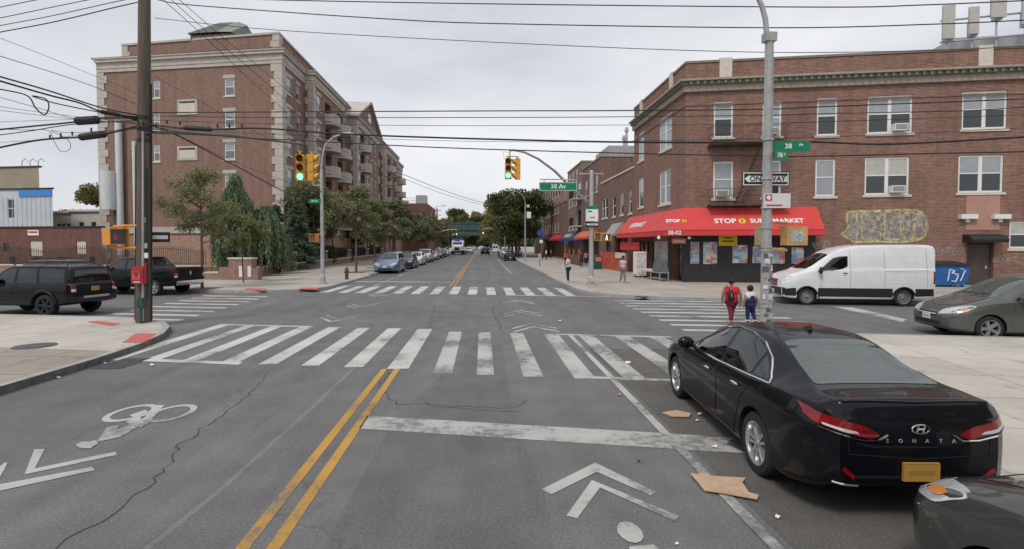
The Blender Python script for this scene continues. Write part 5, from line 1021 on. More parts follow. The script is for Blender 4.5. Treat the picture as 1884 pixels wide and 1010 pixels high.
    bpy.data.objects.remove(tmp); bpy.data.objects.remove(cu); BODY[key] = (out, mi, bv, f); return BODY[key]
AXES = {'L': (Vector((0, -1, 0)), lambda L, a, b: Vector((L / 2 - a, 3, b))), 'R': (Vector((0, 1, 0)), lambda L, a, b: Vector((L / 2 - a, -3, b))), 'F': (Vector((-1, 0, 0)), lambda L, a, b: Vector((9, a, b))),
        'B': (Vector((1, 0, 0)), lambda L, a, b: Vector((-9, -a, b))), 'T': (Vector((0, 0, -1)), lambda L, a, b: Vector((L / 2 - a, b, 5)))}
def project(bv, L, ax, a, b):
    d, o = AXES[ax]; o = o(L, a, b); h = bv.ray_cast(o, d)
    if h[0] is None: h = bv.find_nearest(o + d * (o.length - 1.0 if ax in 'FB' else (3 - .9 if ax in 'LR' else 4)))
    n = h[1]; n = n if n.dot(d) < 0 else -n
    return h[0], n
def rounded(P, r=.04, k=3):
    out = []; P = [Vector(p) for p in P]; N = len(P)
    for i in range(N):
        a, c, b = P[i - 1], P[i], P[(i + 1) % N]; ra = min(r, (a - c).length * .45); rb = min(r, (b - c).length * .45); p, q = c + (a - c).normalized() * ra, c + (b - c).normalized() * rb
        for j in range(k + 1): t = j / k; out.append(p * (1 - t) ** 2 + c * 2 * t * (1 - t) + q * t * t)
    return out
def pin(P, x, y):
    c = False
    for i in range(len(P)):
        a, b = P[i - 1], P[i]
        if (a[1] > y) != (b[1] > y) and x < (b[0] - a[0]) * (y - a[1]) / (b[1] - a[1]) + a[0]: c = not c
    return c
def shrink(P, d):
    P = [Vector(p) for p in P]; ar = sum(P[i - 1].x * P[i].y - P[i].x * P[i - 1].y for i in range(len(P))); sg = 1 if ar > 0 else -1; out = []
    for i in range(len(P)):
        e1, e2 = (P[i] - P[i - 1]).normalized(), (P[(i + 1) % len(P)] - P[i]).normalized(); n1, n2 = Vector((-e1.y, e1.x)) * sg, Vector((-e2.y, e2.x)) * sg; m = (n1 + n2).normalized(); out.append(P[i] + m * min(d / max(.35, m.dot(n1)), d * 2.2))
    return out
def decal(bv, L, ax, poly, off=.005, step=.07, r=.04, skirt=.018, mb=None, hole=None):
    P = rounded(poly, r) if r else [Vector(p) for p in poly]; B = []
    for i in range(len(P)):
        a, b = P[i], P[(i + 1) % len(P)]; n = max(1, int((b - a).length / step))
        for k in range(n): B.append(a + (b - a) * k / n)
    xs, ys = [p.x for p in B], [p.y for p in B]; I = []
    def inside(x, y):
        c = False
        for i in range(len(B)):
            a, b = B[i - 1], B[i]
            if (a.y > y) != (b.y > y) and x < (b.x - a.x) * (y - a.y) / (b.y - a.y) + a.x: c = not c
        return c
    for x in np.arange(min(xs) + step / 2, max(xs), step):
        for y in np.arange(min(ys) + step / 2, max(ys), step):
            if inside(x, y) and min((Vector((x, y)) - b).length for b in B) > step * .45: I.append(Vector((x, y)))
    H = []
    if hole:
        hp_ = rounded(hole, r * .7)
        for i in range(len(hp_)):
            a, b = hp_[i], hp_[(i + 1) % len(hp_)]; n = max(1, int((b - a).length / step)); H += [a + (b - a) * k / n for k in range(n)]
        I = []
    nb, nh = len(B), len(H)
    V, E_, F_, *_ = delaunay_2d_cdt(B + H + I, [(i, (i + 1) % nb) for i in range(nb)] + [(nb + i, nb + (i + 1) % nh) for i in range(nh)], [], 1, 1e-5)
    if hole: F_ = [f for f in F_ if not pin(hp_, sum(V[i].x for i in f) / len(f), sum(V[i].y for i in f) / len(f))]
    mb = mb or MB(); out = [project(bv, L, ax, v.x, v.y) for v in V]; n = len(V); d = AXES[ax][0]
    vs = [p + m * off for p, m in out]; fs = []
    for f in F_:
        q = (vs[f[1]] - vs[f[0]]).cross(vs[f[2]] - vs[f[0]]); fs.append(tuple(f) if q.dot(d) < 0 else tuple(f)[::-1])
    cnt = {}
    for f in fs:
        for a, b in zip(f, f[1:] + f[:1]): cnt[(a, b)] = 1
    be = [(a, b) for (a, b) in cnt if (b, a) not in cnt]; low = [p - m * skirt for p, m in out]
    mb.add(vs + low, fs + [(b, a, a + n, b + n) for a, b in be]); return mb
def strip(bv, L, ax, pts, r=.006, off=.004, mb=None, step=.05, n=5):
    mb = mb or MB(); P = [Vector(p) for p in pts]; Q = []
    for a, b in zip(P[:-1], P[1:]):
        m = max(1, int((b - a).length / step))
        for k in range(m): Q.append(a + (b - a) * k / m)
    Q.append(P[-1]); mb.tube([(lambda h: h[0] + h[1] * off)(project(bv, L, ax, q.x, q.y)) for q in Q], r, n); return mb
def wheel_meshes(Rw, w, style, hi):
    n = 40 if hi else 18; t = MB(); r0 = Rw * .70
    t.lathe([(r0 * .9, -w / 2 + .02), (r0, -w / 2), (Rw * .93, -w / 2 + .005), (Rw * .985, -w / 2 + .03), (Rw, -w / 4), (Rw, w / 4), (Rw * .985, w / 2 - .03), (Rw * .93, w / 2 - .004), (r0 * 1.02, w / 2), (r0 * .97, w / 2 - .02)], n, axis='y', cap=False)
    r = MB(); r.lathe([(.001, w / 2 - .10), (r0 * .95, w / 2 - .10)], n, axis='y', k=1, cap=False)
    r.lathe([(r0 * .86, w / 2 - .09), (r0 * .88, w / 2 - .03), (r0 * .90, w / 2 - .012), (r0 * .99, w / 2 - .004), (r0 * 1.0, w / 2 - .02)], n, axis='y', cap=False)
    r.lathe([(r0 * .26, w / 2 - .09), (r0 * .24, w / 2 - .025), (r0 * .16, w / 2 - .015), (.001, w / 2 - .014)], 14, axis='y', cap=False)
    if style == 'steel':
        r.lathe([(r0 * .87, w / 2 - .07), (r0 * .7, w / 2 - .03), (r0 * .5, w / 2 - .045), (r0 * .3, w / 2 - .03)], n, axis='y', cap=False)
        for k in range(8): q = k * math.pi / 4; r.lathe([(.022, w / 2 - .028), (.001, w / 2 - .0279)], 8, axis='y', k=1, T=Matrix.Translation((r0 * .6 * math.cos(q), -.006, r0 * .6 * math.sin(q))))
    else:
        ns_, dbl = (5, True) if style == 'double' else ((6, False) if style == 'six' else (5, False))
        for k in range(ns_):
            for dl in ((-.17, .17) if dbl else (0,)):
                q = 2 * math.pi * k / ns_ + math.pi / 2; T = Matrix.Rotation(-q, 4, 'Y'); w0, w1 = (.02, .026) if dbl else (.045, .06); a0 = dl * r0 * .5; a1 = dl * r0 * 1.15
                y0, y1 = w / 2 - .028, w / 2 - .016; b = .045
                vs = [(r0 * .2, y0 - b, a0 - w0), (r0 * .2, y0 - b, a0 + w0), (r0 * .9, y1 - b, a1 + w1), (r0 * .9, y1 - b, a1 - w1), (r0 * .2, y0, a0 - w0 * .7), (r0 * .2, y0, a0 + w0 * .7), (r0 * .9, y1, a1 + w1 * .6), (r0 * .9, y1, a1 - w1 * .6)]
                r.add([T @ Vector(v) for v in vs], [(0, 1, 2, 3), (7, 6, 5, 4), (0, 4, 5, 1), (1, 5, 6, 2), (2, 6, 7, 3), (3, 7, 4, 0)])
    return mesh_from(t.v, t.f, t.m, False, 50, 'tyre'), mesh_from(r.v, r.f, r.m, False, 40, 'rim')
WH = {}
PX = lambda poly, L: poly
def make_car(kind, paint, label, cat='car', name=None, loc=(0, 0), head=0, hi=False, rim='five', rimm=None, group=None, roofrack=False, glass=None, lights=True, front=True, rear=True, plate=('B', None), clad=None, extra=None, sides='LR', sc=1.0, z0=0):
    T = TYPES[kind]; L = T['L']; me, mi, bv, f = body_mesh(kind, hi); me = me.copy(); glass = glass or M_CGL
    root = thing(name or 'parked_car', label, cat, (0, 0, 0), group)
    body = obj('body', me, [paint, M_WHEELD], root); me.polygons.foreach_set('material_index', mi)
    st = .06 if hi else .14; Z = lambda k, s: float(f[k](s)); D = lambda ax, poly, **k: decal(bv, L, ax, poly, step=k.pop('step', st), **k); sm = lambda nm, mb, m, par=root, **k: obj(nm, mb, m, par, smooth=40, uv=False, **k)
    mk = (rim, hi, kind)
    if mk not in WH: WH[mk] = wheel_meshes(T['R'], .235 if kind != 'sedan' else .22, rim, hi)
    for s in T['wb']:
        for sd in (1, -1):
            y = Z('hw', s) - .125; w = bpy.data.objects.new('wheel', WH[mk][0]); COL.objects.link(w); w.parent = root; w.location = (L / 2 - s, sd * y, T['R']); w.rotation_euler = (0, .4 * s, 0 if sd > 0 else math.pi)
            if not w.data.materials: w.data.materials.append(M_TYRE)
            r_ = bpy.data.objects.new('rim', WH[mk][1]); COL.objects.link(r_); r_.parent = w
            if not r_.data.materials: r_.data.materials.append(rimm or M_ALLOY); r_.data.materials.append(M_WHEELD)
    G_ = dict(sedan=dict(ws=((1.42, .66), (2.2, .50)), side=[[(1.62, .99), (2.05, 1.20), (2.3, 1.335), (2.62, 1.385), (2.66, .995)], [(2.76, 1.0), (2.72, 1.39), (3.15, 1.375), (3.5, 1.27), (3.52, 1.035)], [(3.57, 1.04), (3.55, 1.25), (3.75, 1.14), (3.9, 1.055)]], door=[[(1.55, .30), (1.38, .5), (1.36, .9), (1.5, .955), (2.68, .985), (2.72, .6), (2.68, .3)], [(2.71, .3), (2.75, .6), (2.71, .987), (3.6, 1.01), (3.62, .92), (3.42, .74), (3.32, .5), (3.25, .3)]], rw=('T', [(3.48, -.47), (3.48, .47), (4.34, .60), (4.34, -.60)])),
      minivan=dict(ws=((1.12, .76), (2.12, .60)), side=[[(1.55, 1.10), (2.25, 1.55), (2.55, 1.60), (2.58, 1.08)], [(2.68, 1.10), (2.66, 1.61), (3.65, 1.60), (3.68, 1.12)], [(3.78, 1.12), (3.76, 1.6), (4.55, 1.55), (4.72, 1.18)]], door=[[(1.45, .34), (1.35, 1.03), (2.62, 1.06), (2.64, .34)], [(2.67, .34), (2.66, 1.07), (3.72, 1.09), (3.74, .34)]], rw=('B', [(-.62, 1.16), (.62, 1.16), (.56, 1.56), (-.56, 1.56)])),
      suv=dict(ws=((1.28, .78), (1.95, .66)), side=[[(1.62, 1.20), (2.0, 1.60), (2.2, 1.66), (2.45, 1.67), (2.45, 1.19)], [(2.55, 1.20), (2.55, 1.67), (3.28, 1.67), (3.4, 1.2)], [(3.5, 1.21), (3.4, 1.67), (4.42, 1.65), (4.5, 1.22)]], door=[[(1.5, .46), (1.42, 1.14), (2.48, 1.16), (2.48, .46)], [(2.51, .46), (2.51, 1.16), (3.42, 1.17), (3.3, .8), (3.15, .46)]], rw=('B', [(-.68, 1.24), (.68, 1.24), (.60, 1.62), (-.60, 1.62)])),
      pickup=dict(ws=((1.66, .82), (2.36, .68)), side=[[(2.0, 1.30), (2.4, 1.70), (2.6, 1.76), (2.95, 1.76), (2.95, 1.30)], [(3.05, 1.31), (3.05, 1.76), (3.7, 1.75), (3.8, 1.32)]], door=[[(1.8, .5), (1.75, 1.22), (3.0, 1.26), (3.0, .5)], [(3.03, .5), (3.03, 1.26), (3.88, 1.28), (3.86, .7), (3.8, .5)]], rw=('B', [(-.6, 1.44), (.6, 1.44), (.58, 1.74), (-.58, 1.74)])),
      van=dict(ws=((1.02, .80), (1.92, .72)), side=[[(1.38, 1.40), (1.55, 1.50), (2.05, 1.95), (2.3, 2.03), (2.62, 2.04), (2.60, 1.62), (2.4, 1.50), (1.9, 1.42)]], door=[[(1.42, .5), (1.38, 1.37), (1.8, 1.40), (2.68, 1.50), (2.68, .5)], [(2.72, .5), (2.72, 2.30), (4.0, 2.34), (4.0, .5)]], rw=('B', [(-.78, 1.5), (-.08, 1.5), (-.08, 2.1), (-.76, 2.1)])),
      crossover=dict(ws=((1.12, .70), (1.92, .54)), side=[[(1.45, 1.10), (2.0, 1.47), (2.35, 1.53), (2.36, 1.10)], [(2.45, 1.11), (2.44, 1.54), (3.15, 1.51), (3.3, 1.14)], [(3.38, 1.15), (3.28, 1.48), (3.75, 1.40), (3.95, 1.22)]], door=[[(1.4, .38), (1.3, 1.04), (2.40, 1.07), (2.42, .38)], [(2.45, .38), (2.43, 1.08), (3.35, 1.11), (3.2, .7), (3.1, .38)]], rw=('B', [(-.58, 1.18), (.58, 1.18), (.5, 1.50), (-.5, 1.50)])))[kind]
    (s0_, y0), (s1_, y1) = G_['ws']; WSP = [(s0_, -y0), (s0_ - .06, 0), (s0_, y0), (s1_, y1), (s1_ + .05, 0), (s1_, -y1)]
    if hi:
        bm = bmesh.new(); bm.from_mesh(me); SH = [shrink(P, .035) for P in G_['side']]; wsS = shrink(WSP, .05); RW = [(G_['rw'][0], shrink(G_['rw'][1], .05))] if G_['rw'] else []
        if kind == 'van': RW = []
        kill = []
        for f_ in bm.faces:
            q_ = f_.calc_center_median(); nn = f_.normal; a_ = L / 2 - q_.x
            if (abs(nn.y) > .35 and abs(q_.y) > .35 and any(pin(P, a_, q_.z) for P in SH)) or (nn.z > .1 and pin(wsS, a_, q_.y)) or any((ax_ == 'T' and nn.z > .1 and pin(P, a_, q_.y)) or (ax_ == 'B' and nn.x < -.3 and pin(P, -q_.y, q_.z)) for ax_, P in RW): kill.append(f_)
        bmesh.ops.delete(bm, geom=kill, context='FACES'); bm.to_mesh(me); bm.free(); me.set_sharp_from_angle(angle=R(34))
        zf = Z('zbelt', L / 2) - .62; sm_ = M_SEATB if kind == 'minivan' else M_SEAT; s_f = G_['side'][0][-1][0] - .25
        mb = MB(); mb.box(L / 2 - 4.4 if kind != 'sedan' else L / 2 - 3.9, L / 2 - 1.3, -.72, .72, zf - .05, zf); obj('floor', mb, M_DARK, root)
        mb = MB(); dz = Z('zbelt', s0_) - .04; mb.box(L / 2 - s0_ - .55, L / 2 - s0_ - .12, -.66, .66, dz - .3, dz); obj('dashboard', mb, M_TRIMB, root)
        mb = MB(); mb.tube([(L / 2 - s0_ - .68 + .06 * math.sin(t), .36 + .17 * math.cos(t), dz - .02 + .17 * math.sin(t)) for t in np.linspace(0, 2 * math.pi, 20)], .014, 5); obj('steering_wheel', mb, M_TRIMB, root)
        for s_s, ys in ((s_f, (.36, -.36)), (s_f + .98, (.40, 0, -.40))) if kind != 'van' else ((s_f, (.42, -.42)),):
            for y_s in ys:
                w_ = .23 if len(ys) == 2 else .19; mb = MB(); T_ = Matrix.Translation((L / 2 - s_s, y_s, zf + .22)) @ Matrix.Rotation(R(-14), 4, 'Y'); mb.box(-.10, .04, -w_, w_, .05, .62, T=T_); mb.box(-.08, .0, -.11, .11, .66, .83, T=T_); mb.box(.06, .5, -w_, w_, -.05, .10, T=Matrix.Translation((L / 2 - s_s, y_s, zf + .22))); so_ = obj('seat', mb, sm_, root); bv2 = so_.modifiers.new('b', 'BEVEL'); bv2.width = .035; bv2.segments = 3
        if kind == 'sedan': mb = MB(); mb.box(L / 2 - 4.3, L / 2 - s_f - 1.12, -.62, .62, 1.0, 1.03); obj('parcel_shelf', mb, M_SEAT, root)
        glass = glass if glass is not M_CGL else (M_GTINT if kind != 'van' else M_GCLR); wsg = M_GSKY if kind == 'minivan' else M_GCLR
        sm('window_surround', D('T', WSP, r=.06, hole=shrink(WSP, .07), off=.0035), M_FRIT)
        for sd in sides:
            for P in G_['side']: sm('window_surround', D(sd, P, r=.035, hole=shrink(P, .045), off=.0035), M_FRIT)
        if RW: sm('window_surround', D(G_['rw'][0], G_['rw'][1], r=.06, hole=shrink(G_['rw'][1], .065), off=.0035), M_FRIT)
    else: wsg = glass
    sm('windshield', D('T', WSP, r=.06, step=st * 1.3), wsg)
    if rear and G_['rw']: sm('rear_window', D(*G_['rw'], r=.06, step=st * 1.2), M_GSKY if kind == 'sedan' and hi else glass)
    if kind == 'van' and rear: sm('rear_window', D('B', [(.08, 1.5), (.78, 1.5), (.76, 2.1), (.08, 2.1)], r=.05), glass)
    for sd in sides:
        if hi or kind in ('van', 'suv', 'pickup'):
            for i, P in enumerate(G_['door']):
                dm = D(sd, P, off=.0045, r=.05, skirt=.02, step=st * 1.3); d_ = sm('door', dm, paint)
                if i == 0 or kind != 'van':
                    s_ = max(p[0] for p in P[:4]) - .2 if kind != 'sedan' else (2.42, 3.3)[i]; z_ = Z('zbelt', s_) - .13
                    hp, hn = project(bv, L, sd, s_, z_); hb = MB(); hb.ball(hp + hn * .03, (.10, .022, .017), 12); sm('handle', hb, M_STRIM if kind == 'sedan' else (M_TRIMB if kind in ('van', 'suv') else paint), d_)
        wins = MB()
        for P in G_['side']: sm('side_window', D(sd, P, r=.035, step=st * 1.2), glass)
        hp, hn = project(bv, L, sd, G_['side'][0][0][0] + .08, G_['side'][0][0][1] - .02); sg = 1 if sd == 'L' else -1; mr = MB(); big = kind in ('van', 'pickup', 'suv')
        mr.ball(hp + Vector((-.02, sg * .15, .07)), (.07, .12, .09 if not big else .15), 14); mr.tube([hp, hp + Vector((0, sg * .12, .04))], .025, 5); sm('mirror', mr, paint if not big else M_TRIMB)
    # lamps, grille, bumpers, plates
    if lights:
        if kind == 'sedan':
            for sg in (1, -1):
                sm('headlight', D('F', [(sg * .40, .56), (sg * .44, .66), (sg * .68, .73), (sg * .80, .74), (sg * .78, .64), (sg * .62, .57)], r=.02, step=.04), M_HEAD)
            sm('grille', D('F', [(-.40, .60), (.40, .60), (.34, .36), (-.34, .36)], r=.06), M_BLACK)
        elif kind == 'minivan':
            for sg in (1, -1): sm('headlight', D('F', [(sg * .40, .66), (sg * .46, .80), (sg * .80, .93), (sg * .90, .92), (sg * .90, .76), (sg * .70, .69)], r=.03, step=.05), M_HEAD); sm('indicator_lamp', D('F', [(sg * .82, .80), (sg * .82, .87), (sg * .875, .87), (sg * .875, .81)], r=.02, off=.009, step=.05), M_AMB)
            sm('grille', D('F', [(-.40, .70), (.40, .70), (.36, .58), (-.36, .58)], r=.03), M_BLACK); sm('bumper_grille', D('F', [(-.55, .46), (.55, .46), (.5, .36), (-.5, .36)], r=.03), M_TRIMB)
            sm('grille_bar', strip(bv, L, 'F', [(-.38, .645), (.38, .645)], .014, .012), M_STRIM)
        elif kind == 'van':
            for sg in (1, -1): sm('headlight', D('F', [(sg * .52, .96), (sg * .55, 1.12), (sg * .80, 1.22), (sg * .93, 1.22), (sg * .90, 1.04), (sg * .72, .96)], r=.03, step=.05), M_HEAD)
            sm('grille', D('F', [(-.50, 1.08), (.50, 1.08), (.46, .78), (-.46, .78)], r=.06), M_BLACK)
            for z in (.87, .95, 1.03): sm('grille_bar', strip(bv, L, 'F', [(-.45, z), (.45, z)], .012, .012), M_STRIM)
            sm('front_bumper', D('F', [(-.92, .74), (.92, .74), (.9, .42), (-.9, .42)], r=.05), M_TRIMB)
        else:
            zz = {'suv': (.80, 1.0), 'pickup': (.86, 1.12), 'crossover': (.72, .88)}[kind]; yo = {'suv': .80, 'pickup': .88, 'crossover': .82}[kind]
            for sg in (1, -1): sm('headlight', D('F', [(sg * (yo - .3), zz[0]), (sg * (yo - .3), zz[1] - .03), (sg * yo, zz[1]), (sg * (yo + .02), zz[0] + .04)], r=.03, step=.05), M_HEAD)
            sm('grille', D('F', [(-yo + .33, zz[1] - .02), (yo - .33, zz[1] - .02), (yo - .36, zz[0] - .06), (-yo + .36, zz[0] - .06)], r=.04), M_BLACK)
            if kind == 'pickup': sm('grille_bar', strip(bv, L, 'F', [(-yo + .36, 1.0), (yo - .36, 1.0)], .03, .012), M_STRIM)
            sm('front_bumper', D('F', [(-yo, zz[0] - .1), (yo, zz[0] - .1), (yo - .05, zz[0] - .3), (-yo + .05, zz[0] - .3)], r=.05), M_STRIM if kind == 'pickup' else M_TRIMB)
        if rear and kind != 'sedan':
            q = {'minivan': (.66, .84, .86, 1.24), 'suv': (.70, .84, .90, 1.16), 'pickup': (.84, .99, .92, 1.24), 'van': (.80, .98, 1.0, 1.42), 'crossover': (.58, .82, .90, 1.10)}[kind]
            for sg in (1, -1): 
                t_ = sm('tail_light', D('B', [(sg * q[0], q[2]), (sg * q[0], q[3]), (sg * q[1], q[3]), (sg * q[1], q[2])], r=.03, step=.05, off=.009), M_TAIL); sm('reverse_lamp', D('B', [(sg * q[0], q[2]), (sg * q[0], q[2] + .1), (sg * q[1], q[2] + .1), (sg * q[1], q[2])], r=.02, step=.05, off=.012), M_LENSW, t_)
    for ax in plate[0]:
        pm = plate[1] or M_PLY; zz = {'sedan': (.62, .45)[ax == 'B'] if False else (.47 if ax == 'F' else .52), 'minivan': .56 if ax == 'F' else .8, 'suv': .62 if ax == 'F' else .98, 'pickup': .62, 'van': .55 if ax == 'F' else .8, 'crossover': .52 if ax == 'F' else .82}[kind]
        hp, hn = project(bv, L, ax, 0, zz); d = AXES[ax][0]; fr = frame(hp - d * .035, (0, 1, 0) if ax == 'F' else (0, -1, 0)); pb = MB(); pb.box(-.155, .155, -.08, .08, -.02, .004, T=fr); p_ = sm('number_plate', pb, pm)
        e_ = MB(); [e_.box(*q, .0042, .0065, T=fr) for q in ((-.15, .15, .074, .079), (-.15, .15, -.079, -.074), (-.11, .11, -.02, .02))]; obj('plate_marks', e_, mat('plate_marks_dull', (.30, .20, .06), .6) if pm is M_PLY else mat('plate_marks_grey', (.32, .34, .42), .6), p_)
    if roofrack:
        rb = MB(); z = Z('zt', 3.0) + .05
        for sg in (1, -1): rb.tube([(L / 2 - 2.1, sg * .58, z - .06), (L / 2 - 2.25, sg * .58, z + .03), (L / 2 - 4.2, sg * .58, z + .03), (L / 2 - 4.35, sg * .58, z - .06)], .022, 6)
        for s in (2.4, 2.9, 3.5, 4.1): rb.tube([(L / 2 - s, -.58, z + .04), (L / 2 - s, .58, z + .04)], .02, 6)
        sm('roof_rack', rb, M_TRIMB)
    if clad is not None:
        for sd in sides:
            s_, e_, zt_ = clad; w0, w1 = T['wb']; rr = T['R'] * 1.13 + .03; cm = D(sd, [(w0 + rr, .33), (w0 + rr, zt_), (w1 - rr, zt_), (w1 - rr, .33)], r=.02, off=.014); sm('side_cladding', cm, M_TRIMB)
            cm = D(sd, [(w1 + rr, .42), (w1 + rr, zt_), (L - .12, zt_), (L - .1, .46)], r=.02, off=.014); sm('side_cladding', cm, M_TRIMB); cm = D(sd, [(.16, .4), (.14, zt_ - .05), (w0 - rr, zt_), (w0 - rr, .4)], r=.02, off=.014); sm('side_cladding', cm, M_TRIMB)
            for w_ in (w0, w1):
                ap = [(w_ + math.cos(a) * (rr + .0), T['R'] + .01 + math.sin(a) * (rr + .0)) for a in np.linspace(.25, math.pi - .25, 14)]; sm('wheel_arch_trim', strip(bv, L, sd, ap, .032, .0), M_TRIMB)
    if kind == 'van':
        for sd in sides:
            for pts in ([(2.7, 1.36), (5.8, 1.40)], [(2.75, 2.02), (5.75, 2.04)], [(2.7, .95), (4.3, .98), (5.85, 1.0)]): sm('body_crease', strip(bv, L, sd, pts, .010, -.002), paint)
            for pts in ([(4.02, 2.3), (4.02, .74)], [(2.705, .74), (2.705, 2.28)], [(4.05, 1.42), (5.6, 1.45)], [(5.62, .8), (5.62, 2.35)]): sm('panel_seam', strip(bv, L, sd, pts, .0045, .001), M_WHEELD)
            sm('sill_strip', D(sd, [(1.5, .30), (1.5, .37), (4.3, .37), (4.3, .30)], r=.01, off=.02), paint); sm('tail_light', D(sd, [(5.86, .95), (5.86, 1.42), (5.96, 1.42), (5.96, .95)], r=.02, off=.006, step=.05), M_TAIL); sm('side_marker', D(sd, [(1.5, .80), (1.5, .84), (1.6, .84), (1.6, .80)], r=.01, off=.008, step=.05), M_AMB)
    if hi or kind in ('suv', 'pickup', 'minivan'):
        for sd in sides: sm('panel_seam', strip(bv, L, sd, [(T['wb'][0] + .55, Z('zbelt', T['wb'][0] + .5) - .02), (T['wb'][0] + .52, T['R'] + .25)], .0045, .001), M_WHEELD)
        if kind != 'van': sm('bonnet_seam', strip(bv, L, 'T', [(G_['ws'][0][0] - .1, -.72), (.45, -.60), (.22, 0), (.45, .60), (G_['ws'][0][0] - .1, .72)], .004, .001), M_WHEELD)
        wp = MB()
        for y0_ in (-.05, .45): strip(bv, L, 'T', [(G_['ws'][0][0] + .06, y0_ - .42), (G_['ws'][0][0] + .12, y0_)], .008, .014, wp)
        sm('wiper', wp, M_TRIMB)
    if extra: extra(root, body, bv, L, f, D, sm, Z)
    root.scale = (sc,) * 3; root.location = (loc[0], loc[1], z0); root.rotation_euler = (0, 0, head); return root
def carpaint(name, c, metal=.3, rough=.28): return mat(name, c, rough, metal, coat=.8, ior=1.4, spec=.3, vary=.08, vs=2)
P_BLACK = mat('paint_black', (.005, .006, .008), .25, 0, coat=.45, ior=1.35, spec=.15); P_WHITE = carpaint('paint_white', (.72, .73, .75), 0, .4); P_GREY = carpaint('paint_grey_green', (.125, .128, .12), .6, .38)
P_BLUE = carpaint('paint_steel_blue', (.17, .25, .36), .5, .35); P_CHAR = carpaint('paint_charcoal', (.055, .055, .06), .5, .35); P_SILV = carpaint('paint_silver', (.45, .46, .47), .6, .35); P_BEIGE = carpaint('paint_pale_beige', (.60, .60, .54), .2, .4); P_NAVY = carpaint('paint_navy', (.015, .02, .05), .3, .3)
def ex_sonata(root, body, bv, L, f, D, sm, Z):
    for sd in 'LR':
        top = [(1.58, .985), (2.02, 1.215), (2.28, 1.355), (2.6, 1.412), (3.0, 1.41), (3.35, 1.35), (3.65, 1.23), (3.9, 1.08), (3.97, 1.035)]
        sm('chrome_trim', strip(bv, L, sd, top, .010, .006), M_STRIM); sm('chrome_trim', strip(bv, L, sd, [(1.55, .965), (2.6, .975), (3.5, 1.01), (3.97, 1.035)], .010, .006), M_STRIM)
        sm('sill_trim', strip(bv, L, sd, [(1.45, .27), (3.25, .27)], .012, .004), M_TRIMB)
    for sg in (1, -1):
        P = [(sg * .34, .83), (sg * .46, .905), (sg * .64, .955), (sg * .83, .995), (sg * .85, .94), (sg * .82, .90), (sg * .58, .835), (sg * .42, .80)]
        t_ = sm('tail_light', D('B', P, r=.02, step=.04, off=.012), M_TAIL)
        sm('tail_light', D('L' if sg < 0 else 'R', [(4.47, 1.02), (4.60, 1.01), (4.77, .975), (4.76, .90), (4.64, .92)], r=.015, step=.04, off=.010), M_TAIL)
        sm('reverse_lamp', D('B', [(sg * .52, .842), (sg * .55, .866), (sg * .78, .912), (sg * .78, .895), (sg * .62, .852)], r=.01, step=.03, off=.016), M_LENSW, t_)
        sm('chrome_trim', strip(bv, L, 'B', [(sg * .28, .835), (sg * .36, .785), (sg * .50, .79), (sg * .80, .872)], .009, .014), M_STRIM)
        sm('reflector', D('B', [(sg * .56, .44), (sg * .55, .475), (sg * .64, .55), (sg * .66, .51)], r=.01, step=.04, off=.010), M_TAIL)
        sm('bumper_trim', strip(bv, L, 'B', [(sg * .72, .41), (sg * .50, .38)], .010, .012), M_STRIM)
    sm('trunk_seam', strip(bv, L, 'B', [(-.62, .92), (-.60, .66), (0, .62), (.60, .66), (.62, .92)], .005, .001), M_WHEELD)
    sm('lower_bumper', D('B', [(-.55, .47), (.55, .47), (.62, .36), (-.62, .36)], r=.03, off=.006), M_TRIMB)
    for i, ch in enumerate('SONATA'):
        y = .285 - i * .114; p, n = project(bv, L, 'B', -y, .785); obj('lettering', textmb(ch, .045, frame(p + n * .016, (0, -1, 0)), .004), M_STEEL, body)
    p, n = project(bv, L, 'B', 0, .885); e = MB(); 
    e.tube([p + n * .012 + Vector((0, math.cos(a) * .075, math.sin(a) * .038)) for a in np.linspace(0, 2 * math.pi, 24)], .006, 5)
    e.tube([p + n * .012 + Vector((0, y, z)) for y, z in ((.035, -.026), (.018, .026))], .007, 5); e.tube([p + n * .012 + Vector((0, y, z)) for y, z in ((-.018, -.026), (-.035, .026))], .007, 5); e.tube([p + n * .012 + Vector((0, y, z)) for y, z in ((.026, -.004), (-.026, .004))], .007, 5); sm('emblem', e, M_STRIM)
    p, n = project(bv, L, 'T', 3.15, 0); e = MB(); e.add([p + Vector(v) for v in ((.12, -.02, 0), (.12, .02, 0), (-.05, .025, 0), (-.05, -.025, 0), (-.04, 0, .065), (-.02, 0, .06))], [(0, 1, 5), (1, 2, 4, 5), (2, 3, 4), (3, 0, 5, 4)]); sm('roof_antenna', e, M_TRIMB)
    [sm('defroster_line', strip(bv, L, 'T', [(s_, -.5), (s_ + .02, 0), (s_, .5)], .0011, .004), M_TRIMB) for s_ in np.linspace(3.6, 4.2, 9)]
    sm('trunk_edge', strip(bv, L, 'T', [(4.79, -.62), (4.81, 0), (4.79, .62)], .012, .002), P_BLACK)
make_car('sedan', P_BLACK, 'glossy black sedan with chrome window trim parked at the near right kerb', 'car', 'sedan', (4.06, 6.80), R(86), True, 'double', extra=ex_sonata, sc=1.03)
def facing(dx, dy): return math.atan2(dy, dx)
HW_ = facing(-CD.x, -CD.y)      # heading west along the cross street
van = make_car('van', P_WHITE, 'white high roofed cargo van with dark lower cladding parked before the supermarket', 'van', 'cargo_van', (15.9, 21.55), HW_, True, 'steel', M_STEELRIM, clad=(0, 0, .74), plate=('F', M_PLW))
make_car('minivan', P_GREY, 'dusty dark grey minivan with fogged amber headlights at the right edge', 'minivan', 'minivan', (15.15, 13.35), HW_, True, 'five', M_STEELRIM, plate=('F', M_PLW))
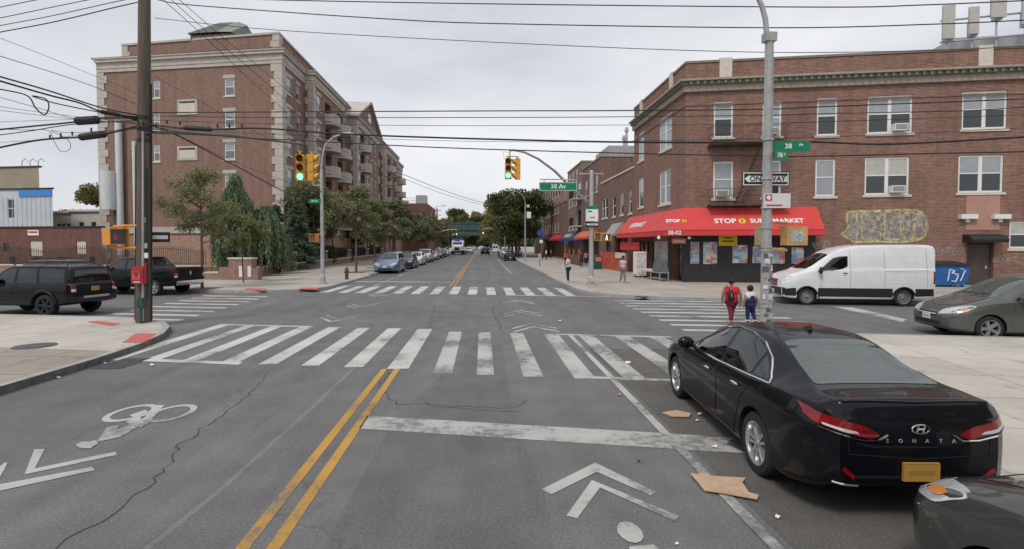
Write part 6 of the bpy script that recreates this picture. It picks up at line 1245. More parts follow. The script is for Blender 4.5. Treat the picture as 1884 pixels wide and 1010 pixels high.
def ex_suv(root, body, bv, L, f, D, sm, Z):
    sm('rear_bumper', D('B', [(-.86, .72), (.86, .72), (.84, .54), (-.84, .54)], r=.04, off=.06), M_TRIMB); sm('bumper_step', D('B', [(-.5, .74), (.5, .74), (.5, .66), (-.5, .66)], r=.02, off=.09), M_STRIM)
    sm('side_cladding', D('L', [(1.45, .44), (1.45, .56), (3.2, .56), (3.2, .44)], r=.02, off=.03), M_TRIMB)
    for w_ in TYPES['suv']['wb']: sm('wheel_arch_trim', strip(bv, L, 'L', [(w_ + math.cos(a) * .52, .41 + math.sin(a) * .52) for a in np.linspace(.15, math.pi - .15, 14)], .05, .01), P_BLACK)
make_car('suv', P_BLACK, 'black boxy off road SUV with roof rack parked at the near left kerb', 'SUV', 'parked_suv', (-16.55, 20.05), facing(-1, .2), True, 'six', M_BLACK, roofrack=True, extra=ex_suv)
def ex_pick(root, body, bv, L, f, D, sm, Z):
    sm('rear_bumper', D('B', [(-.93, .74), (.93, .74), (.90, .56), (-.90, .56)], r=.04, off=.07), M_STRIM); sm('tailgate_seam', strip(bv, L, 'B', [(-.82, 1.30), (-.82, .80), (.82, .80), (.82, 1.30)], .008, .001), M_WHEELD)
    p, n = project(bv, L, 'B', 0, 1.08); e = MB(); e.ball(p - n * -.01, (.012, .07, .09), 10); sm('emblem', e, M_STRIM); sm('bed_cover', D('T', [(4.15, -.80), (4.15, .80), (5.72, .80), (5.72, -.80)], r=.03, off=.006), M_TRIMB)
make_car('pickup', P_BLACK, 'black crew cab pickup truck with chrome rear bumper behind the wooden utility pole', 'pickup truck', 'pickup_truck', (-18.0, 28.0), facing(-1, .2), False, 'six', M_ALLOY, plate=('B', M_PLW), extra=ex_pick)
make_car('suv', P_CHAR, 'dark SUV with roof bars parked behind the black boxy SUV, across the street', 'SUV', 'parked_suv', (-23.9, 29.5), facing(-1, .2), False, roofrack=True, sc=.95, plate=('', None)); make_car('crossover', P_WHITE, 'white car at the left picture edge ahead of the black boxy SUV', 'car', None, (-22.9, 21.4), facing(-1, .2), False, plate=('', None))
make_car('crossover', P_CHAR, 'dark car at the right edge, its roof showing above the grey minivan', loc=(20.9, 17.4), head=HW_, plate=('', None))
SO = -math.pi / 2; NO = math.pi / 2
pl = 'cars parked along the left kerb of the avenue'
make_car('minivan', P_BLUE, 'steel blue minivan facing us, first in the parked row on the left', 'minivan', 'minivan', (-8.35, 46.9), SO, False, 'five', group=pl, plate=('F', M_PLW), sc=1.08)
make_car('crossover', P_CHAR, 'dark grey car parked right behind the steel blue minivan', loc=(-8.0, 54.5), head=SO, group=pl, plate=('F', M_PLW)); make_car('crossover', P_WHITE, 'white hatchback parked between the dark grey car and the white pickup', loc=(-8.0, 62.5), head=SO, group=pl, plate=('F', M_PLW))
make_car('pickup', P_WHITE, 'white pickup truck with dark grille and black bumper in the left parked row', 'pickup truck', 'pickup_truck', (-8.15, 73), SO, False, group=pl, plate=('F', M_PLW)); make_car('sedan', P_SILV, 'silver sedan parked right behind the white pickup truck', loc=(-8.1, 84), head=SO, group=pl, plate=('F', M_PLW))
make_car('sedan', P_NAVY, 'navy sedan parked sixth in the left row, before the box truck', loc=(-8.1, 93), head=SO, group=pl, plate=('', None)); make_car('crossover', P_NAVY, 'small dark blue car deep in the left parked row', loc=(-8.1, 101), head=SO, group=pl, plate=('', None)); make_car('sedan', P_SILV, 'pale sedan farthest back in the left parked row', loc=(-8.1, 110), head=SO, group=pl, plate=('', None))
make_car('crossover', P_BEIGE, 'pale beige SUV driving towards us beside the white truck', 'SUV', 'moving_suv', (-3.7, 134), SO, plate=('F', M_PLW), sc=1.08)
make_car('crossover', P_BLACK, 'black SUV with red tail lights driving away in the right lane', 'SUV', 'moving_suv', (.6, 120), NO, plate=('B', M_PLW), sc=1.15)
make_car('sedan', P_NAVY, 'dark sedan parked nearest on the far right kerb under the trees', loc=(4.15, 79.5), head=NO, plate=('B', M_PLW)); make_car('crossover', P_SILV, 'silver SUV parked ahead of the dark sedan on the right kerb', 'SUV', 'parked_suv', (4.1, 86.8), NO, plate=('', None))
make_car('van', P_WHITE, 'white van with two rear windows parked on the right far up the avenue', 'van', 'cargo_van', (3.7, 152), NO, plate=('', None), sc=.95)
make_car('crossover', P_SILV, 'pale SUV stopped far behind the beige one', 'SUV', 'moving_suv', (-3.9, 215), SO, plate=('', None)); make_car('crossover', P_WHITE, 'white SUV far away driving off, left of the black SUV', 'SUV', 'moving_suv', (-.5, 195), NO, plate=('', None), sc=1.1); make_car('sedan', P_BEIGE, 'small far away car in the oncoming lane below the bridge', loc=(-4, 240), head=SO, plate=('', None))
far_ = 'small cars far up the avenue'
for kd, pt, lab, x, y, hd in (('crossover', P_SILV, 'silver car parked third on the far right kerb', 4.1, 96, NO), ('sedan', P_CHAR, 'charcoal car parked fourth on the far right kerb', 4.1, 106, NO), ('crossover', P_WHITE, 'white oncoming car right behind the pale beige SUV', -3.9, 156, SO), ('sedan', P_NAVY, 'navy oncoming car behind the white truck', -6.4, 150, SO), ('crossover', P_CHAR, 'dark car going away ahead of the black SUV', .4, 160, NO)): make_car(kd, pt, lab, 'car', 'distant_car', (x, y), hd, plate=('', None), group=far_)
def ex_near(root, body, bv, L, f, D, sm, Z): pass
make_car('minivan', carpaint('paint_corner_grey', (.075, .08, .076), .5, .3), 'dark grey car with amber indicator parked close behind the black sedan, cut by the corner', 'car', 'parked_car', (4.03, 1.2), NO, True, 'five', plate=('F', M_PLY))
# white conventional truck -------------------------------------------------
TR = thing('box_truck', 'white flat nosed truck with dark grille and blue roof gear coming towards us', 'truck', (0, 0, 0)); b_ = lambda nm, m, *bx, par=TR, **k: (lambda mb: ([mb.box(*q) for q in bx], obj(nm, mb, m, par, **k))[1])(MB())
mb = MB(); mb.prism([(-1.0, 0), (1.0, 0), (.92, -1.5), (.7, -1.7), (-.7, -1.7), (-.92, -1.5)], .85, 1.75); mb.prism([(-1.12, 0), (1.12, 0), (1.12, 1.7), (-1.12, 1.7)], .8, 1.9); mb.add([(-1.12, .003, 1.9), (1.12, .003, 1.9), (1.12, 1.7, 1.9), (-1.12, 1.7, 1.9), (-1.02, .35, 2.75), (1.02, .35, 2.75), (1.02, 1.6, 2.75), (-1.02, 1.6, 2.75)], [(0, 1, 5, 4), (1, 2, 6, 5), (2, 3, 7, 6), (3, 0, 4, 7), (4, 5, 6, 7)])
obj('cab', mb, P_WHITE, TR); mb = MB(); mb.add([(-.98, .045, 2.0), (.98, .045, 2.0), (.9, .30, 2.64), (-.9, .30, 2.64)], [(0, 1, 2, 3)]); obj('windshield', mb, M_CGL, TR)
b_('grille', M_BLACK, (-.5, .5, -1.74, -1.703, .95, 1.6)); b_('front_bumper', M_TRIMB, (-1.15, 1.15, -1.95, -1.75, .45, .84)); b_('cargo_box', P_WHITE, (-1.2, 1.2, 2.0, 8.5, .9, 3.0)); b_('roof_gear', mat('truck_blue', (.06, .1, .4), .5), (-1.1, 1.1, 2.0, 2.6, 3.003, 3.4), (-.5, .5, .5, 1.3, 2.753, 3.0))
for sg in (1, -1): b_('headlight', M_HEAD, (sg * .72 - .16, sg * .72 + .16, -1.73, -1.6, 1.0, 1.25)); b_('fender', P_WHITE, (sg * 1.0 - .2, sg * 1.0 + .2, -1.45, -.2, .95, 1.25)); b_('mirror', M_TRIMB, (sg * 1.35 - .1, sg * 1.35 + .1, .1, .2, 1.7, 2.4))
for x in (-1, 1):
    for y in (-.85, 5.0, 6.6): mb = MB(); mb.lathe([(.3, -.14), (.5, -.14), (.52, -.1), (.52, .1), (.5, .14), (.3, .14)], 20, T=Matrix.Translation((x, y, .52)), axis='y' if 0 else 'x'); w = obj('wheel', mb, M_TYRE, TR)
TR.location = (-6.0, 122, 0); TR.scale = (1.2, 1.2, 1.15)
# ================================================================== STREET FURNITURE
CAR_GL = None
def rotz(a, p=(0, 0, 0)): return Matrix.Translation(p) @ Matrix.Rotation(a, 4, 'Z')
M_LENSD = mat('signal_lens_dark', (.03, .02, .015), .3); M_LITG = mat('signal_green_lit', (.1, .8, .45), .3, emit=(.15, .95, .55), es=2.2)
def signal_head(parent, pos, ang, lit=True, yard=M_SIGY):
    """three section head, pos = top centre, faces local -Y turned by ang"""
    T = rotz(ang, pos); mb = MB(); mb.M = T
    for i in range(3):
        z = -.36 * i; mb.box(-.17, .17, -.10, .12, z - .345, z - .004)
    mb.box(-.05, .05, -.05, .05, -.003, .12); h = obj('signal_head', mb, yard, parent); lens = MB(); lens.M = T; grn = MB(); grn.M = T
    for i in range(3):
        vis = MB(); vis.M = T; z = -.36 * i - .175; (grn if (lit and i == 2) else lens).lathe([(.001, -.125), (.06, -.122), (.125, -.105)], 18, T=Matrix.Translation((0, 0, z)), axis='y')
        n = 14; P = []
        for k in range(n + 1):
            a = R(-35) + R(250) * k / n; P.append((a, .15))
        for k in range(n):
            a, b = P[k][0], P[k + 1][0]
            l0 = .24 * (.55 + .45 * max(0, math.sin((a + b) / 2))); q = [(r * math.cos(t), -.10 - l, r * math.sin(t) + z) for r, t, l in ((.15, a, 0), (.15, b, 0), (.15, b, l0), (.15, a, l0), (.138, a, 0), (.138, b, 0), (.138, b, l0), (.138, a, l0))]
            vis.add(q, [(0, 1, 2, 3), (7, 6, 5, 4), (3, 2, 6, 7)])
        obj('visor', vis, yard, h)
    obj('lens', lens, M_LENSD, h)
    if lit: obj('lens_lit_green', grn, M_LITG, h)
def ped_signal(parent, pos, ang, lamp='off', m=M_ORANGE, w=.46, h=.42, d=.22, back=False):
    T = rotz(ang, pos); mb = MB(); mb.M = T; mb.box(-w / 2, w / 2, -d / 2, d / 2, -h / 2, h / 2); t = .03; f = -d / 2
    for a in ((-w / 2 - .012, w / 2 + .012, f - .10, f - .003, h / 2 - .005, h / 2 + .02), (-w / 2 - .012, -w / 2 + .012, f - .10, f - .003, -h / 2, h / 2 - .006), (w / 2 - .012, w / 2 + .012, f - .10, f - .003, -h / 2, h / 2 - .006)): mb.box(*a)
    o = obj('pedestrian_signal', mb, m, parent); mb = MB(); mb.M = T; mb.box(-w / 2 + t, w / 2 - t, f - .012, f - .003, -h / 2 + t, h / 2 - t); obj('screen', mb, mat('ped_screen', (.09, .095, .11), .35), o)
    if lamp == 'walk':
        mb = MB(); mb.M = T @ Matrix.Translation((0, f - .02, 0)); mb.box(-.035, .035, -.004, .0, -.02, .09); mb.box(-.03, .03, -.004, 0, .105, .15); mb.box(-.07, -.04, -.004, 0, -.15, -.03); mb.box(.02, .055, -.004, 0, -.15, -.03); obj('walking_figure', mb, mat('ped_white_lit', (.8, .85, .8), .4, emit=(.85, .95, .9), es=1.2), o)
    if lamp == 'hand': mb = MB(); mb.M = T @ Matrix.Translation((-.08, f - .02, 0)); mb.box(-.05, .05, -.004, 0, -.1, .02); [mb.box(-.05 + .027 * i, -.03 + .027 * i, -.004, 0, .021, .1) for i in range(4)]; obj('hand_figure', mb, mat('ped_hand_red', (.5, .1, .08), .4), o)
    return o
def sign_board(parent, name, T, w, h, m, texts=(), t=.02, border=None, top=True, **kw):
    mb = MB(); mb.M = T; mb.box(-w / 2, w / 2, 0, t, -h / 2, h / 2); o = obj(name, mb, m, parent, **kw)
    if border: mb = MB(); mb.M = T; b = .022; [mb.box(*q) for q in ((-w / 2 + b, w / 2 - b, -.003, -.0005, h / 2 - 2 * b, h / 2 - b), (-w / 2 + b, w / 2 - b, -.003, -.0005, -h / 2 + b, -h / 2 + 2 * b), (-w / 2 + b, -w / 2 + 2 * b, -.003, -.0005, -h / 2 + 2 * b + .001, h / 2 - 2 * b - .001), (w / 2 - 2 * b, w / 2 - b, -.003, -.0005, -h / 2 + 2 * b + .001, h / 2 - 2 * b - .001))]; obj('border', mb, border, o)
    for s, size, x, z, mm in texts: obj('lettering', textmb(s, size, T @ frame((x, -.004, z), (1, 0, 0)), .003, bold=size * .02), mm, o)
    return o
def arrow_left(parent, T, w, h, m=M_WHITE):
    mb = MB(); mb.M = T @ Matrix.Translation((0, -.004, 0)); a = h * .5; P = [(-w / 2, 0), (-w / 2 + a, -a * .8), (-w / 2 + a * .8, -h * .27), (w / 2, -h * .27), (w / 2, h * .27), (-w / 2 + a * .8, h * .27), (-w / 2 + a, a * .8)]
    mb.add([(x, 0, z) for x, z in P], [tuple(range(7))]); return obj('arrow', mb, m, parent)
# ---- wooden utility pole with arm, signals, alarm box -----------------------------
PXY = Vector((-10.6, 16.6)); lean = lambda z: Vector((PXY.x + .022 * z, PXY.y, z)); zP = lambda y: zat(PXY.x, PXY.y, y)
UP = thing('utility_pole', 'tall weathered wooden utility pole with conduits on the near left corner', 'utility pole', (PXY.x, PXY.y, .14))
mb = MB(); mb.tube([lean(z) for z in (.1, 2, 4, 6, 8, 10, 12.5)], [.215, .205, .195, .185, .175, .165, .15], 16); obj('pole', mb, M_WOOD, UP, smooth=40)
for dx, dy, r_, z0, z1, m in ((.19, -.12, .03, .9, 4.9, M_GREENM), (.10, -.2, .03, .2, 6.0, M_STEEL), (-.2, -.05, .045, .2, 5.6, M_BLACK), (.22, .02, .03, .2, 7.5, M_BLACK)):
    mb = MB(); mb.tube([lean(z) + Vector((dx * (1 - z * .015), dy, 0)) for z in np.linspace(z0, z1, 6)], r_, 8); obj('conduit', mb, m, UP)
c = lean(.9) + Vector((.08, -.27, 0)); mb = MB(); mb.box(c.x - .09, c.x + .09, c.y - .05, c.y + .05, .62, .92); mb.tube([(c.x, c.y, .15), (c.x, c.y, .62)], .035, 8); obj('pole_base_box', mb, mat('teal_box', (.03, .075, .072), .6, vary=.7, vs=14), UP)
mb = MB()
for z in (5.75, 6.1, 6.45): mb.lathe([(.2, z - .05), (.2, z + .05)], 14, T=Matrix.Translation((lean(z).x, lean(z).y, 0)))
for z, a in ((5.9, 0), (6.2, 1.2), (6.35, 2.5)): p = lean(z); mb.tube([p, p + Vector((.45 * math.cos(a), -.3, .05))], .03, 5)
obj('pole_hardware', mb, M_BLACK, UP)
for i, z in enumerate((2.2, 2.5, 1.9, 3.3)): p = lean(z) + Vector((.19 - .03 * i, -.15 + .01 * i, 0)); mb = MB(); mb.box(p.x - .06, p.x + .06, p.y - .05, p.y - .045, z - .08, z + .08); obj('sticker', mb, [M_WHITE, M_CURT, M_RED, M_BLUE_ if 'M_BLUE_' in globals() else M_CURT][i], UP)
# fire alarm box
zc_ = zP(505); FA_ = thing('fire_alarm_box', 'red fire alarm call box mounted on the wooden utility pole', 'alarm box', lean(zc_) + Vector((-.06, -.3, -.3)))
c = lean(zc_) + Vector((.04, -.3, 0)); n = 10; P = [(-.16, -.25), (.16, -.25), (.16, .14)] + [(.16 * math.cos(t), .14 + .12 * math.sin(t)) for t in np.linspace(0, math.pi, n)][1:-1] + [(-.16, .14)]
mb = MB(); T = Matrix(((1, 0, 0, c.x), (0, 0, 1, c.y), (0, 1, 0, c.z), (0, 0, 0, 1))); mb.prism(P, -.1, .12, T=T); mb.f = [f[::-1] for f in mb.f]; obj('box', mb, mat('alarm_red', (.42, .035, .04), .55, vary=.25, vs=9), FA_)
mb = MB(); mb.box(c.x - .11, c.x + .11, c.y - .12, c.y - .103, c.z - .12, c.z + .1); mb.add([(c.x - .09, c.y - .122, c.z + .08), (c.x, c.y - .122, c.z - .08), (c.x + .09, c.y - .122, c.z + .08)], [(0, 1, 2)], 1); obj('door', mb, [mat('alarm_red_light', (.6, .10, .10), .5), mat('alarm_dark', (.2, .03, .03), .6)], FA_)
mb = MB(); mb.box(c.x - .09, c.x + .09, c.y - .106, c.y - .101, c.z - .2, c.z - .17); obj('white_marks', mb, M_WHITE, FA_)
# orange pedestrian signal on two brackets, left of the pole
pz = zP(437); PS = thing('crossing_signal', 'orange pedestrian signal held out left of the wooden utility pole by two brackets', 'pedestrian signal', lean(pz) + Vector((-.8, -.3, -.3)))
o_ = ped_signal(PS, lean(pz) + Vector((-.72, -.22, 0)), R(60), 'hand', w=.50, h=.48, d=.34)
mb = MB()
for y in (424, 456): z = zP(y) + (.12 if y < 430 else -.02); p = lean(z); mb.tube([p + Vector((-.12, -.1, 0)), p + Vector((-.45, -.2, 0)), p + Vector((-.75, -.22, -.03 if y < 430 else .03))], .04, 8)
obj('bracket', mb, M_ORANGE, PS)
z = zP(437); ow = sign_board(None, 'one_way_sign', rotz(R(20), lean(z) + Vector((.12, .24, 0))), .92, .32, M_BLACK, label='black framed one way sign behind the wooden utility pole', cat='sign'); arrow_left(ow, rotz(R(20), lean(z) + Vector((.12, .24, 0))), .8, .22)
# signal arm
ze_ = zP(243); E_ = Vector((-7.15, 20.9)); sA = thing('mast_signal', 'long green signal arm reaching from the wooden pole with two yellow traffic signals', 'traffic signal', lean(ze_))
zE = zat(E_.x, E_.y, 267); mb = MB(); mb.tube([lean(ze_), lean(ze_).lerp(Vector((E_.x, E_.y, zE)), .5) + Vector((0, 0, .12)), Vector((E_.x, E_.y, zE + .02)), Vector((E_.x + .15, E_.y + .2, zE - .12))], [.05, .045, .04, .035], 10); obj('arm', mb, mat('arm_grey_green', (.10, .15, .13), .6, vary=.2), sA, smooth=50)
hp_ = Vector((E_.x + .08, E_.y + .05, zE - .35)); mb = MB(); mb.tube([(hp_.x, hp_.y, zE), (hp_.x, hp_.y, zE - .4)], .04, 8); mb.tube([(hp_.x - .15, hp_.y, zE - .33), (hp_.x + .22, hp_.y, zE - .33)], .03, 6); obj('hanger', mb, M_GREENM, sA)
def atpx(px, y, Y): d = ray(px, y); t = Y / d.y; return EYE + d * t
q = atpx(553, 285, 21.0); signal_head(sA, q, R(6)); q2 = atpx(572, 285, 21.1); signal_head(sA, q2, R(98), lit=False)
# ---- overhead cables -------------------------------------------------------------
def wire(label, A, B, pts, r=.012, name='overhead_cable', boxes=(), loop=None, ins=()):
    r *= 1.25 if r >= .012 else 1.1; D_ = Vector((B[0] - A[0], B[1] - A[1], 0)); P = [onplane(x, y, A, D_) for x, y in pts]; Q = []
    for i in range(len(P) - 1):
        p0, p1, p2, p3 = P[max(i - 1, 0)], P[i], P[i + 1], P[min(i + 2, len(P) - 1)]
        for k in range(6): t = k / 6; Q.append(.5 * ((2 * p1) + (-p0 + p2) * t + (2 * p0 - 5 * p1 + 4 * p2 - p3) * t * t + (-p0 + 3 * p1 - 3 * p2 + p3) * t ** 3))
    Q.append(P[-1]); mb = MB(); mb.tube(Q, r, 5); o = obj(name, mb, M_CABLE, None, label, 'cable')
    for (xa_, ya), (xb_, yb), rr in boxes: mb = MB(); a, b = onplane(xa_, ya, A, D_), onplane(xb_, yb, A, D_); m1, m2 = a.lerp(b, .1), a.lerp(b, .9); mb.tube([a, m1, m2, b], [r, rr, rr, r], 10); obj('splice_case', mb, M_TRIMB, o)
    if ins:
        mb = MB()
        for x, y in ins: p = onplane(x, y, A, D_); mb.tube([p, p + Vector((0, 0, .12))], .025, 5)
        obj('cable_clamp', mb, M_CABLE, o)
    return o
PA_ = tuple(PXY); RT = (17.5, 10.98); XP = 1960
wire('uppermost thin cable of the bundle running right from the wooden pole', PA_, RT, [(280, 208), (480, 207), (900, 205), (1120, 204.5), (1405, 202), (1520, 197), (1884, 183), (XP, 179)], .013)
wire('second cable of the bundle running right from the wooden pole', PA_, RT, [(280, 214), (480, 217), (900, 217), (1120, 216), (1405, 213), (1520, 210), (1763, 205), (1884, 198), (XP, 194)], .010)
wire('thin third cable of the bundle running right, above the thick spliced one', PA_, RT, [(280, 222), (480, 228), (800, 232), (1120, 231), (1380, 229), (1884, 212), (XP, 208)], .007)
wire('thick cable with a black splice case running right from the wooden pole', PA_, RT, [(275, 230), (338, 237), (389, 239), (480, 237), (627, 247), (800, 254), (1120, 262), (1405, 263), (1493, 262), (1641, 266), (1884, 253), (XP, 249)], .021, boxes=[((337, 236), (391, 239), .075)], ins=[(307, 229), (331, 231), (400, 236), (422, 236), (445, 237)])
wire('lowest cable of the bundle running right past the corner building windows', PA_, RT, [(280, 238), (440, 254), (547, 259), (800, 272), (1120, 282), (1405, 288), (1520, 288), (1682, 284), (1884, 280), (XP, 278)], .013)
wire('thin sagging wire between the spliced cable and the lowest cable', PA_, RT, [(280, 236), (480, 247), (750, 258), (1000, 262), (1300, 258), (1600, 250), (1884, 236), (XP, 232)], .006)
wire('high wire leaving the pole top and dipping across the whole sky to the right', PA_, RT, [(283, -2), (330, 8), (480, 20), (700, 35), (900, 44), (1420, 52), (1730, 45), (1884, 38), (XP, 35)], .012)
wire('highest wire entering at the top edge and crossing the sky to the right', PA_, RT, [(420, -6), (480, 0), (900, 8), (1500, 14), (1700, 10), (1884, 2), (XP, -2)], .012)
wire('third high wire dipping in front of the apartment roof and far parapet', PA_, RT, [(285, 34), (520, 57), (1000, 83), (1400, 97), (1700, 94), (1884, 86), (XP, 83)], .009)
wire('black cable drooping from the pole to the far left street lamp', PA_, (-9.9, 32.2), [(280, 232), (330, 252), (441, 310), (520, 352), (554, 362), (575, 361), (592, 352)], .02); wire('thinner wire drooping beside the thick black one to the far left lamp', PA_, (-9.9, 32.2), [(280, 226), (400, 284), (480, 318), (560, 345), (592, 348)], .008)
FP2 = (-10.6, 62.0); FPX = FP2
for lab, pts in (('leftmost of three wires running from the pole top up the avenue', [(291, -8), (380, 72), (480, 165), (620, 285), (727, 352)]), ('middle of three wires running from the pole top up the avenue', [(306, -8), (400, 76), (500, 162), (630, 275), (727, 346)]), ('rightmost of three wires running from the pole top up the avenue', [(320, -8), (420, 78), (520, 160), (640, 262), (727, 340)])): wire(lab, PA_, FP2, pts, .010)
wire('wire running from the pole into the tree row beside the apartments', PA_, FP2, [(286, 142), (400, 205), (480, 248), (600, 312), (727, 366)], .007)
wire('pair wire sagging across the avenue toward the far right lamp, upper strand', FP2, (5.6, 118), [(727, 318), (745, 323), (800, 345), (860, 366), (905, 377), (935, 381)], .03); wire('pair wire sagging across the avenue toward the far right lamp, lower strand', FP2, (5.6, 118), [(727, 322), (745, 330), (800, 352), (850, 368), (900, 380), (935, 385)], .022)
WT = (-44, 23.3)
for lab, pts, r_ in (('uppermost wire from the pole top to the left edge', [(262, -38), (80, -2), (0, 14), (-60, 26)], .011), ('second wire from the pole top to the left edge', [(262, -18), (165, 0), (0, 34), (-60, 47)], .011), ('third wire from the pole top to the left edge', [(262, -4), (222, 2), (100, 29), (0, 48), (-60, 60)], .011), ('fourth wire from the pole top with an insulator, to the left edge', [(264, 3), (222, 12), (100, 41), (0, 60), (-60, 73)], .013),
    ('thin wire running left just above the thick low cables', [(264, 214), (150, 220), (0, 225), (-60, 228)], .006), ('thick cable with the upper black splice case left of the pole', [(268, 218), (184, 218), (139, 225), (60, 233), (0, 239), (-60, 245)], .023), ('cable just under the upper splice case left of the pole', [(268, 222), (139, 229), (60, 241), (0, 249), (-60, 256)], .013), ('thin wire running left under the cables to the picture edge', [(268, 236), (150, 249), (60, 259), (0, 263), (-60, 268)], .006), ('thick low cable with the lower black splice case left of the pole', [(268, 229), (195, 247), (146, 253), (75, 258), (0, 272), (-60, 286)], .025)):
    bx = [((138, 224), (183, 221), .13)] if 'upper black' in lab else ([((144, 254), (197, 247), .11)] if 'lower black' in lab else []); wire(lab, PA_, WT, pts, r_, boxes=bx, ins=[(92, 256), (112, 253), (133, 250), (168, 243)] if bx and 'lower' in lab else [])
ST_ = (-10.6, -8)
for lab, pts, r_ in (('faint high wire coming from the left edge to the pole', [(-40, 56), (0, 71), (90, 106), (180, 143), (262, 176)], .005), ('wire dropping from the left edge to the pole past the stone corner blocks', [(-40, 88), (0, 104), (90, 132), (180, 163), (262, 198)], .008), ('upper of two thick cables dropping from the left edge to the pole', [(-40, 130), (0, 142), (90, 168), (190, 200), (262, 214)], .016), ('lower of two thick cables dropping from the left edge, with a slim splice', [(-40, 138), (0, 150), (90, 176), (145, 190), (185, 206), (222, 213), (262, 217)], .018),
    ('cable from the left edge with a hanging loop of slack', [(-40, 158), (0, 165), (50, 177), (66, 200), (82, 212), (90, 198), (84, 183), (60, 178), (120, 195), (262, 222)], .012), ('thin wire of the fan between the thick cables, upper', [(-40, 171), (0, 180), (75, 201), (150, 221), (262, 228)], .006), ('thin wire of the fan between the thick cables, middle', [(-40, 192), (0, 197), (110, 212), (262, 228)], .005), ('thin wire of the fan between the thick cables, lower', [(-40, 200), (0, 204), (120, 218), (262, 230)], .005), ('thin lowest wire of the fan with a faint slack loop', [(-40, 236), (40, 240), (88, 241), (100, 262), (112, 279), (128, 276), (128, 262), (112, 250), (95, 241), (140, 245), (262, 236)], .006)):
    wire(lab, PA_, ST_, pts, r_, boxes=[((184, 206), (222, 213), .06)] if 'slim' in lab else [])
# ---- far left street lamp with signals ----------------------------------------------
def base_plate(mb, x, y, r=.24, z=.14): mb.box(x - r, x + r, y - r, y + r, z, z + .05); mb.lathe([(r * .8, z + .05), (r * .72, z + .45), (r * .45, z + .6)], 8, T=Matrix.Translation((x, y, 0)))
LX, LY = -9.9, 32.3; SL = thing('street_lamp', 'grey octagonal street lamp with small green sign on the far left corner', 'street lamp', (LX, LY, .14)); zl_ = lambda y: zat(LX, LY, y)
mb = MB(); base_plate(mb, LX, LY); ztp = zl_(312); mb.tube([(LX, LY, .2), (LX, LY, ztp)], [.13, .09], 8); obj('pole', mb, M_STEEL, SL)
mb = MB(); Pts = [(591, 312), (593, 290), (598, 268), (612, 254), (628, 248)]; aD = (1, .2); mb.tube([onplane(x, y, (LX, LY), aD) for x, y in Pts], .05, 6); obj('lamp_arm', mb, M_STEEL, SL)
p = onplane(634, 247, (LX, LY), aD); mb = MB(); mb.ball(p + Vector((.2, 0, 0)), (.45, .16, .09), 10); obj('lamp_head', mb, M_STEEL, SL)
st = sign_board(None, 'street_name_sign', rotz(R(-4), (LX - .42, LY - .1, zl_(371))), .72, .26, M_SGREEN, [('38 Av', .17, 0, 0, M_WHITE)], label='small green street name sign on the far left street lamp', cat='sign')
PS2 = thing('crossing_signal', 'orange pedestrian signal on the far left street lamp, beside the garden', 'pedestrian signal', (LX - .5, LY, zl_(447))); ped_signal(PS2, Vector((LX - .42, LY - .1, zl_(439))), R(-25), w=.5, h=.46); mb = MB(); mb.tube([(LX, LY, zl_(432)), (LX - .4, LY - .1, zl_(432))], .03, 6); obj('bracket', mb, M_ORANGE, PS2)
mb = MB(); mb.lathe([(.012, 0), (.012, .01)], 6); mb = MB(); mb.tube([(LX - .05, LY, zl_(342)), (LX - .5, LY, zl_(342))], .025, 6); mb.tube([(LX - .5, LY, zl_(342)), (LX - .5, LY, zl_(335))], .04, 6); obj('bracket', mb, M_STEEL, SL)
# ---- hydrant -------------------------------------------------------------------------
def hydrant(x, y, lab, m):
    h = thing('fire_hydrant', lab, 'hydrant', (x, y, .14)); mb = MB(); T = Matrix.Translation((x, y, .14))
    mb.lathe([(.16, 0), (.16, .05), (.12, .06), (.11, .5), (.15, .52), (.15, .56), (.13, .6), (.11, .7), (.05, .77), (.03, .78), (.03, .83), (.001, .84)], 14, T=T); obj('body', mb, m, h, smooth=35)
    for sx_, sy_ in ((1, 0), (-1, 0), (0, -1)): mb = MB(); mb.tube([(x, y, .56), (x + sx_ * .19, y + sy_ * .19, .56)], .055 if sy_ == 0 else .075, 10); obj('outlet_cap', mb, m, h)
g = G(638, 513, .14); hydrant(g.x, g.y, 'dark bronze fire hydrant on the far left pavement', mat('hydrant_bronze', (.085, .06, .04), .6, vary=.3, vs=9))
# ---- far right signal pole ---------------------------------------------------------------
TX, TY = 6.55, 30.6; zt_ = lambda y: zat(TX, TY, y); TP = thing('signal_pole', 'grey signal pole with curved mast arm, green 38 Av sign and two yellow signals', 'traffic signal', (TX, TY, .14))
mb = MB(); base_plate(mb, TX, TY, .27); mb.tube([(TX, TY, .2), (TX, TY, zt_(318))], [.15, .12], 12); mb.ball((TX, TY, zt_(318)), .13, 10); mb.tube([(TX - .75, TY, zt_(321)), (TX + .7, TY, zt_(320))], .035, 6); obj('pole', mb, M_STEEL, TP)
mb = MB(); mb.box(TX - .12, TX + .12, TY - .3, TY - .285, .35, .65); obj('sticker', mb, mat('sticker_pink', (.6, .42, .42), .6), TP)
aE = Vector((1.55, 26.6)); aD = (aE.x - TX, aE.y - TY); mb = MB(); Pts = [(1080, 371), (1050, 345), (1020, 315), (990, 293), (965, 281), (945, 277), (938, 278)]; mb.tube([onplane(x, y, (TX, TY), aD) for x, y in Pts], [.085, .08, .07, .065, .06, .055, .05], 8); obj('mast_arm', mb, M_STEEL, TP, smooth=50)
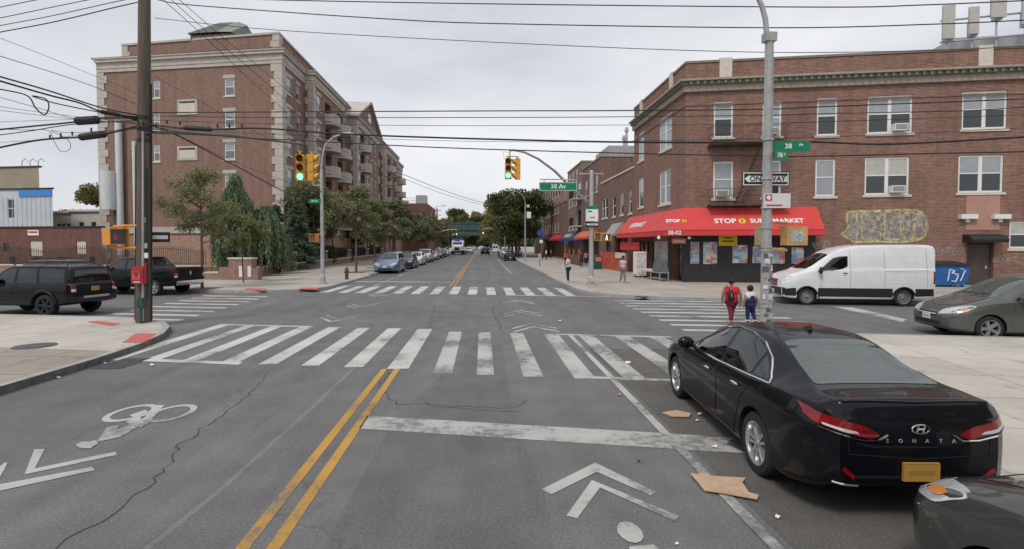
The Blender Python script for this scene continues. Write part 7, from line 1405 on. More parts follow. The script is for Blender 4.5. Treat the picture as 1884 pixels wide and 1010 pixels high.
q = onplane(938, 278, (TX, TY), aD); mb = MB(); mb.tube([(q.x, q.y, q.z + .08), (q.x, q.y, q.z - .5)], .04, 6); mb.tube([(q.x - .2, q.y, q.z - .3), (q.x + .4, q.y, q.z - .3)], .03, 6); mb.tube([(q.x, q.y, q.z - .1), (q.x - .35, q.y, q.z - .05), (q.x - .3, q.y, q.z - .4)], .012, 4); obj('hanger', mb, M_STEEL, TP)
hq = atpx(935, 292, 26.6); signal_head(TP, hq, R(-2)); hq = atpx(952, 293, 26.7); signal_head(TP, hq, R(-80), lit=False)
qs = atpx(1027, 344, 28.8); sb = sign_board(None, 'street_name_sign', rotz(R(-3), qs), 2.15, .50, M_SGREEN, [('38 Av', .36, 0, 0, M_WHITE)], border=M_WHITE, label='large green 38 Av sign hanging under the far right mast arm', cat='sign')
mb = MB(); mb.box(qs.x - 1.05, qs.x + 1.05, qs.y - .02, qs.y + .03, qs.z + .36, qs.z + .42); [mb.box(qs.x + t - .02, qs.x + t + .02, qs.y, qs.y + .02, qs.z + .251, qs.z + .359) for t in (-.8, .8)]; obj('hanger_rail', mb, M_STEEL, sb)
z0_, z1_ = zt_(408), zt_(380); T = rotz(R(-3), (TX, TY - .2, (z0_ + z1_) / 2 + .0)); bl = sign_board(None, 'lane_sign', T, .72, z1_ - z0_, M_WHITE, [('LANE', .13, 0, -.24, M_BLACK)], label='white and green lane sign on the far right signal pole', cat='sign'); mb = MB(); mb.M = T; mb.box(-.36, .36, -.005, -.001, (z1_ - z0_) / 2 - .2, (z1_ - z0_) / 2); mb.box(-.25, -.02, -.006, -.001, .09, .16, 1); obj('green_band', mb, [M_SGREEN, M_BLACK], bl)
T = rotz(R(-3), (TX, TY - .2, zt_(414))); ow = sign_board(None, 'one_way_sign', T, .78, .30, M_BLACK, label='small one way arrow sign on the far right signal pole', cat='sign'); arrow_left(ow, T, .7, .2); obj('lettering', textmb('ONE WAY', .09, T @ frame((.06, -.006, 0), (1, 0, 0))), M_BLACK, ow)
PS3 = thing('crossing_signal', 'orange pedestrian signal lit with a walking figure on the far right signal pole', 'pedestrian signal', (TX + .6, TY - .1, zt_(447))); ped_signal(PS3, Vector((TX + .45, TY - .1, zt_(437))), R(-35), m=M_SIGY, w=.4, h=.46); ped_signal(PS3, Vector((TX + .88, TY - .12, zt_(438))), R(0), 'walk', m=M_SIGY, w=.46, h=.42); mb = MB(); mb.tube([(TX, TY, zt_(430)), (TX + .9, TY, zt_(430))], .03, 6); obj('bracket', mb, M_SIGY, PS3)
# ---- near right lamp post ----------------------------------------------------------------
NX, NY = 6.5, 11.4; zn = lambda y: zat(NX, NY, y); NL = thing('street_lamp', 'grey octagonal street lamp covered in stickers on the near right corner', 'street lamp', (NX, NY, .14))
mb = MB(); base_plate(mb, NX, NY, .26); mb.tube([(NX, NY, .2), (NX, NY, zn(70))], [.12, .095], 8); mb.box(NX - .13, NX + .13, NY - .1, NY + .1, zn(78), zn(62)); obj('pole', mb, mat('pole_grey', (.36, .365, .36), .6, .15, vary=.2, vs=7), NL)
mb = MB(); Pts = [(1411, 68), (1408, 35), (1401, 10), (1390, -12), (1370, -35), (1335, -55)]; mb.tube([onplane(x, y, (NX, NY), (1, .12)) for x, y in Pts], [.06, .06, .055, .05, .05, .045], 8); obj('lamp_arm', mb, M_STEEL, NL, smooth=50)
p = onplane(1320, -60, (NX, NY), (1, .12)); mb = MB(); mb.ball(p, (.4, .16, .09), 10); obj('lamp_head', mb, M_STEEL, NL)
rs_ = random.Random(5); stk = []
for i in range(26):
    z = zn(rs_.uniform(470, 590)); a = rs_.uniform(-2.6, -.6); x, y = NX + .125 * math.cos(a), NY + .125 * math.sin(a); w, h = rs_.uniform(.03, .07), rs_.uniform(.04, .12); mb = MB(); mb.M = rotz(a + math.pi / 2, (x, y, z)); mb.box(-w, w, -.004, .012, -h / 2, h / 2)
    stk.append(obj('sticker', mb, mat('sticker_%s' % ('white', 'dark', 'grey')[i % 3], [(.6, .6, .62), (.10, .10, .10), (.32, .32, .33)][i % 3], .7, vary=.4, vs=20), NL))
mb = MB()
for y in (330, 258, 383, 462, 420, 455): mb.lathe([(.128, zn(y) - .02), (.128, zn(y) + .02)], 10, T=Matrix.Translation((NX, NY, 0)))
obj('sign_clamp', mb, M_STEEL, NL)
def NT(px, y, dy, a): q = atpx(px, y, NY + dy); return rotz(R(a), q)
s38 = sign_board(None, 'street_name_sign', NT(1457, 270, .14, -10), .80, .235, M_SGREEN, [('38', .16, -.08, 0, M_WHITE), ('Av', .09, .2, .03, M_WHITE)], label='wide green 38 Av street name sign on the near right lamp post', cat='sign')
s108 = sign_board(None, 'street_name_sign', NT(1438, 287, -.22, 32), .52, .24, M_SGREEN, [('108', .15, -.07, 0, M_WHITE), ('St', .08, .13, .04, M_WHITE)], label='green 108 St sign set below the 38 Av sign on the near right lamp', cat='sign')
T = NT(1409, 330, .17, -3); ow = sign_board(None, 'one_way_sign', T, 1.10, .34, M_BLACK, border=M_WHITE, label='black ONE WAY sign with white left arrow on the near right lamp post', cat='sign')
a_ = arrow_left(ow, T, 1.0, .26); obj('lettering', textmb('ONE', .17, T @ frame((-.20, -.008, 0), (1, 0, 0)), bold=.002), M_BLACK, ow); obj('lettering', textmb('WAY', .17, T @ frame((.26, -.008, 0), (1, 0, 0)), bold=.002), M_BLACK, ow)
T = NT(1430, 370, -.14, -4); rw2 = sign_board(None, 'notice_sign', T, .60, .33, mat('sign_offwhite', (.66, .66, .68), .5), label='white notice sign with red emblem and red stripe on the near right lamp', cat='sign'); mb = MB(); mb.M = T; mb.box(-.27, -.12, -.006, -.001, 0, .14); mb.box(-.25, .12, -.006, -.001, -.12, -.09); obj('red_marks', mb, M_RED, rw2); mb = MB(); mb.M = T @ frame((-.195, -.008, .07), (1, 0, 0)); mb.lathe([(.05, 0), (.05, .003)], 12, cap=True); obj('emblem', mb, M_WHITE, rw2)
PB = thing('crossing_signal', 'pair of weathered yellow pedestrian signal housings seen from behind on the near lamp', 'pedestrian signal', (NX, NY, zn(458))); M_SIGW = mat('signal_weathered', (.52, .31, .11), .6, vary=.25, vs=5)
for px, w, a in ((1398, .34, 60), (1461, .54, 186)):
    q = atpx(px, 435, NY + .18); T = rotz(R(a), q); mb = MB(); h = .44; mb.M = T; mb.box(-w / 2, w / 2, -.11, .11, -h / 2, h / 2); mb.box(-w / 2 - .01, w / 2 + .01, -.2, -.112, h / 2 - .02, h / 2 + .01); o_ = obj('pedestrian_signal', mb, M_SIGW if px > 1400 else mat('signal_side_dull', (.30, .25, .15), .7, vary=.2), PB)
    if px > 1400: mb = MB(); mb.M = T; mb.box(-.16, .16, .112, .118, -.14, .12); obj('sticker', mb, mat('sticker_blue_grey', (.36, .42, .47), .7, vary=.6, vs=18), o_)
for y in (411, 461): mb = MB(); mb.tube([(NX, NY + .1, zn(y)), (NX + .35, NY + .17, zn(y) + .01), (NX + .6, NY + .18, zn(y))], .035, 8); obj('bracket', mb, M_SIGW, PB)
# ---- far street lamps, signals, poles ------------------------------------------------------
def far_lamp(x, y, h, lab, arm=-1, box=True):
    t = thing('street_lamp', lab, 'street lamp', (x, y, .14)); mb = MB(); mb.tube([(x, y, .14), (x, y, h)], [.14, .08], 6); mb.box(x - .25, x + .25, y - .25, y + .25, .14, .7); obj('pole', mb, M_STEEL, t); mb = MB(); mb.tube([(x, y, h), (x + arm * .3, y, h + .9), (x + arm * 1.1, y, h + 1.5), (x + arm * 2.1, y, h + 1.6)], .05, 6); obj('lamp_arm', mb, M_STEEL, t); mb = MB(); mb.ball((x + arm * 2.4, y, h + 1.58), (.45, .15, .1), 8); obj('lamp_head', mb, M_STEEL, t); return t
g = G(968, 482, .14); t_ = far_lamp(5.95, 71.5, 8.4, 'far right street lamp with small white signs before the dark trees'); mb = MB(); zz = zat(5.95, 71.5, 397); mb.box(6.15, 6.75, 71.4, 71.44, zz - .4, zz + .5); sg_ = obj('parking_sign', mb, M_WHITE, None, 'small white sign on the far right street lamp', 'sign'); mb = MB(); mb.box(6.15, 6.55, 71.4, 71.44, zz + 1.1, zz + 1.5); obj('banner_sign', mb, mat('pale_green_sign', (.5, .58, .35), .6), None, 'small pale green plate above the white sign on the far right lamp', 'sign')
far_lamp(-9.9, 100, 8.4, 'slim street lamp far up the left pavement', 1)
def wood_pole(x, y, h, lab, xarm=True):
    t = thing('utility_pole', lab, 'utility pole', (x, y, .14)); mb = MB(); mb.tube([(x, y, .14), (x, y, h)], [.19, .14], 8); obj('pole', mb, M_WOOD, t); mb = MB(); [mb.box(x - 1, x + 1, y - .06, y + .06, h - q - .12, h - q) for q in (.5, 1.5)]; obj('crossarm', mb, M_WOOD, t)
wood_pole(FP2[0], FP2[1], zat(*FP2, 318), 'dark wooden utility pole rising from the street trees by the apartments'); wood_pole(-10.4, 118, zat(-10.4, 118, 384), 'thin distant utility pole standing before the bridge'); wood_pole(-11, 165, zat(-11, 165, 392), 'second thin distant utility pole near the bridge')
def far_signal(x, y, hx, lab, yh):
    t = thing('signal_pole', lab, 'traffic signal', (x, y, .14)); h = zat(x, y, yh); mb = MB(); mb.tube([(x, y, .14), (x, y, h)], .13, 6); obj('pole', mb, M_STEEL, t); s_ = 1 if hx > x else -1; z1 = h + .8; mb = MB(); mb.tube([(x, y, h - .6), (x + (hx - x) * .3, y, h + .2), (x + (hx - x) * .7, y, z1), (hx, y, z1)], .07, 6); obj('mast_arm', mb, M_STEEL, t); signal_head(t, Vector((hx, y, z1 - .1)), 0)
    return t
pz_ = atpx(929, 440, 112); far_signal(atpx(842, 430, 112).x - 6, 112, atpx(840, 430, 112).x, 'far away left signal pole with its arm reaching over the avenue', 430); t_ = far_signal(pz_.x, 112, atpx(889, 430, 112).x, 'far away right signal pole with its arm and small green sign', 428)
q = atpx(902, 421, 112); sign_board(None, 'street_name_sign', rotz(0, q), 2.2, .5, M_SGREEN, label='tiny green street sign on the far away right signal arm', cat='sign')
# bus stop, litter bin, mail boxes, newspaper things --------------------------------------------
g = G(993, 491, .14); bs = thing('bus_stop_sign', 'bus stop post with blue round sign on the right pavement', 'sign', (g.x, g.y, .14)); zb = lambda y: zat(g.x, g.y, y)
mb = MB(); mb.tube([(g.x, g.y, .14), (g.x, g.y, zb(432))], .04, 6); obj('post', mb, M_BLACK, bs); mb = MB(); mb.lathe([(.3, -.02), (.3, .02)], 16, T=Matrix.Translation((g.x, g.y - .05, zb(429))), axis='y'); obj('round_sign', mb, mat('bus_blue', (.02, .08, .35), .5), bs); mb = MB(); mb.box(g.x - .1, g.x + .35, g.y - .06, g.y - .03, zb(442), zb(436)); mb.box(g.x - .02, g.x + .32, g.y - .06, g.y - .03, zb(442) - .35, zb(442) - .01, 1); obj('route_plate', mb, [mat('bus_navy', (.02, .04, .2), .5), M_WHITE], bs); mb = MB(); mb.box(g.x - .18, g.x + .18, g.y - .1, g.y - .05, zb(478), zb(467)); obj('timetable_case', mb, M_STEEL, bs)
g = G(1099, 496, .14); ml = thing('relay_mail_box', 'dark green relay mail box with a pink notice behind the far right signal pole', 'mail box', (g.x, g.y, .14)); h = zat(g.x, g.y, 470) - .25; mb = MB(); n = 8
P = [(-.4, .14), (.4, .14), (.4, h)] + [(.4 * math.cos(t), h + .25 * math.sin(t)) for t in np.linspace(0, math.pi, n)][1:-1] + [(-.4, h)]; mb.prism(P, -.35, .35, T=Matrix(((1, 0, 0, g.x), (0, 0, 1, g.y), (0, 1, 0, 0), (0, 0, 0, 1)))); mb.f = [f[::-1] for f in mb.f]; obj('box', mb, mat('mailbox_green', (.02, .085, .05), .5, vary=.2), ml); mb = MB(); mb.box(g.x - .25, g.x + .3, g.y - .37, g.y - .352, h - .35, h + .05); obj('pink_notice', mb, mat('notice_pink', (.75, .16, .25), .6), ml)
g = G(1745, 527, .14); gz = zat(g.x, g.y, 485); FD = Fac((g.x, g.y), CD); du = thing('dumpster', 'blue dumpster with white scrawl by the brick wall behind the white van', 'dumpster', (g.x, g.y, .14)); mb = MB(); mb.M = FD.M; mb.add([(-.9, 0, .25), (.95, 0, .25), (1.0, -.12, gz - .15), (-.95, -.12, gz - .15), (-.9, 1.1, .25), (.95, 1.1, .25), (1.0, 1.2, gz), (-.95, 1.2, gz)], [(0, 1, 2, 3), (1, 5, 6, 2), (5, 4, 7, 6), (4, 0, 3, 7), (3, 2, 6, 7), (0, 4, 5, 1)]); M_DB = mat('dumpster_blue', (.02, .12, .38), .5, vary=.3, vs=4); obj('bin', mb, M_DB, du)
mb = MB(); mb.M = FD.M; mb.add([(-1.0, -.2, gz - .14), (1.05, -.2, gz - .14), (1.05, 1.25, gz + .03), (-1.0, 1.25, gz + .03), (-1.0, -.2, gz - .08), (1.05, -.2, gz - .08), (1.05, 1.25, gz + .09), (-1.0, 1.25, gz + .09)], [(3, 2, 1, 0), (4, 5, 6, 7), (0, 1, 5, 4), (1, 2, 6, 5), (2, 3, 7, 6), (3, 0, 4, 7)]); obj('lid', mb, M_BLACK, du)
mb = MB(); mb.M = FD.M; [mb.tube([(x0, -.09, z0), (x1, -.1, z1)], .03, 4) for x0, z0, x1, z1 in ((-.1, .5, .0, gz - .35), (.0, gz - .35, .25, gz - .45), (.25, gz - .45, .1, .9), (.1, .9, .45, .8), (.45, .8, .3, .45), (.3, .45, .1, .5), (.5, gz - .3, .7, gz - .35), (.55, .5, .8, gz - .4))]; obj('scrawl', mb, M_WHITE, du)
mb = MB(); mb.M = FD.M; [mb.lathe([(.09, -.03), (.09, .03)], 10, T=Matrix.Translation((x, y, .2 + .03)), axis='x') for x in (-.7, .75) for y in (.1, 1.0)]; obj('castor', mb, M_TRIMB, du)
# orange safety fencing, shop crates, poster board
OF = thing('barrier_fence', 'orange plastic safety fence with a white board left of the supermarket', 'fence', (11.6, 40, .14)); FO = Fac(G(1106, 494, .14), (G(1152, 502, .14) - G(1106, 494, .14)).normalized()); wO = (G(1152, 502, .14) - G(1106, 494, .14)).length; zO = 1.75; M_OR = mat('barrier_orange', (.55, .12, .06), .7, vary=.2, vs=6)
mb = MB(); mb.M = FO.M; n = int(wO / .22)
for i in range(n + 1): u = wO * i / n; mb.box(u - .02, u + .02, -.02, .02, .14, zO)
for z in np.linspace(.3, zO, 8): mb.box(0, wO, -.015, .015, z - .02, z + .02)
obj('mesh_panel', mb, M_OR, OF); mb = MB(); mb.M = FO.M; [mb.box(wO * t - .05, wO * t + .05, -.05, .05, .14, zO + .1) for t in (0, .25, .5, .75, 1)]; obj('post', mb, M_OR, OF); mb = MB(); mb.M = FO.M; mb.box(wO * .62, wO * .98, -.06, -.03, 1.3, 1.8); obj('board', mb, M_SILL, OF)
g1, g2 = G(1012, 481, .14), G(1068, 490, .14)
pn = thing('dining_enclosure', 'low red brick panelled outdoor dining enclosure on the right pavement', 'enclosure', (9.5, 48, .14)); g1, g2 = G(1040, 484, .14), G(1066, 490, .14); FD2 = Fac(g1, (g2 - g1).normalized()); w_ = (g2 - g1).length; mb = MB(); mb.M = FD2.M; mb.box(0, w_, 0, .2, .14, 1.3); obj('panel', mb, M_BR_D, pn); mb = MB(); mb.M = FD2.M; [mb.box(w_ * t, w_ * t + .12, -.02, .1, 1.303, 2.0) for t in (0, .3, .6, .95)]; obj('post', mb, M_OR, pn)
def crate_stack(lab, px, py, w, d, hs, m, nm='produce_crate', cat='crate'):
    g = G(px, py, .14); mb = MB(); z = .14
    for h in hs: mb.box(g.x - w / 2, g.x + w / 2, g.y - d / 2, g.y + d / 2, z, z + h); mb.box(g.x - w / 2 + .06, g.x + w / 2 - .06, g.y - d / 2 + .06, g.y + d / 2 - .06, z + h + .003, z + h + .05, 1); z += h + .055
    return obj(nm, mb, [m, M_BLACK], None, lab, cat)
g = G(1171, 510, .14); bd = thing('freezer_cabinet', 'white poster covered freezer cabinet standing by the fruit stall', 'freezer', (g.x, g.y, .14)); mb = MB(); mb.box(g.x - .05, g.x + .75, g.y, g.y + .7, .3, 2.0); obj('cabinet', mb, M_WIN, bd); mb = MB(); mb.box(g.x, g.x + .7, g.y - .02, g.y - .003, .4, 1.9); obj('front_poster', mb, poster('poster_freezer', [(.65, .6, .58), (.6, .4, .38), (.7, .7, .68), (.5, .5, .52)], 4), bd); mb = MB(); [mb.box(g.x + x, g.x + x + .08, g.y + y, g.y + y + .08, .14, .3) for x in (0, .62) for y in (.03, .55)]; obj('foot', mb, M_BLACK, bd)
g = G(1186, 510, .14); mb = MB(); mb.box(g.x - .1, g.x + .6, g.y + .4, g.y + 1.0, .14, 1.9); mb.box(g.x - .13, g.x + .63, g.y + .37, g.y + 1.03, 1.902, 1.95); obj('red_cooler', mb, mat('cooler_dark_red', (.16, .04, .035), .5, vary=.2), None, 'tall dark red cooler between the white freezer and the crates', 'cooler')
g0, g9 = G(1180, 511, .14), G(1213, 517, .14); FT_ = Fac(g0, (g9 - g0).normalized()); wt = (g9 - g0).length; tb = thing('produce_table', 'long low steel table with empty trays before the supermarket window', 'table', (g0.x, g0.y, .14)); mb = MB(); mb.M = FT_.M; mb.box(0, wt, 0, .7, .62, .68); obj('table_top', mb, M_STEEL, tb)
for u in (0.05, wt / 2, wt - .1):
    for v in (.03, .62): mb = MB(); mb.M = FT_.M; mb.box(u, u + .05, v, v + .05, .14, .618); obj('leg', mb, M_STEEL, tb)
mb = MB(); mb.M = FT_.M; [mb.box(u, u + .55, .08, .6, .683, .78) for u in np.arange(.1, wt * .55, .65)]; obj('tray', mb, M_WIN, tb)
mb = MB(); mb.M = FT_.M; a_ = wt * .6; mb.add([(a_, .02, .69), (wt - .05, .02, .69), (wt - .05, .68, .69), (a_, .68, .69), (a_ + .15, .1, 1.45), (wt - .2, .1, 1.5), (wt - .2, .6, 1.5), (a_ + .15, .6, 1.45)], [(0, 1, 5, 4), (1, 2, 6, 5), (2, 3, 7, 6), (3, 0, 4, 7), (4, 5, 6, 7)]); obj('covered_goods', mb, mat('grey_tarp', (.12, .13, .13), .7, vary=.4, vs=5), None, 'grey tarp covered pile on the steel table before the supermarket', 'goods')
# litter ---------------------------------------------------------------------------------------
M_CARD = mat('cardboard', (.50, .34, .23), .9, vary=.15, vs=9)
def sheet(lab, pts, z, m, name='cardboard_sheet', cat='litter', th=.012, curl=.022):
    P = [G(x, y) for x, y in pts]; n = len(P); rr = random.Random(len(lab)); top_ = [(p.x, p.y, z + th + rr.random() * curl) for p in P]; c = sum((Vector(t) for t in top_), Vector()) / n; c.z = z + th; mb = MB(); ar = sum(P[i].x * P[(i + 1) % n].y - P[(i + 1) % n].x * P[i].y for i in range(n)); idx = list(range(n)) if ar > 0 else list(range(n))[::-1]
    vs = [top_[i] for i in idx] + [tuple(c)] + [(top_[i][0], top_[i][1], top_[i][2] - th) for i in idx]; mb.add(vs, [(i, (i + 1) % n, n) for i in range(n)] + [(i, n + 1 + i, n + 1 + (i + 1) % n, (i + 1) % n) for i in range(n)]); obj(name, mb, m, None, lab, cat)
sheet('large torn flat cardboard sheet lying over the white edge line', [(1270, 877), (1320, 880), (1372, 886), (1366, 892), (1378, 912), (1396, 918), (1393, 923), (1330, 912), (1296, 906)], .016, M_CARD)
sheet('small flattened cardboard piece on the road beside the black sedan', [(1218, 760), (1245, 757), (1271, 762), (1268, 769), (1235, 768)], .008, M_CARD)
for i, (x, y, w, lab) in enumerate(((1287, 763, 5, 'small white paper scrap beside the small cardboard piece'), (1315, 823, 7, 'crumpled white paper scrap by the sedan rear wheel'), (1283, 775, 4, 'tiny paper scrap just below the small cardboard piece'), (1155, 667, 8, 'white paper scrap between the near crosswalk bars'), (1030, 590, 4, 'tiny white scrap in the middle of the junction'), (1430, 953, 7, 'white paper scrap at the bottom edge near the grey car'), (1245, 1003, 4, 'tiny yellowish scrap at the bottom edge'), (193, 668, 4, 'white scrap in the gutter of the near left kerb'), (108, 695, 5, 'white scrap in the gutter nearest the left edge'), (280, 672, 5, 'white scrap before the left end of the near crosswalk'), (1140, 727, 5, 'brownish scrap between stop line and crosswalk'), (1175, 850, 4, 'dark scrap near the right end of the stop line'))):
    rr = random.Random(i); pts = [(x + w * math.cos(t) * rr.uniform(.6, 1), y + w * .4 * math.sin(t) * rr.uniform(.6, 1)) for t in np.linspace(0, 5.4, 6)]; sheet(lab, pts, .01, [M_WHITE, M_CARD, M_BLACK][0 if i < 10 else i - 9], 'paper_scrap', 'litter', .004, .02)
# ================================================================== TREES AND PLANTS
NR = np.random.default_rng(11)
def quads_mesh(C, A, B, name='leaves'):     # centres, half-axis vectors
    n = len(C); V = np.empty((n, 4, 3)); V[:, 0] = C - A - B * .25; V[:, 1] = C - B; V[:, 2] = C + A + B * .15; V[:, 3] = C + B
    me = bpy.data.meshes.new(name); me.vertices.add(n * 4); me.vertices.foreach_set('co', V.reshape(-1).astype(np.float32)); me.loops.add(n * 4); me.loops.foreach_set('vertex_index', np.arange(n * 4, dtype=np.int32))
    me.polygons.add(n); me.polygons.foreach_set('loop_start', np.arange(0, n * 4, 4, dtype=np.int32)); me.polygons.foreach_set('loop_total', np.full(n, 4, dtype=np.int32)); me.update(calc_edges=True); return me
def leafcloud(clusters, n, size, droop=0.0, el=1.6):
    w = np.array([c[1] ** 2 for c in clusters]); idx = NR.choice(len(clusters), n, p=w / w.sum()); ctr = np.array([c[0] for c in clusters])[idx]; rad = np.array([c[1] for c in clusters])[idx]
    d = NR.normal(size=(n, 3)); d /= np.linalg.norm(d, axis=1)[:, None]; r = rad * NR.uniform(.1, 1.25, n) ** .7; P = ctr + d * r[:, None] * np.array([1, 1, .82])
    a = NR.normal(size=(n, 3)); a[:, 2] -= droop; a /= np.linalg.norm(a, axis=1)[:, None]; b = np.cross(a, NR.normal(size=(n, 3))); b /= np.linalg.norm(b, axis=1)[:, None]; s = (size * NR.uniform(.6, 1.3, n))[:, None]
    return P, a * s * el / 2, b * s / 2
def branchy(mb, base, h, crown_r, nb, r0, clus, rr, up=.5, zr=(.45, .95), lean_=(0, 0)):
    top = Vector((lean_[0], lean_[1], h * .9)); tr = [Vector((0, 0, 0)), Vector((lean_[0] * .2 + rr.uniform(-.05, .05), rr.uniform(-.05, .05), h * .3)), Vector((lean_[0] * .6, lean_[1] * .6, h * .6)), top]
    mb.tube(tr, [r0, r0 * .8, r0 * .5, r0 * .12], 8)
    for i in range(nb):
        t = rr.uniform(*zr); p = tr[1].lerp(tr[3], max(0, (t - .3) / .6)) if t > .3 else tr[0].lerp(tr[1], t / .3); a = i * 2.4 + rr.uniform(-.4, .4); L_ = crown_r * rr.uniform(.55, 1.0) * (1.25 - .6 * abs(t - .6) / .4)
        q = p + Vector((math.cos(a) * L_, math.sin(a) * L_, L_ * up * rr.uniform(.5, 1.2))); m = p.lerp(q, .5) + Vector((0, 0, -.06 * L_)); mb.tube([p, m, q], [r0 * .38, r0 * .22, r0 * .07], 5)
        clus += [(tuple(q), crown_r * rr.uniform(.2, .34)), (tuple(p.lerp(q, .62) + Vector((rr.uniform(-.2, .2), rr.uniform(-.2, .2), .25))), crown_r * rr.uniform(.18, .3))]
        for k in range(5):
            s_ = p.lerp(q, rr.uniform(.5, .9)); e = s_ + Vector((rr.uniform(-1, 1), rr.uniform(-1, 1), rr.uniform(0, .8))) * crown_r * .35; mb.tube([s_, e], [r0 * .12, r0 * .03], 4); clus.append((tuple(e), crown_r * rr.uniform(.14, .30)))
    clus.append((tuple(top), crown_r * .4))
def tree(label, x, y, h, cr, n, leaf, seed, m=M_LEAF, nb=9, r0=None, up=.5, zr=(.42, .95), z0=.14, name='street_tree', group=None, pit=False, lean_=(0, 0)):
    rr = random.Random(seed); clus = []; mb = MB(); branchy(mb, None, h, cr, nb, r0 or h * .016, clus, rr, up, zr, lean_); t = thing(name, label, 'tree', (0, 0, 0), group)
    obj('trunk', mb, M_BARK, t, smooth=60); P, A, B = leafcloud(clus, n, leaf); obj('crown', quads_mesh(P, A, B), m, t, uv=False); t.location = (x, y, z0); t.rotation_euler.z = seed
    if pit: mb = MB(); mb.box(x - .75, x + .75, y - .9, y + .9, .141, .150); obj('tree_pit', mb, M_SOIL, kind='structure')
    return t
g = G(372, 530, .14); tree('small street tree with thin twisting crown, nearest on the far left pavement', g.x, g.y, 6.1, 1.6, 4600, .10, 3, nb=16, r0=.085, zr=(.40, .95), pit=True, up=.7)
tree('low bushy leaning tree with dense olive foliage beside the small street tree', -15.4, 33.9, 4.3, 1.25, 6000, .10, 8, foliage('leaves_olive', (.11, .13, .06), (.28, .31, .15)), nb=9, r0=.05, zr=(.45, .9), name='small_tree')
sp = [(-10.8, 44.4, 6.9, 2.1, 3), (-11.0, 53, 7.0, 2.2, 14), (-11.0, 61.5, 7.2, 2.3, 25), (-11.0, 70, 7.2, 2.3, 36), (-11.1, 79, 7.4, 2.5, 47), (-11.2, 89, 7.6, 2.6, 58), (-11.2, 100, 7.8, 2.7, 69), (-11.3, 112, 8.0, 2.8, 80), (-11.8, 126, 7.4, 2.7, 91), (-12.4, 142, 7.6, 2.8, 102)]
tl = ['street tree nearest the fire hydrant in the left row', 'second street tree from the hydrant in the left row', 'third street tree from the hydrant in the left row', 'fourth street tree from the hydrant in the left row', 'fifth street tree from the hydrant in the left row', 'sixth street tree from the hydrant in the left row', 'seventh street tree from the hydrant in the left row', 'eighth street tree from the hydrant in the left row', 'last but one street tree in the left row', 'last street tree in the left row before the bridge']
for (x, y, h, cr, sd), lab in zip(sp, tl): tree(lab, x, y, h, cr * .92, 4800 if y < 60 else 3400, .17 if y < 60 else .24, sd, nb=11, zr=(.36, .95), up=.45, group='street trees in a row on the left pavement', pit=y < 60)
tree('wide leafy garden tree rising behind the far left street lamp', -17.9, 55.5, 7.8, 2.9, 8000, .2, 5, nb=13, name='garden_tree'); tree('garden tree standing between the fence and the balconies', -18.4, 64, 7.2, 2.5, 5000, .22, 6, nb=11, name='garden_tree')
for i, (x, y, h, cr) in enumerate(((-18.6, 74, 5.5, 2.0), (-18.6, 84, 6, 2.2), (-18.8, 96, 6.5, 2.4))): tree(('third garden tree, beside the apartment porch', 'fourth garden tree along the apartment fence', 'farthest garden tree along the apartment fence')[i], x, y, h, cr, 3000, .26, 20 + i, M_LEAFD, name='garden_tree')
# conifers
def conifer(label, x, y, h, r, n, m, seed, weep=False, leaf=.2, name='conifer', hang=1.0, z0=.14, lean_=0):
    rr = np.random.default_rng(seed); t = thing(name, label, 'tree', (0, 0, 0)); mb = MB(); mb.tube([(0, 0, 0), (lean_ * .3, 0, h * .5), (lean_, 0, h * .95)], [.14, .09, .03], 7)
    ns_ = 150 if weep else 120; C, A, B = [], [], []; per = n // ns_
    for i in range(ns_):
        f = rr.uniform(.0, 1) ** (.8 if weep else .9); a = rr.uniform(0, 2 * math.pi); ca, sa = math.cos(a), math.sin(a)
        if weep:
            zt = h * (1 - .55 * f * rr.uniform(.5, 1)); R_ = r * (.25 + .75 * f ** .7) * rr.uniform(.55, 1.0); L_ = min(zt - .4, h * rr.uniform(.3, .62) * hang); s = np.linspace(0, 1, per); px = R_ * np.minimum(1, s * 2.6) ** .6; pz = zt + .25 * np.sin(np.minimum(s * 2.6, 1) * math.pi) - L_ * np.maximum(0, s - .12) / .88
            pts = np.stack([ca * px + lean_ * zt / h, sa * px, pz], 1) + rr.normal(scale=.075, size=(per, 3)); ax = np.tile(np.array([ca * .15, sa * .15, -1.0]), (per, 1)) + rr.normal(scale=.28, size=(per, 3))
            if i % 8 == 0: mb.tube([(lean_ * zt / h, 0, zt), (ca * R_ * .6 + lean_ * zt / h, sa * R_ * .6, zt + .2), (ca * R_ + lean_ * zt / h, sa * R_, zt - .3)], [.035, .025, .01], 4)
        else:
            zt = h * (.08 + .9 * f); R_ = r * (1 - f) ** .85 * rr.uniform(.75, 1.1) + .12; s = rr.uniform(.15, 1, per); px = R_ * s; pz = zt - .25 * R_ * s ** 1.5 + .12 * R_ * (s > .85)
            pts = np.stack([ca * px - sa * rr.normal(scale=.16, size=per) * px * .9, sa * px + ca * rr.normal(scale=.16, size=per) * px * .9, pz], 1) + rr.normal(scale=.05, size=(per, 3)); ax = np.tile(np.array([ca, sa, -.25]), (per, 1)) + rr.normal(scale=.5, size=(per, 3))
            if i % 6 == 0: mb.tube([(0, 0, zt), (ca * R_ * .8, sa * R_ * .8, zt - .15 * R_)], [.03, .008], 4)
        ax /= np.linalg.norm(ax, axis=1)[:, None]; bx = np.cross(ax, rr.normal(size=(per, 3))); bx /= np.linalg.norm(bx, axis=1)[:, None]; sz = leaf * rr.uniform(.7, 1.3, per)[:, None]; C.append(pts); A.append(ax * sz * .75); B.append(bx * sz * .22)
    obj('trunk', mb, M_BARK, t, smooth=60); obj('crown', quads_mesh(np.concatenate(C), np.concatenate(A), np.concatenate(B)), m, t, uv=False); t.location = (x, y, z0); t.rotation_euler.z = 0; return t
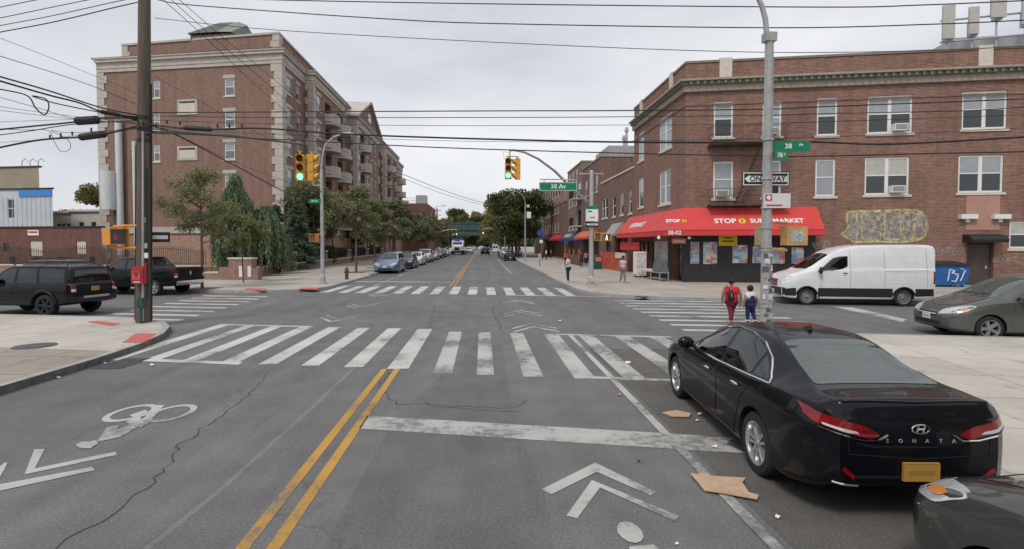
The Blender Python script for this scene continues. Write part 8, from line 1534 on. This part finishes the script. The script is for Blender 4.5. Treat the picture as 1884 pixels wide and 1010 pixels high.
conifer('tall weeping evergreen with drooping curtains of branches at the garden corner', -18.95, 40.6, 7.5, 1.75, 24000, M_NEED, 4, True, .24, 'weeping_evergreen', 1.15)
conifer('lower weeping evergreen spreading right of the tall one', -16.9 - .9, 42.0, 5.2, 2.2, 16000, M_NEED, 9, True, .24, 'weeping_evergreen', 1.0, lean_=.5)
conifer('blue green spruce beside the weeping evergreens', -18.6, 47.5, 6.0, 2.4, 15000, M_NEEDB, 12, leaf=.24, name='spruce_tree'); conifer('second spruce with ragged top before the apartment corner', -18.2, 51.5, 6.6, 2.3, 13000, M_NEEDB, 15, leaf=.24, name='spruce_tree'); conifer('slim dark spruce by the tall apartment windows', -18.4, 56.0, 8.2, 1.5, 7000, M_LEAFD, 18, leaf=.22, name='spruce_tree'); conifer('dense low spruce behind the garden fence', -19.0, 44.2, 4.6, 2.0, 11000, M_NEEDB, 21, leaf=.24, name='spruce_tree')
def bush(label, x, y, w, h, n, m, leaf, seed, z0=.14, name='shrub'):
    rr = random.Random(seed); cl = [((rr.uniform(-w, w) * .6, rr.uniform(-w, w) * .4, rr.uniform(.25, .75) * h), w * rr.uniform(.3, .5)) for _ in range(9)]; t = thing(name, label, 'shrub', (0, 0, 0)); P, A, B = leafcloud(cl, n, leaf); P[:, 2] = np.maximum(P[:, 2], .03); obj('foliage', quads_mesh(P, A, B), m, t, uv=False); mb = MB(); [mb.tube([(0, 0, 0), tuple(Vector(c[0]) * .8)], [.04, .012], 4) for c in cl]; obj('stems', mb, M_BARK, t); t.location = (x, y, z0)
for i, (x, y, w, h, lab) in enumerate(((-18.3, 43.6, 1.7, 2.2, 'dark shrub behind the fence under the weeping evergreen'), (-18.4, 49.5, 1.8, 2.3, 'dark shrub behind the fence under the blue green spruce'), (-18.6, 60.5, 1.9, 2.4, 'dark shrub behind the fence before the balconies'), (-18.6, 69, 1.6, 2.2, 'dark clipped shrub left of the apartment porch'), (-18.6, 89, 1.9, 2.3, 'dark shrub far along the apartment fence'))): bush(lab, x, y, w, h, 3500, M_LEAFD, .18, 40 + i)
# right hand street trees, dense and dark
rt = [(6.6, 93, 11.2, 4.9, M_LEAFD, 'big dark dense street tree nearest on the right, behind the far lamp'), (6.8, 104, 11.8, 5.0, M_LEAFD, 'second big dark street tree on the right pavement'), (6.8, 118, 11.5, 5.2, M_LEAFD, 'third big dark street tree on the right pavement'), (7, 134, 12, 5.6, M_LEAFD, 'fourth dark street tree on the right pavement'), (8, 156, 13.5, 6.2, M_LEAFA, 'olive green street tree far up the right pavement'), (6.5, 182, 13.5, 6.4, M_LEAFA, 'yellowing green street tree near the bridge on the right')]
for i, (x, y, h, cr, m, lab) in enumerate(rt): tree(lab, x, y, h, cr, 11000, .36, 60 + i, m, nb=15, r0=.28, zr=(.26, .93), up=.35, group='big street trees on the right pavement')
for i, (px, y, h, cr, m, lab) in enumerate(((812, 290, 14, 7, M_LEAFA, 'broad tree left of the far bridge'), (838, 352, 24, 8, M_LEAFD, 'tall tree behind the bridge, left of centre'), (856, 356, 23, 8, M_LEAFA, 'tall tree behind the bridge, second from the left'), (874, 360, 22, 8, M_LEAFD, 'tall tree behind the bridge at its centre'), (890, 350, 20, 8, M_LEAFA, 'yellowish tree behind the bridge, right of centre'), (905, 300, 22, 9, M_LEAFA, 'bright green tree at the right end of the bridge'), (921, 260, 21, 9, M_LEAFA, 'big green tree before the right end of the bridge'), (936, 240, 22, 9, M_LEAFD, 'big dark tree closing the avenue on the right'), (795, 210, 8, 4, M_LEAFA, 'bushy tree beyond the plain red brick building'), (816, 250, 7, 4, M_LEAFD, 'low dark tree at the left foot of the bridge'))):
    p = atpx(px, 440, y); tree(lab, p.x, y, h, cr, 7000, .75, 80 + i, m, nb=13, r0=.5, zr=(.12, .93), z0=0, name='distant_tree', group='distant trees around the bridge')
cl = [((x, 470 + rnd.uniform(-20, 20), rnd.uniform(3, 13)), rnd.uniform(7, 11)) for x in np.linspace(-260, 150, 60)]; P, A, B = leafcloud(cl, 30000, 1.6); obj('treeline', quads_mesh(P, A, B), M_LEAFD, kind='stuff', uv=False)
p = atpx(165, 400, 92); tree('round autumn coloured tree behind the flat roofed white house', p.x, 96, 11.5, 4.6, 9000, .32, 70, M_LEAFA, nb=14, r0=.25, zr=(.3, .95), name='garden_tree'); p = atpx(118, 400, 110); tree('small treetop showing above the cream sided house', p.x, 110, 8.3, 3, 2500, .3, 71, M_LEAFA, name='garden_tree')
# ================================================================== PEOPLE
M_SKIN = mat('skin', (.30, .17, .11), .55); M_HAIRB = mat('hair_black', (.012, .010, .009), .6); M_HAIRR = mat('hair_auburn', (.16, .035, .02), .6); M_SKINL = mat('skin_light', (.45, .27, .19), .55)
def skin_mesh(V, Rr, E_, root=0, sub=2, name='body'):
    me = bpy.data.meshes.new(name); me.from_pydata([tuple(v) for v in V], E_, []); o = bpy.data.objects.new('t', me); COL.objects.link(o); m = o.modifiers.new('s', 'SKIN'); m.use_smooth_shade = True; m.branch_smoothing = .6
    for i, sv in enumerate(me.skin_vertices[0].data): r = Rr[i]; sv.radius = r if isinstance(r, tuple) else (r, r); sv.use_root = i == root
    s = o.modifiers.new('u', 'SUBSURF'); s.levels = s.render_levels = sub; dg = bpy.context.evaluated_depsgraph_get(); out = bpy.data.meshes.new_from_object(o.evaluated_get(dg)); out.name = name; out.materials.clear(); bpy.data.objects.remove(o)
    out.polygons.foreach_set('use_smooth', [True] * len(out.polygons)); return out
def plump(me, balls):          # fuller torso and hips inside the same garment mesh
    mb = MB(); [mb.ball(c, r, 14) for c, r in balls]; b = bmesh.new(); b.from_mesh(me); m2 = mesh_from(mb.v, mb.f, mb.m, False, 180); b.from_mesh(m2); b.to_mesh(me); b.free(); me.polygons.foreach_set('use_smooth', [True] * len(me.polygons)); bpy.data.meshes.remove(m2); return me
def person(label, x, y, h, head, J, top, bot, shoe, hair, skin=M_SKIN, build=1.0, longhair=False, bare=.55, z0=0, detail=True, extra=None, child=False):
    """local +Y is forward; J overrides joints (fractions of the height)"""
    j = dict(pel=(0, 0, .52), sp=(0, .0, .60), ch=(0, .005, .71), nk=(0, .005, .815), hb=(0, .01, .86), hd=(0, .018, .915), ht=(0, .012, .965), hipL=(-.052, 0, .50), knL=(-.055, .01, .28), anL=(-.055, -.01, .05), toL=(-.06, .085, .02), hipR=(.052, 0, .50), knR=(.055, .01, .28), anR=(.055, -.01, .05), toR=(.06, .085, .02),
             shL=(-.105, 0, .795), elL=(-.135, -.02, .635), wrL=(-.14, .03, .495), shR=(.105, 0, .795), elR=(.135, -.02, .635), wrR=(.14, .03, .495)); j.update(J)
    if child: j.update(hb=(0, .01, .82), hd=(0, .02, .885), ht=(0, .012, .95), nk=(0, .005, .785))
    hs = 1.2 if child else 1.0; b = build; t = thing('person', label, 'person', (0, 0, 0)); P = {k: Vector(v) * h for k, v in j.items()}
    names, rads, E_ = [], [], []; V = []
    def add(p, r, par=None): V.append(p); rads.append(r * h if not isinstance(r, tuple) else (r[0] * h, r[1] * h)); (E_.append((par, len(V) - 1)) if par is not None else None); return len(V) - 1
    pel = add(P['pel'], .055 * b); sp_ = add(P['sp'], .045 * b, pel); ch = add(P['ch'], .05 * b, sp_); nk = add(P['nk'], .032, ch); hb = add(P['hb'], .036 * hs, nk); hd = add(P['hd'], .052 * hs, hb); ht = add(P['ht'], .036 * hs, hd)
    for s_, sg in (('L', -1), ('R', 1)):
        hi = add(P['hip' + s_], .04 * b, pel); kn_ = add(P['kn' + s_], .030, hi); cf = add(P['kn' + s_].lerp(P['an' + s_], .35), .032, kn_); an = add(P['an' + s_], .021, cf); to = add(P['to' + s_], .017, an)
        sh = add(P['sh' + s_], .033 * b, ch); el = add(P['el' + s_], .026 * b, sh); wr = add(P['wr' + s_], .017, el); d = (P['wr' + s_] - P['el' + s_]).normalized(); pm = add(P['wr' + s_] + d * .035 * h, (.020, .012), wr)
        if detail:
            q = d.cross(Vector((sg, 0, 0))).normalized(); n_ = d.cross(q).normalized()
            for k in range(4):
                o = q * (k - 1.5) * .0095 * h; f1 = add(P['wr' + s_] + d * .055 * h + o, .0050, pm); f2 = add(P['wr' + s_] + d * (.075 + (.004, .008, .006, 0)[k]) * h + o + n_ * sg * .004 * h, .0045, f1); add(P['wr' + s_] + d * (.088 + (.003, .01, .007, -.004)[k]) * h + o + n_ * sg * .012 * h, .0038, f2)
            th = add(P['wr' + s_] + d * .03 * h + q * -.024 * h, .0055, pm); add(P['wr' + s_] + d * .052 * h + q * -.032 * h, .0048, th)
    bm_ = skin_mesh(V, rads, E_); hp = P['hd'] ; b_ = obj('body', bm_, skin, t, uv=False)
    fm = MB(); fm.ball(hp + Vector((0, .055 * hs * h, -.008 * h)), (.008 * h, .014 * h, .013 * h), 8); [fm.ball(hp + Vector((sg * .055 * hs * h, 0, -.008 * h)), (.007 * h, .012 * h, .018 * h), 8) for sg in (-1, 1)]; obj('face_features', fm, skin, b_)
    fm = MB(); [fm.ball(hp + Vector((sg * .020 * h, .048 * hs * h, .008 * h)), .006 * h, 8) for sg in (-1, 1)]; obj('eyes', fm, M_HAIRB, b_)
    # clothes: slightly larger skins over the same joints
    V, rads, E_ = [], [], []; pel = add(P['pel'] + Vector((0, 0, -.035 * h)), (.104 * b, .082 * b)); sp_ = add(P['sp'], (.094 * b, .076 * b), pel); ch = add(P['ch'], (.098 * b, .070 * b), sp_); nk = add(P['ch'].lerp(P['nk'], .72), (.05, .045), ch)
    for s_ in 'LR': sh = add(P['sh' + s_], .043 * b, ch); m_ = add(P['sh' + s_].lerp(P['el' + s_], bare), .036 * b, sh)
    Z3 = lambda x, y, z: Vector((x, y, z)) * h
    obj('shirt', plump(skin_mesh(V, rads, E_), [(Z3(0, 0, P['sp'].z / h - .01), (.108 * b * h, .082 * b * h, .115 * h)), (Z3(0, 0, P['ch'].z / h), (.118 * b * h, .080 * b * h, .115 * h))]), top, t, uv=False)
    V, rads, E_ = [], [], []; pel = add(P['pel'] + Vector((0, 0, .02 * h)), (.094 * b, .074 * b))
    for s_ in 'LR': hi = add(P['hip' + s_] + Vector((0, 0, -.03 * h)), .062 * b, pel); kn_ = add(P['kn' + s_], .046 * b ** .5, hi); an = add(P['an' + s_] + Vector((0, 0, .02 * h)), .033, kn_)
    obj('trousers', plump(skin_mesh(V, rads, E_), [(P['pel'] + Vector((0, -.008 * h, -.02 * h)), (.104 * b * h, .086 * b * h, .088 * h))]), bot, t, uv=False)
    for s_ in 'LR':
        V, rads, E_ = [], [], []; a = P['an' + s_]; c_ = P['to' + s_]; u0 = add(a + (a - c_) * .25 + Vector((0, 0, -.025 * h)), .022); u1 = add(a.lerp(c_, .5) + Vector((0, 0, -.008 * h)), (.024, .02), u0); u2 = add(c_ + Vector((0, 0, .002 * h)), .019, u1); obj('shoe', skin_mesh(V, rads, E_, sub=1), shoe, t, uv=False)
    hm = MB(); hm.ball(hp + Vector((0, -.012 * h, .014 * h)), (.062 * hs * h, .066 * hs * h, .066 * hs * h), 14)
    if longhair: hm.ball(hp + Vector((0, -.035 * h, -.035 * h)), (.055 * h, .038 * h, .075 * h), 12)
    obj('hair', hm, hair, t, smooth=180)
    if extra: extra(t, P, h)
    t.location = (x, y, z0); t.rotation_euler.z = head; return t
M_BURG = mat('trousers_burgundy', (.17, .02, .035), .8); M_SHR = mat('shirt_red', (.62, .03, .035), .8); M_NAVY = mat('cloth_navy', (.02, .028, .09), .85); M_SHW = mat('shirt_white', (.68, .68, .70), .8); M_JEAN = mat('jeans_dark', (.02, .03, .05), .85); M_LIL = mat('top_lilac', (.50, .40, .55), .8); M_GREYT = mat('trousers_grey', (.25, .21, .24), .85)
def ex_bag(t, P, h):
    mb = MB(); c = P['ch'] + Vector((-.055 * h, -.125 * h, -.075 * h)); mb.ball(c, (.075 * h, .05 * h, .125 * h), 14); b_ = obj('backpack', mb, M_TRIMB, t, smooth=60); mb = MB(); mb.box(c.x - .006, c.x + .012, c.y - .054 * h, c.y - .046 * h, c.z - .03 * h, c.z + .06 * h); obj('zip', mb, M_STRIM, b_); mb = MB(); mb.tube([c + Vector((-.02, .02, .1 * h)), P['shL'] + Vector((.03 * h, -.02, .045 * h)), P['shL'] + Vector((.03 * h, .07 * h, 0))], .012, 5); obj('strap', mb, M_TRIMB, b_)
    mb = MB(); mb.ball(P['hd'] + Vector((0, -.07 * h, .01 * h)), (.03 * h, .025 * h, .03 * h), 8); mb.ball(P['hd'] + Vector((0, -.055 * h, -.035 * h)), (.016, .012, .014), 6, k=1); obj('hair_bun', mb, [M_HAIRB, M_WHITE], t, smooth=180)
g = G(1348, 597); person('person in red shirt and burgundy trousers with a black backpack, walking away over the crosswalk', g.x, g.y + .1, 1.50, R(-8), dict(hipL=(-.05, 0, .50), knL=(-.03, -.06, .29), anL=(-.06, -.14, .085), toL=(-.065, -.09, .02), hipR=(.05, 0, .50), knR=(.03, .07, .28), anR=(.02, .06, .05), toR=(.03, .16, .03), shL=(-.125, 0, .795), shR=(.125, 0, .795), elL=(-.185, -.02, .64), wrL=(-.195, .0, .50), elR=(.18, -.03, .63), wrR=(.18, -.02, .46)), M_SHR, M_BURG, mat('shoe_pink', (.55, .12, .10), .6), M_HAIRB, build=1.32, extra=ex_bag)
def ex_kid(t, P, h):
    mb = MB(); [mb.lathe([(.052 * h, -.012 * h), (.052 * h, .012 * h)], 12, T=Matrix.Translation(P['an' + s].lerp(P['kn' + s], .38)) ) for s in 'LR']; obj('ankle_stripe', mb, M_SHW, t); obj('navy_jersey', plump(skin_mesh([P['pel'], P['sp'], P['ch'], P['ch'].lerp(P['nk'], .8)], [(.122 * h, .098 * h), (.110 * h, .09 * h), (.098 * h, .09 * h), (.06 * h, .07 * h)], [(0, 1), (1, 2), (2, 3)]), [(P['sp'], (.138 * h, .108 * h, .12 * h)), (P['ch'] - Vector((0, 0, .01 * h)), (.120 * h, .105 * h, .105 * h))]), M_NAVY, t, uv=False)
g = G(1383, 599); person('child in white T-shirt and navy track suit beside the adult in red', g.x, g.y + .1, 1.32, R(6), dict(hipL=(-.05, 0, .48), knL=(-.06, .02, .27), anL=(-.065, -.01, .05), toL=(-.07, .07, .02), knR=(.075, -.01, .27), anR=(.11, -.07, .05), toR=(.12, .0, .02), hipR=(.05, 0, .48), shL=(-.105, 0, .765), shR=(.105, 0, .765), elL=(-.15, -.02, .62), wrL=(-.15, .01, .52), elR=(.15, -.03, .62), wrR=(.18, .02, .54)), M_SHW, M_NAVY, M_TRIMB, M_HAIRB, build=1.2, child=True, extra=ex_kid)
def ex_ph(t, P, h):
    mb = MB(); c = P['wrR'] + Vector((.0, .06 * h, -.01 * h)); mb.box(c.x - .16, c.x + .04, c.y - .05, c.y + .1, c.z - .12, c.z + .02); obj('white_bag', mb, M_SHW, t)
g = G(1045, 519, .14); person('person in white T-shirt and dark jeans standing at the far right kerb', g.x, g.y, 1.76, R(70), dict(elR=(.13, -.02, .65), wrR=(.10, .11, .60), elL=(-.13, -.03, .65), wrL=(-.12, .09, .62)), M_SHW, M_JEAN, M_SHW, M_HAIRR, M_SKINL, build=1.1, z0=.14, extra=ex_ph)
g = G(1146, 520, .14); person('person in lilac top and grey trousers walking towards us before the supermarket', g.x, g.y, 1.70, R(190), dict(knL=(-.05, .05, .28), anL=(-.06, .02, .05), toL=(-.065, .10, .03), knR=(.06, .02, .28), anR=(.07, -.09, .07), toR=(.075, -.02, .02), elL=(-.145, -.02, .65), wrL=(-.10, .09, .64), elR=(.145, -.02, .65), wrR=(.15, .05, .52)), M_LIL, M_GREYT, M_SHW, M_HAIRB, M_SKIN, build=1.12, z0=.14)
g = G(1070, 493, .14); person('person dressed all in black standing left of the green mail box', g.x, g.y, 1.78, R(150), {}, M_TRIMB, M_JEAN, M_BLACK, M_HAIRB, build=1.05, z0=.14, detail=False)
g = G(1078, 490, .14); person('person in a pink top just behind the one dressed in black', g.x, g.y, 1.68, R(20), {}, mat('top_pink', (.6, .15, .22), .8), M_JEAN, M_BLACK, M_HAIRB, z0=.14, detail=False)
g = G(1041, 489, .14); person('person with auburn hair and red top behind the one in white', g.x, g.y, 1.68, R(200), {}, M_SHR, M_JEAN, M_BLACK, M_HAIRR, z0=.14, detail=False, longhair=True)
for px, py, lab, tp in ((1005, 479, 'person in white top among the group on the far right pavement', M_SHW), (998, 478, 'person in dark red top among the group on the far right pavement', mat('top_maroon', (.25, .03, .04), .8)), (1014, 477, 'person in grey top nearest the shop doors far along the right pavement', M_GREYT), (953, 477, 'person in black beside the dark parked sedan on the right', M_TRIMB), (958, 476, 'person in dark grey right of the one in black by the parked sedan', M_GREYT), (822, 466, 'person in blue far up the left pavement near the truck', M_NAVY)):
    g = G(px, py, .14); person(lab, g.x, g.y, 1.72, R(px * 37 % 360), {}, tp, M_JEAN, M_BLACK, M_HAIRB, z0=.14, detail=False)
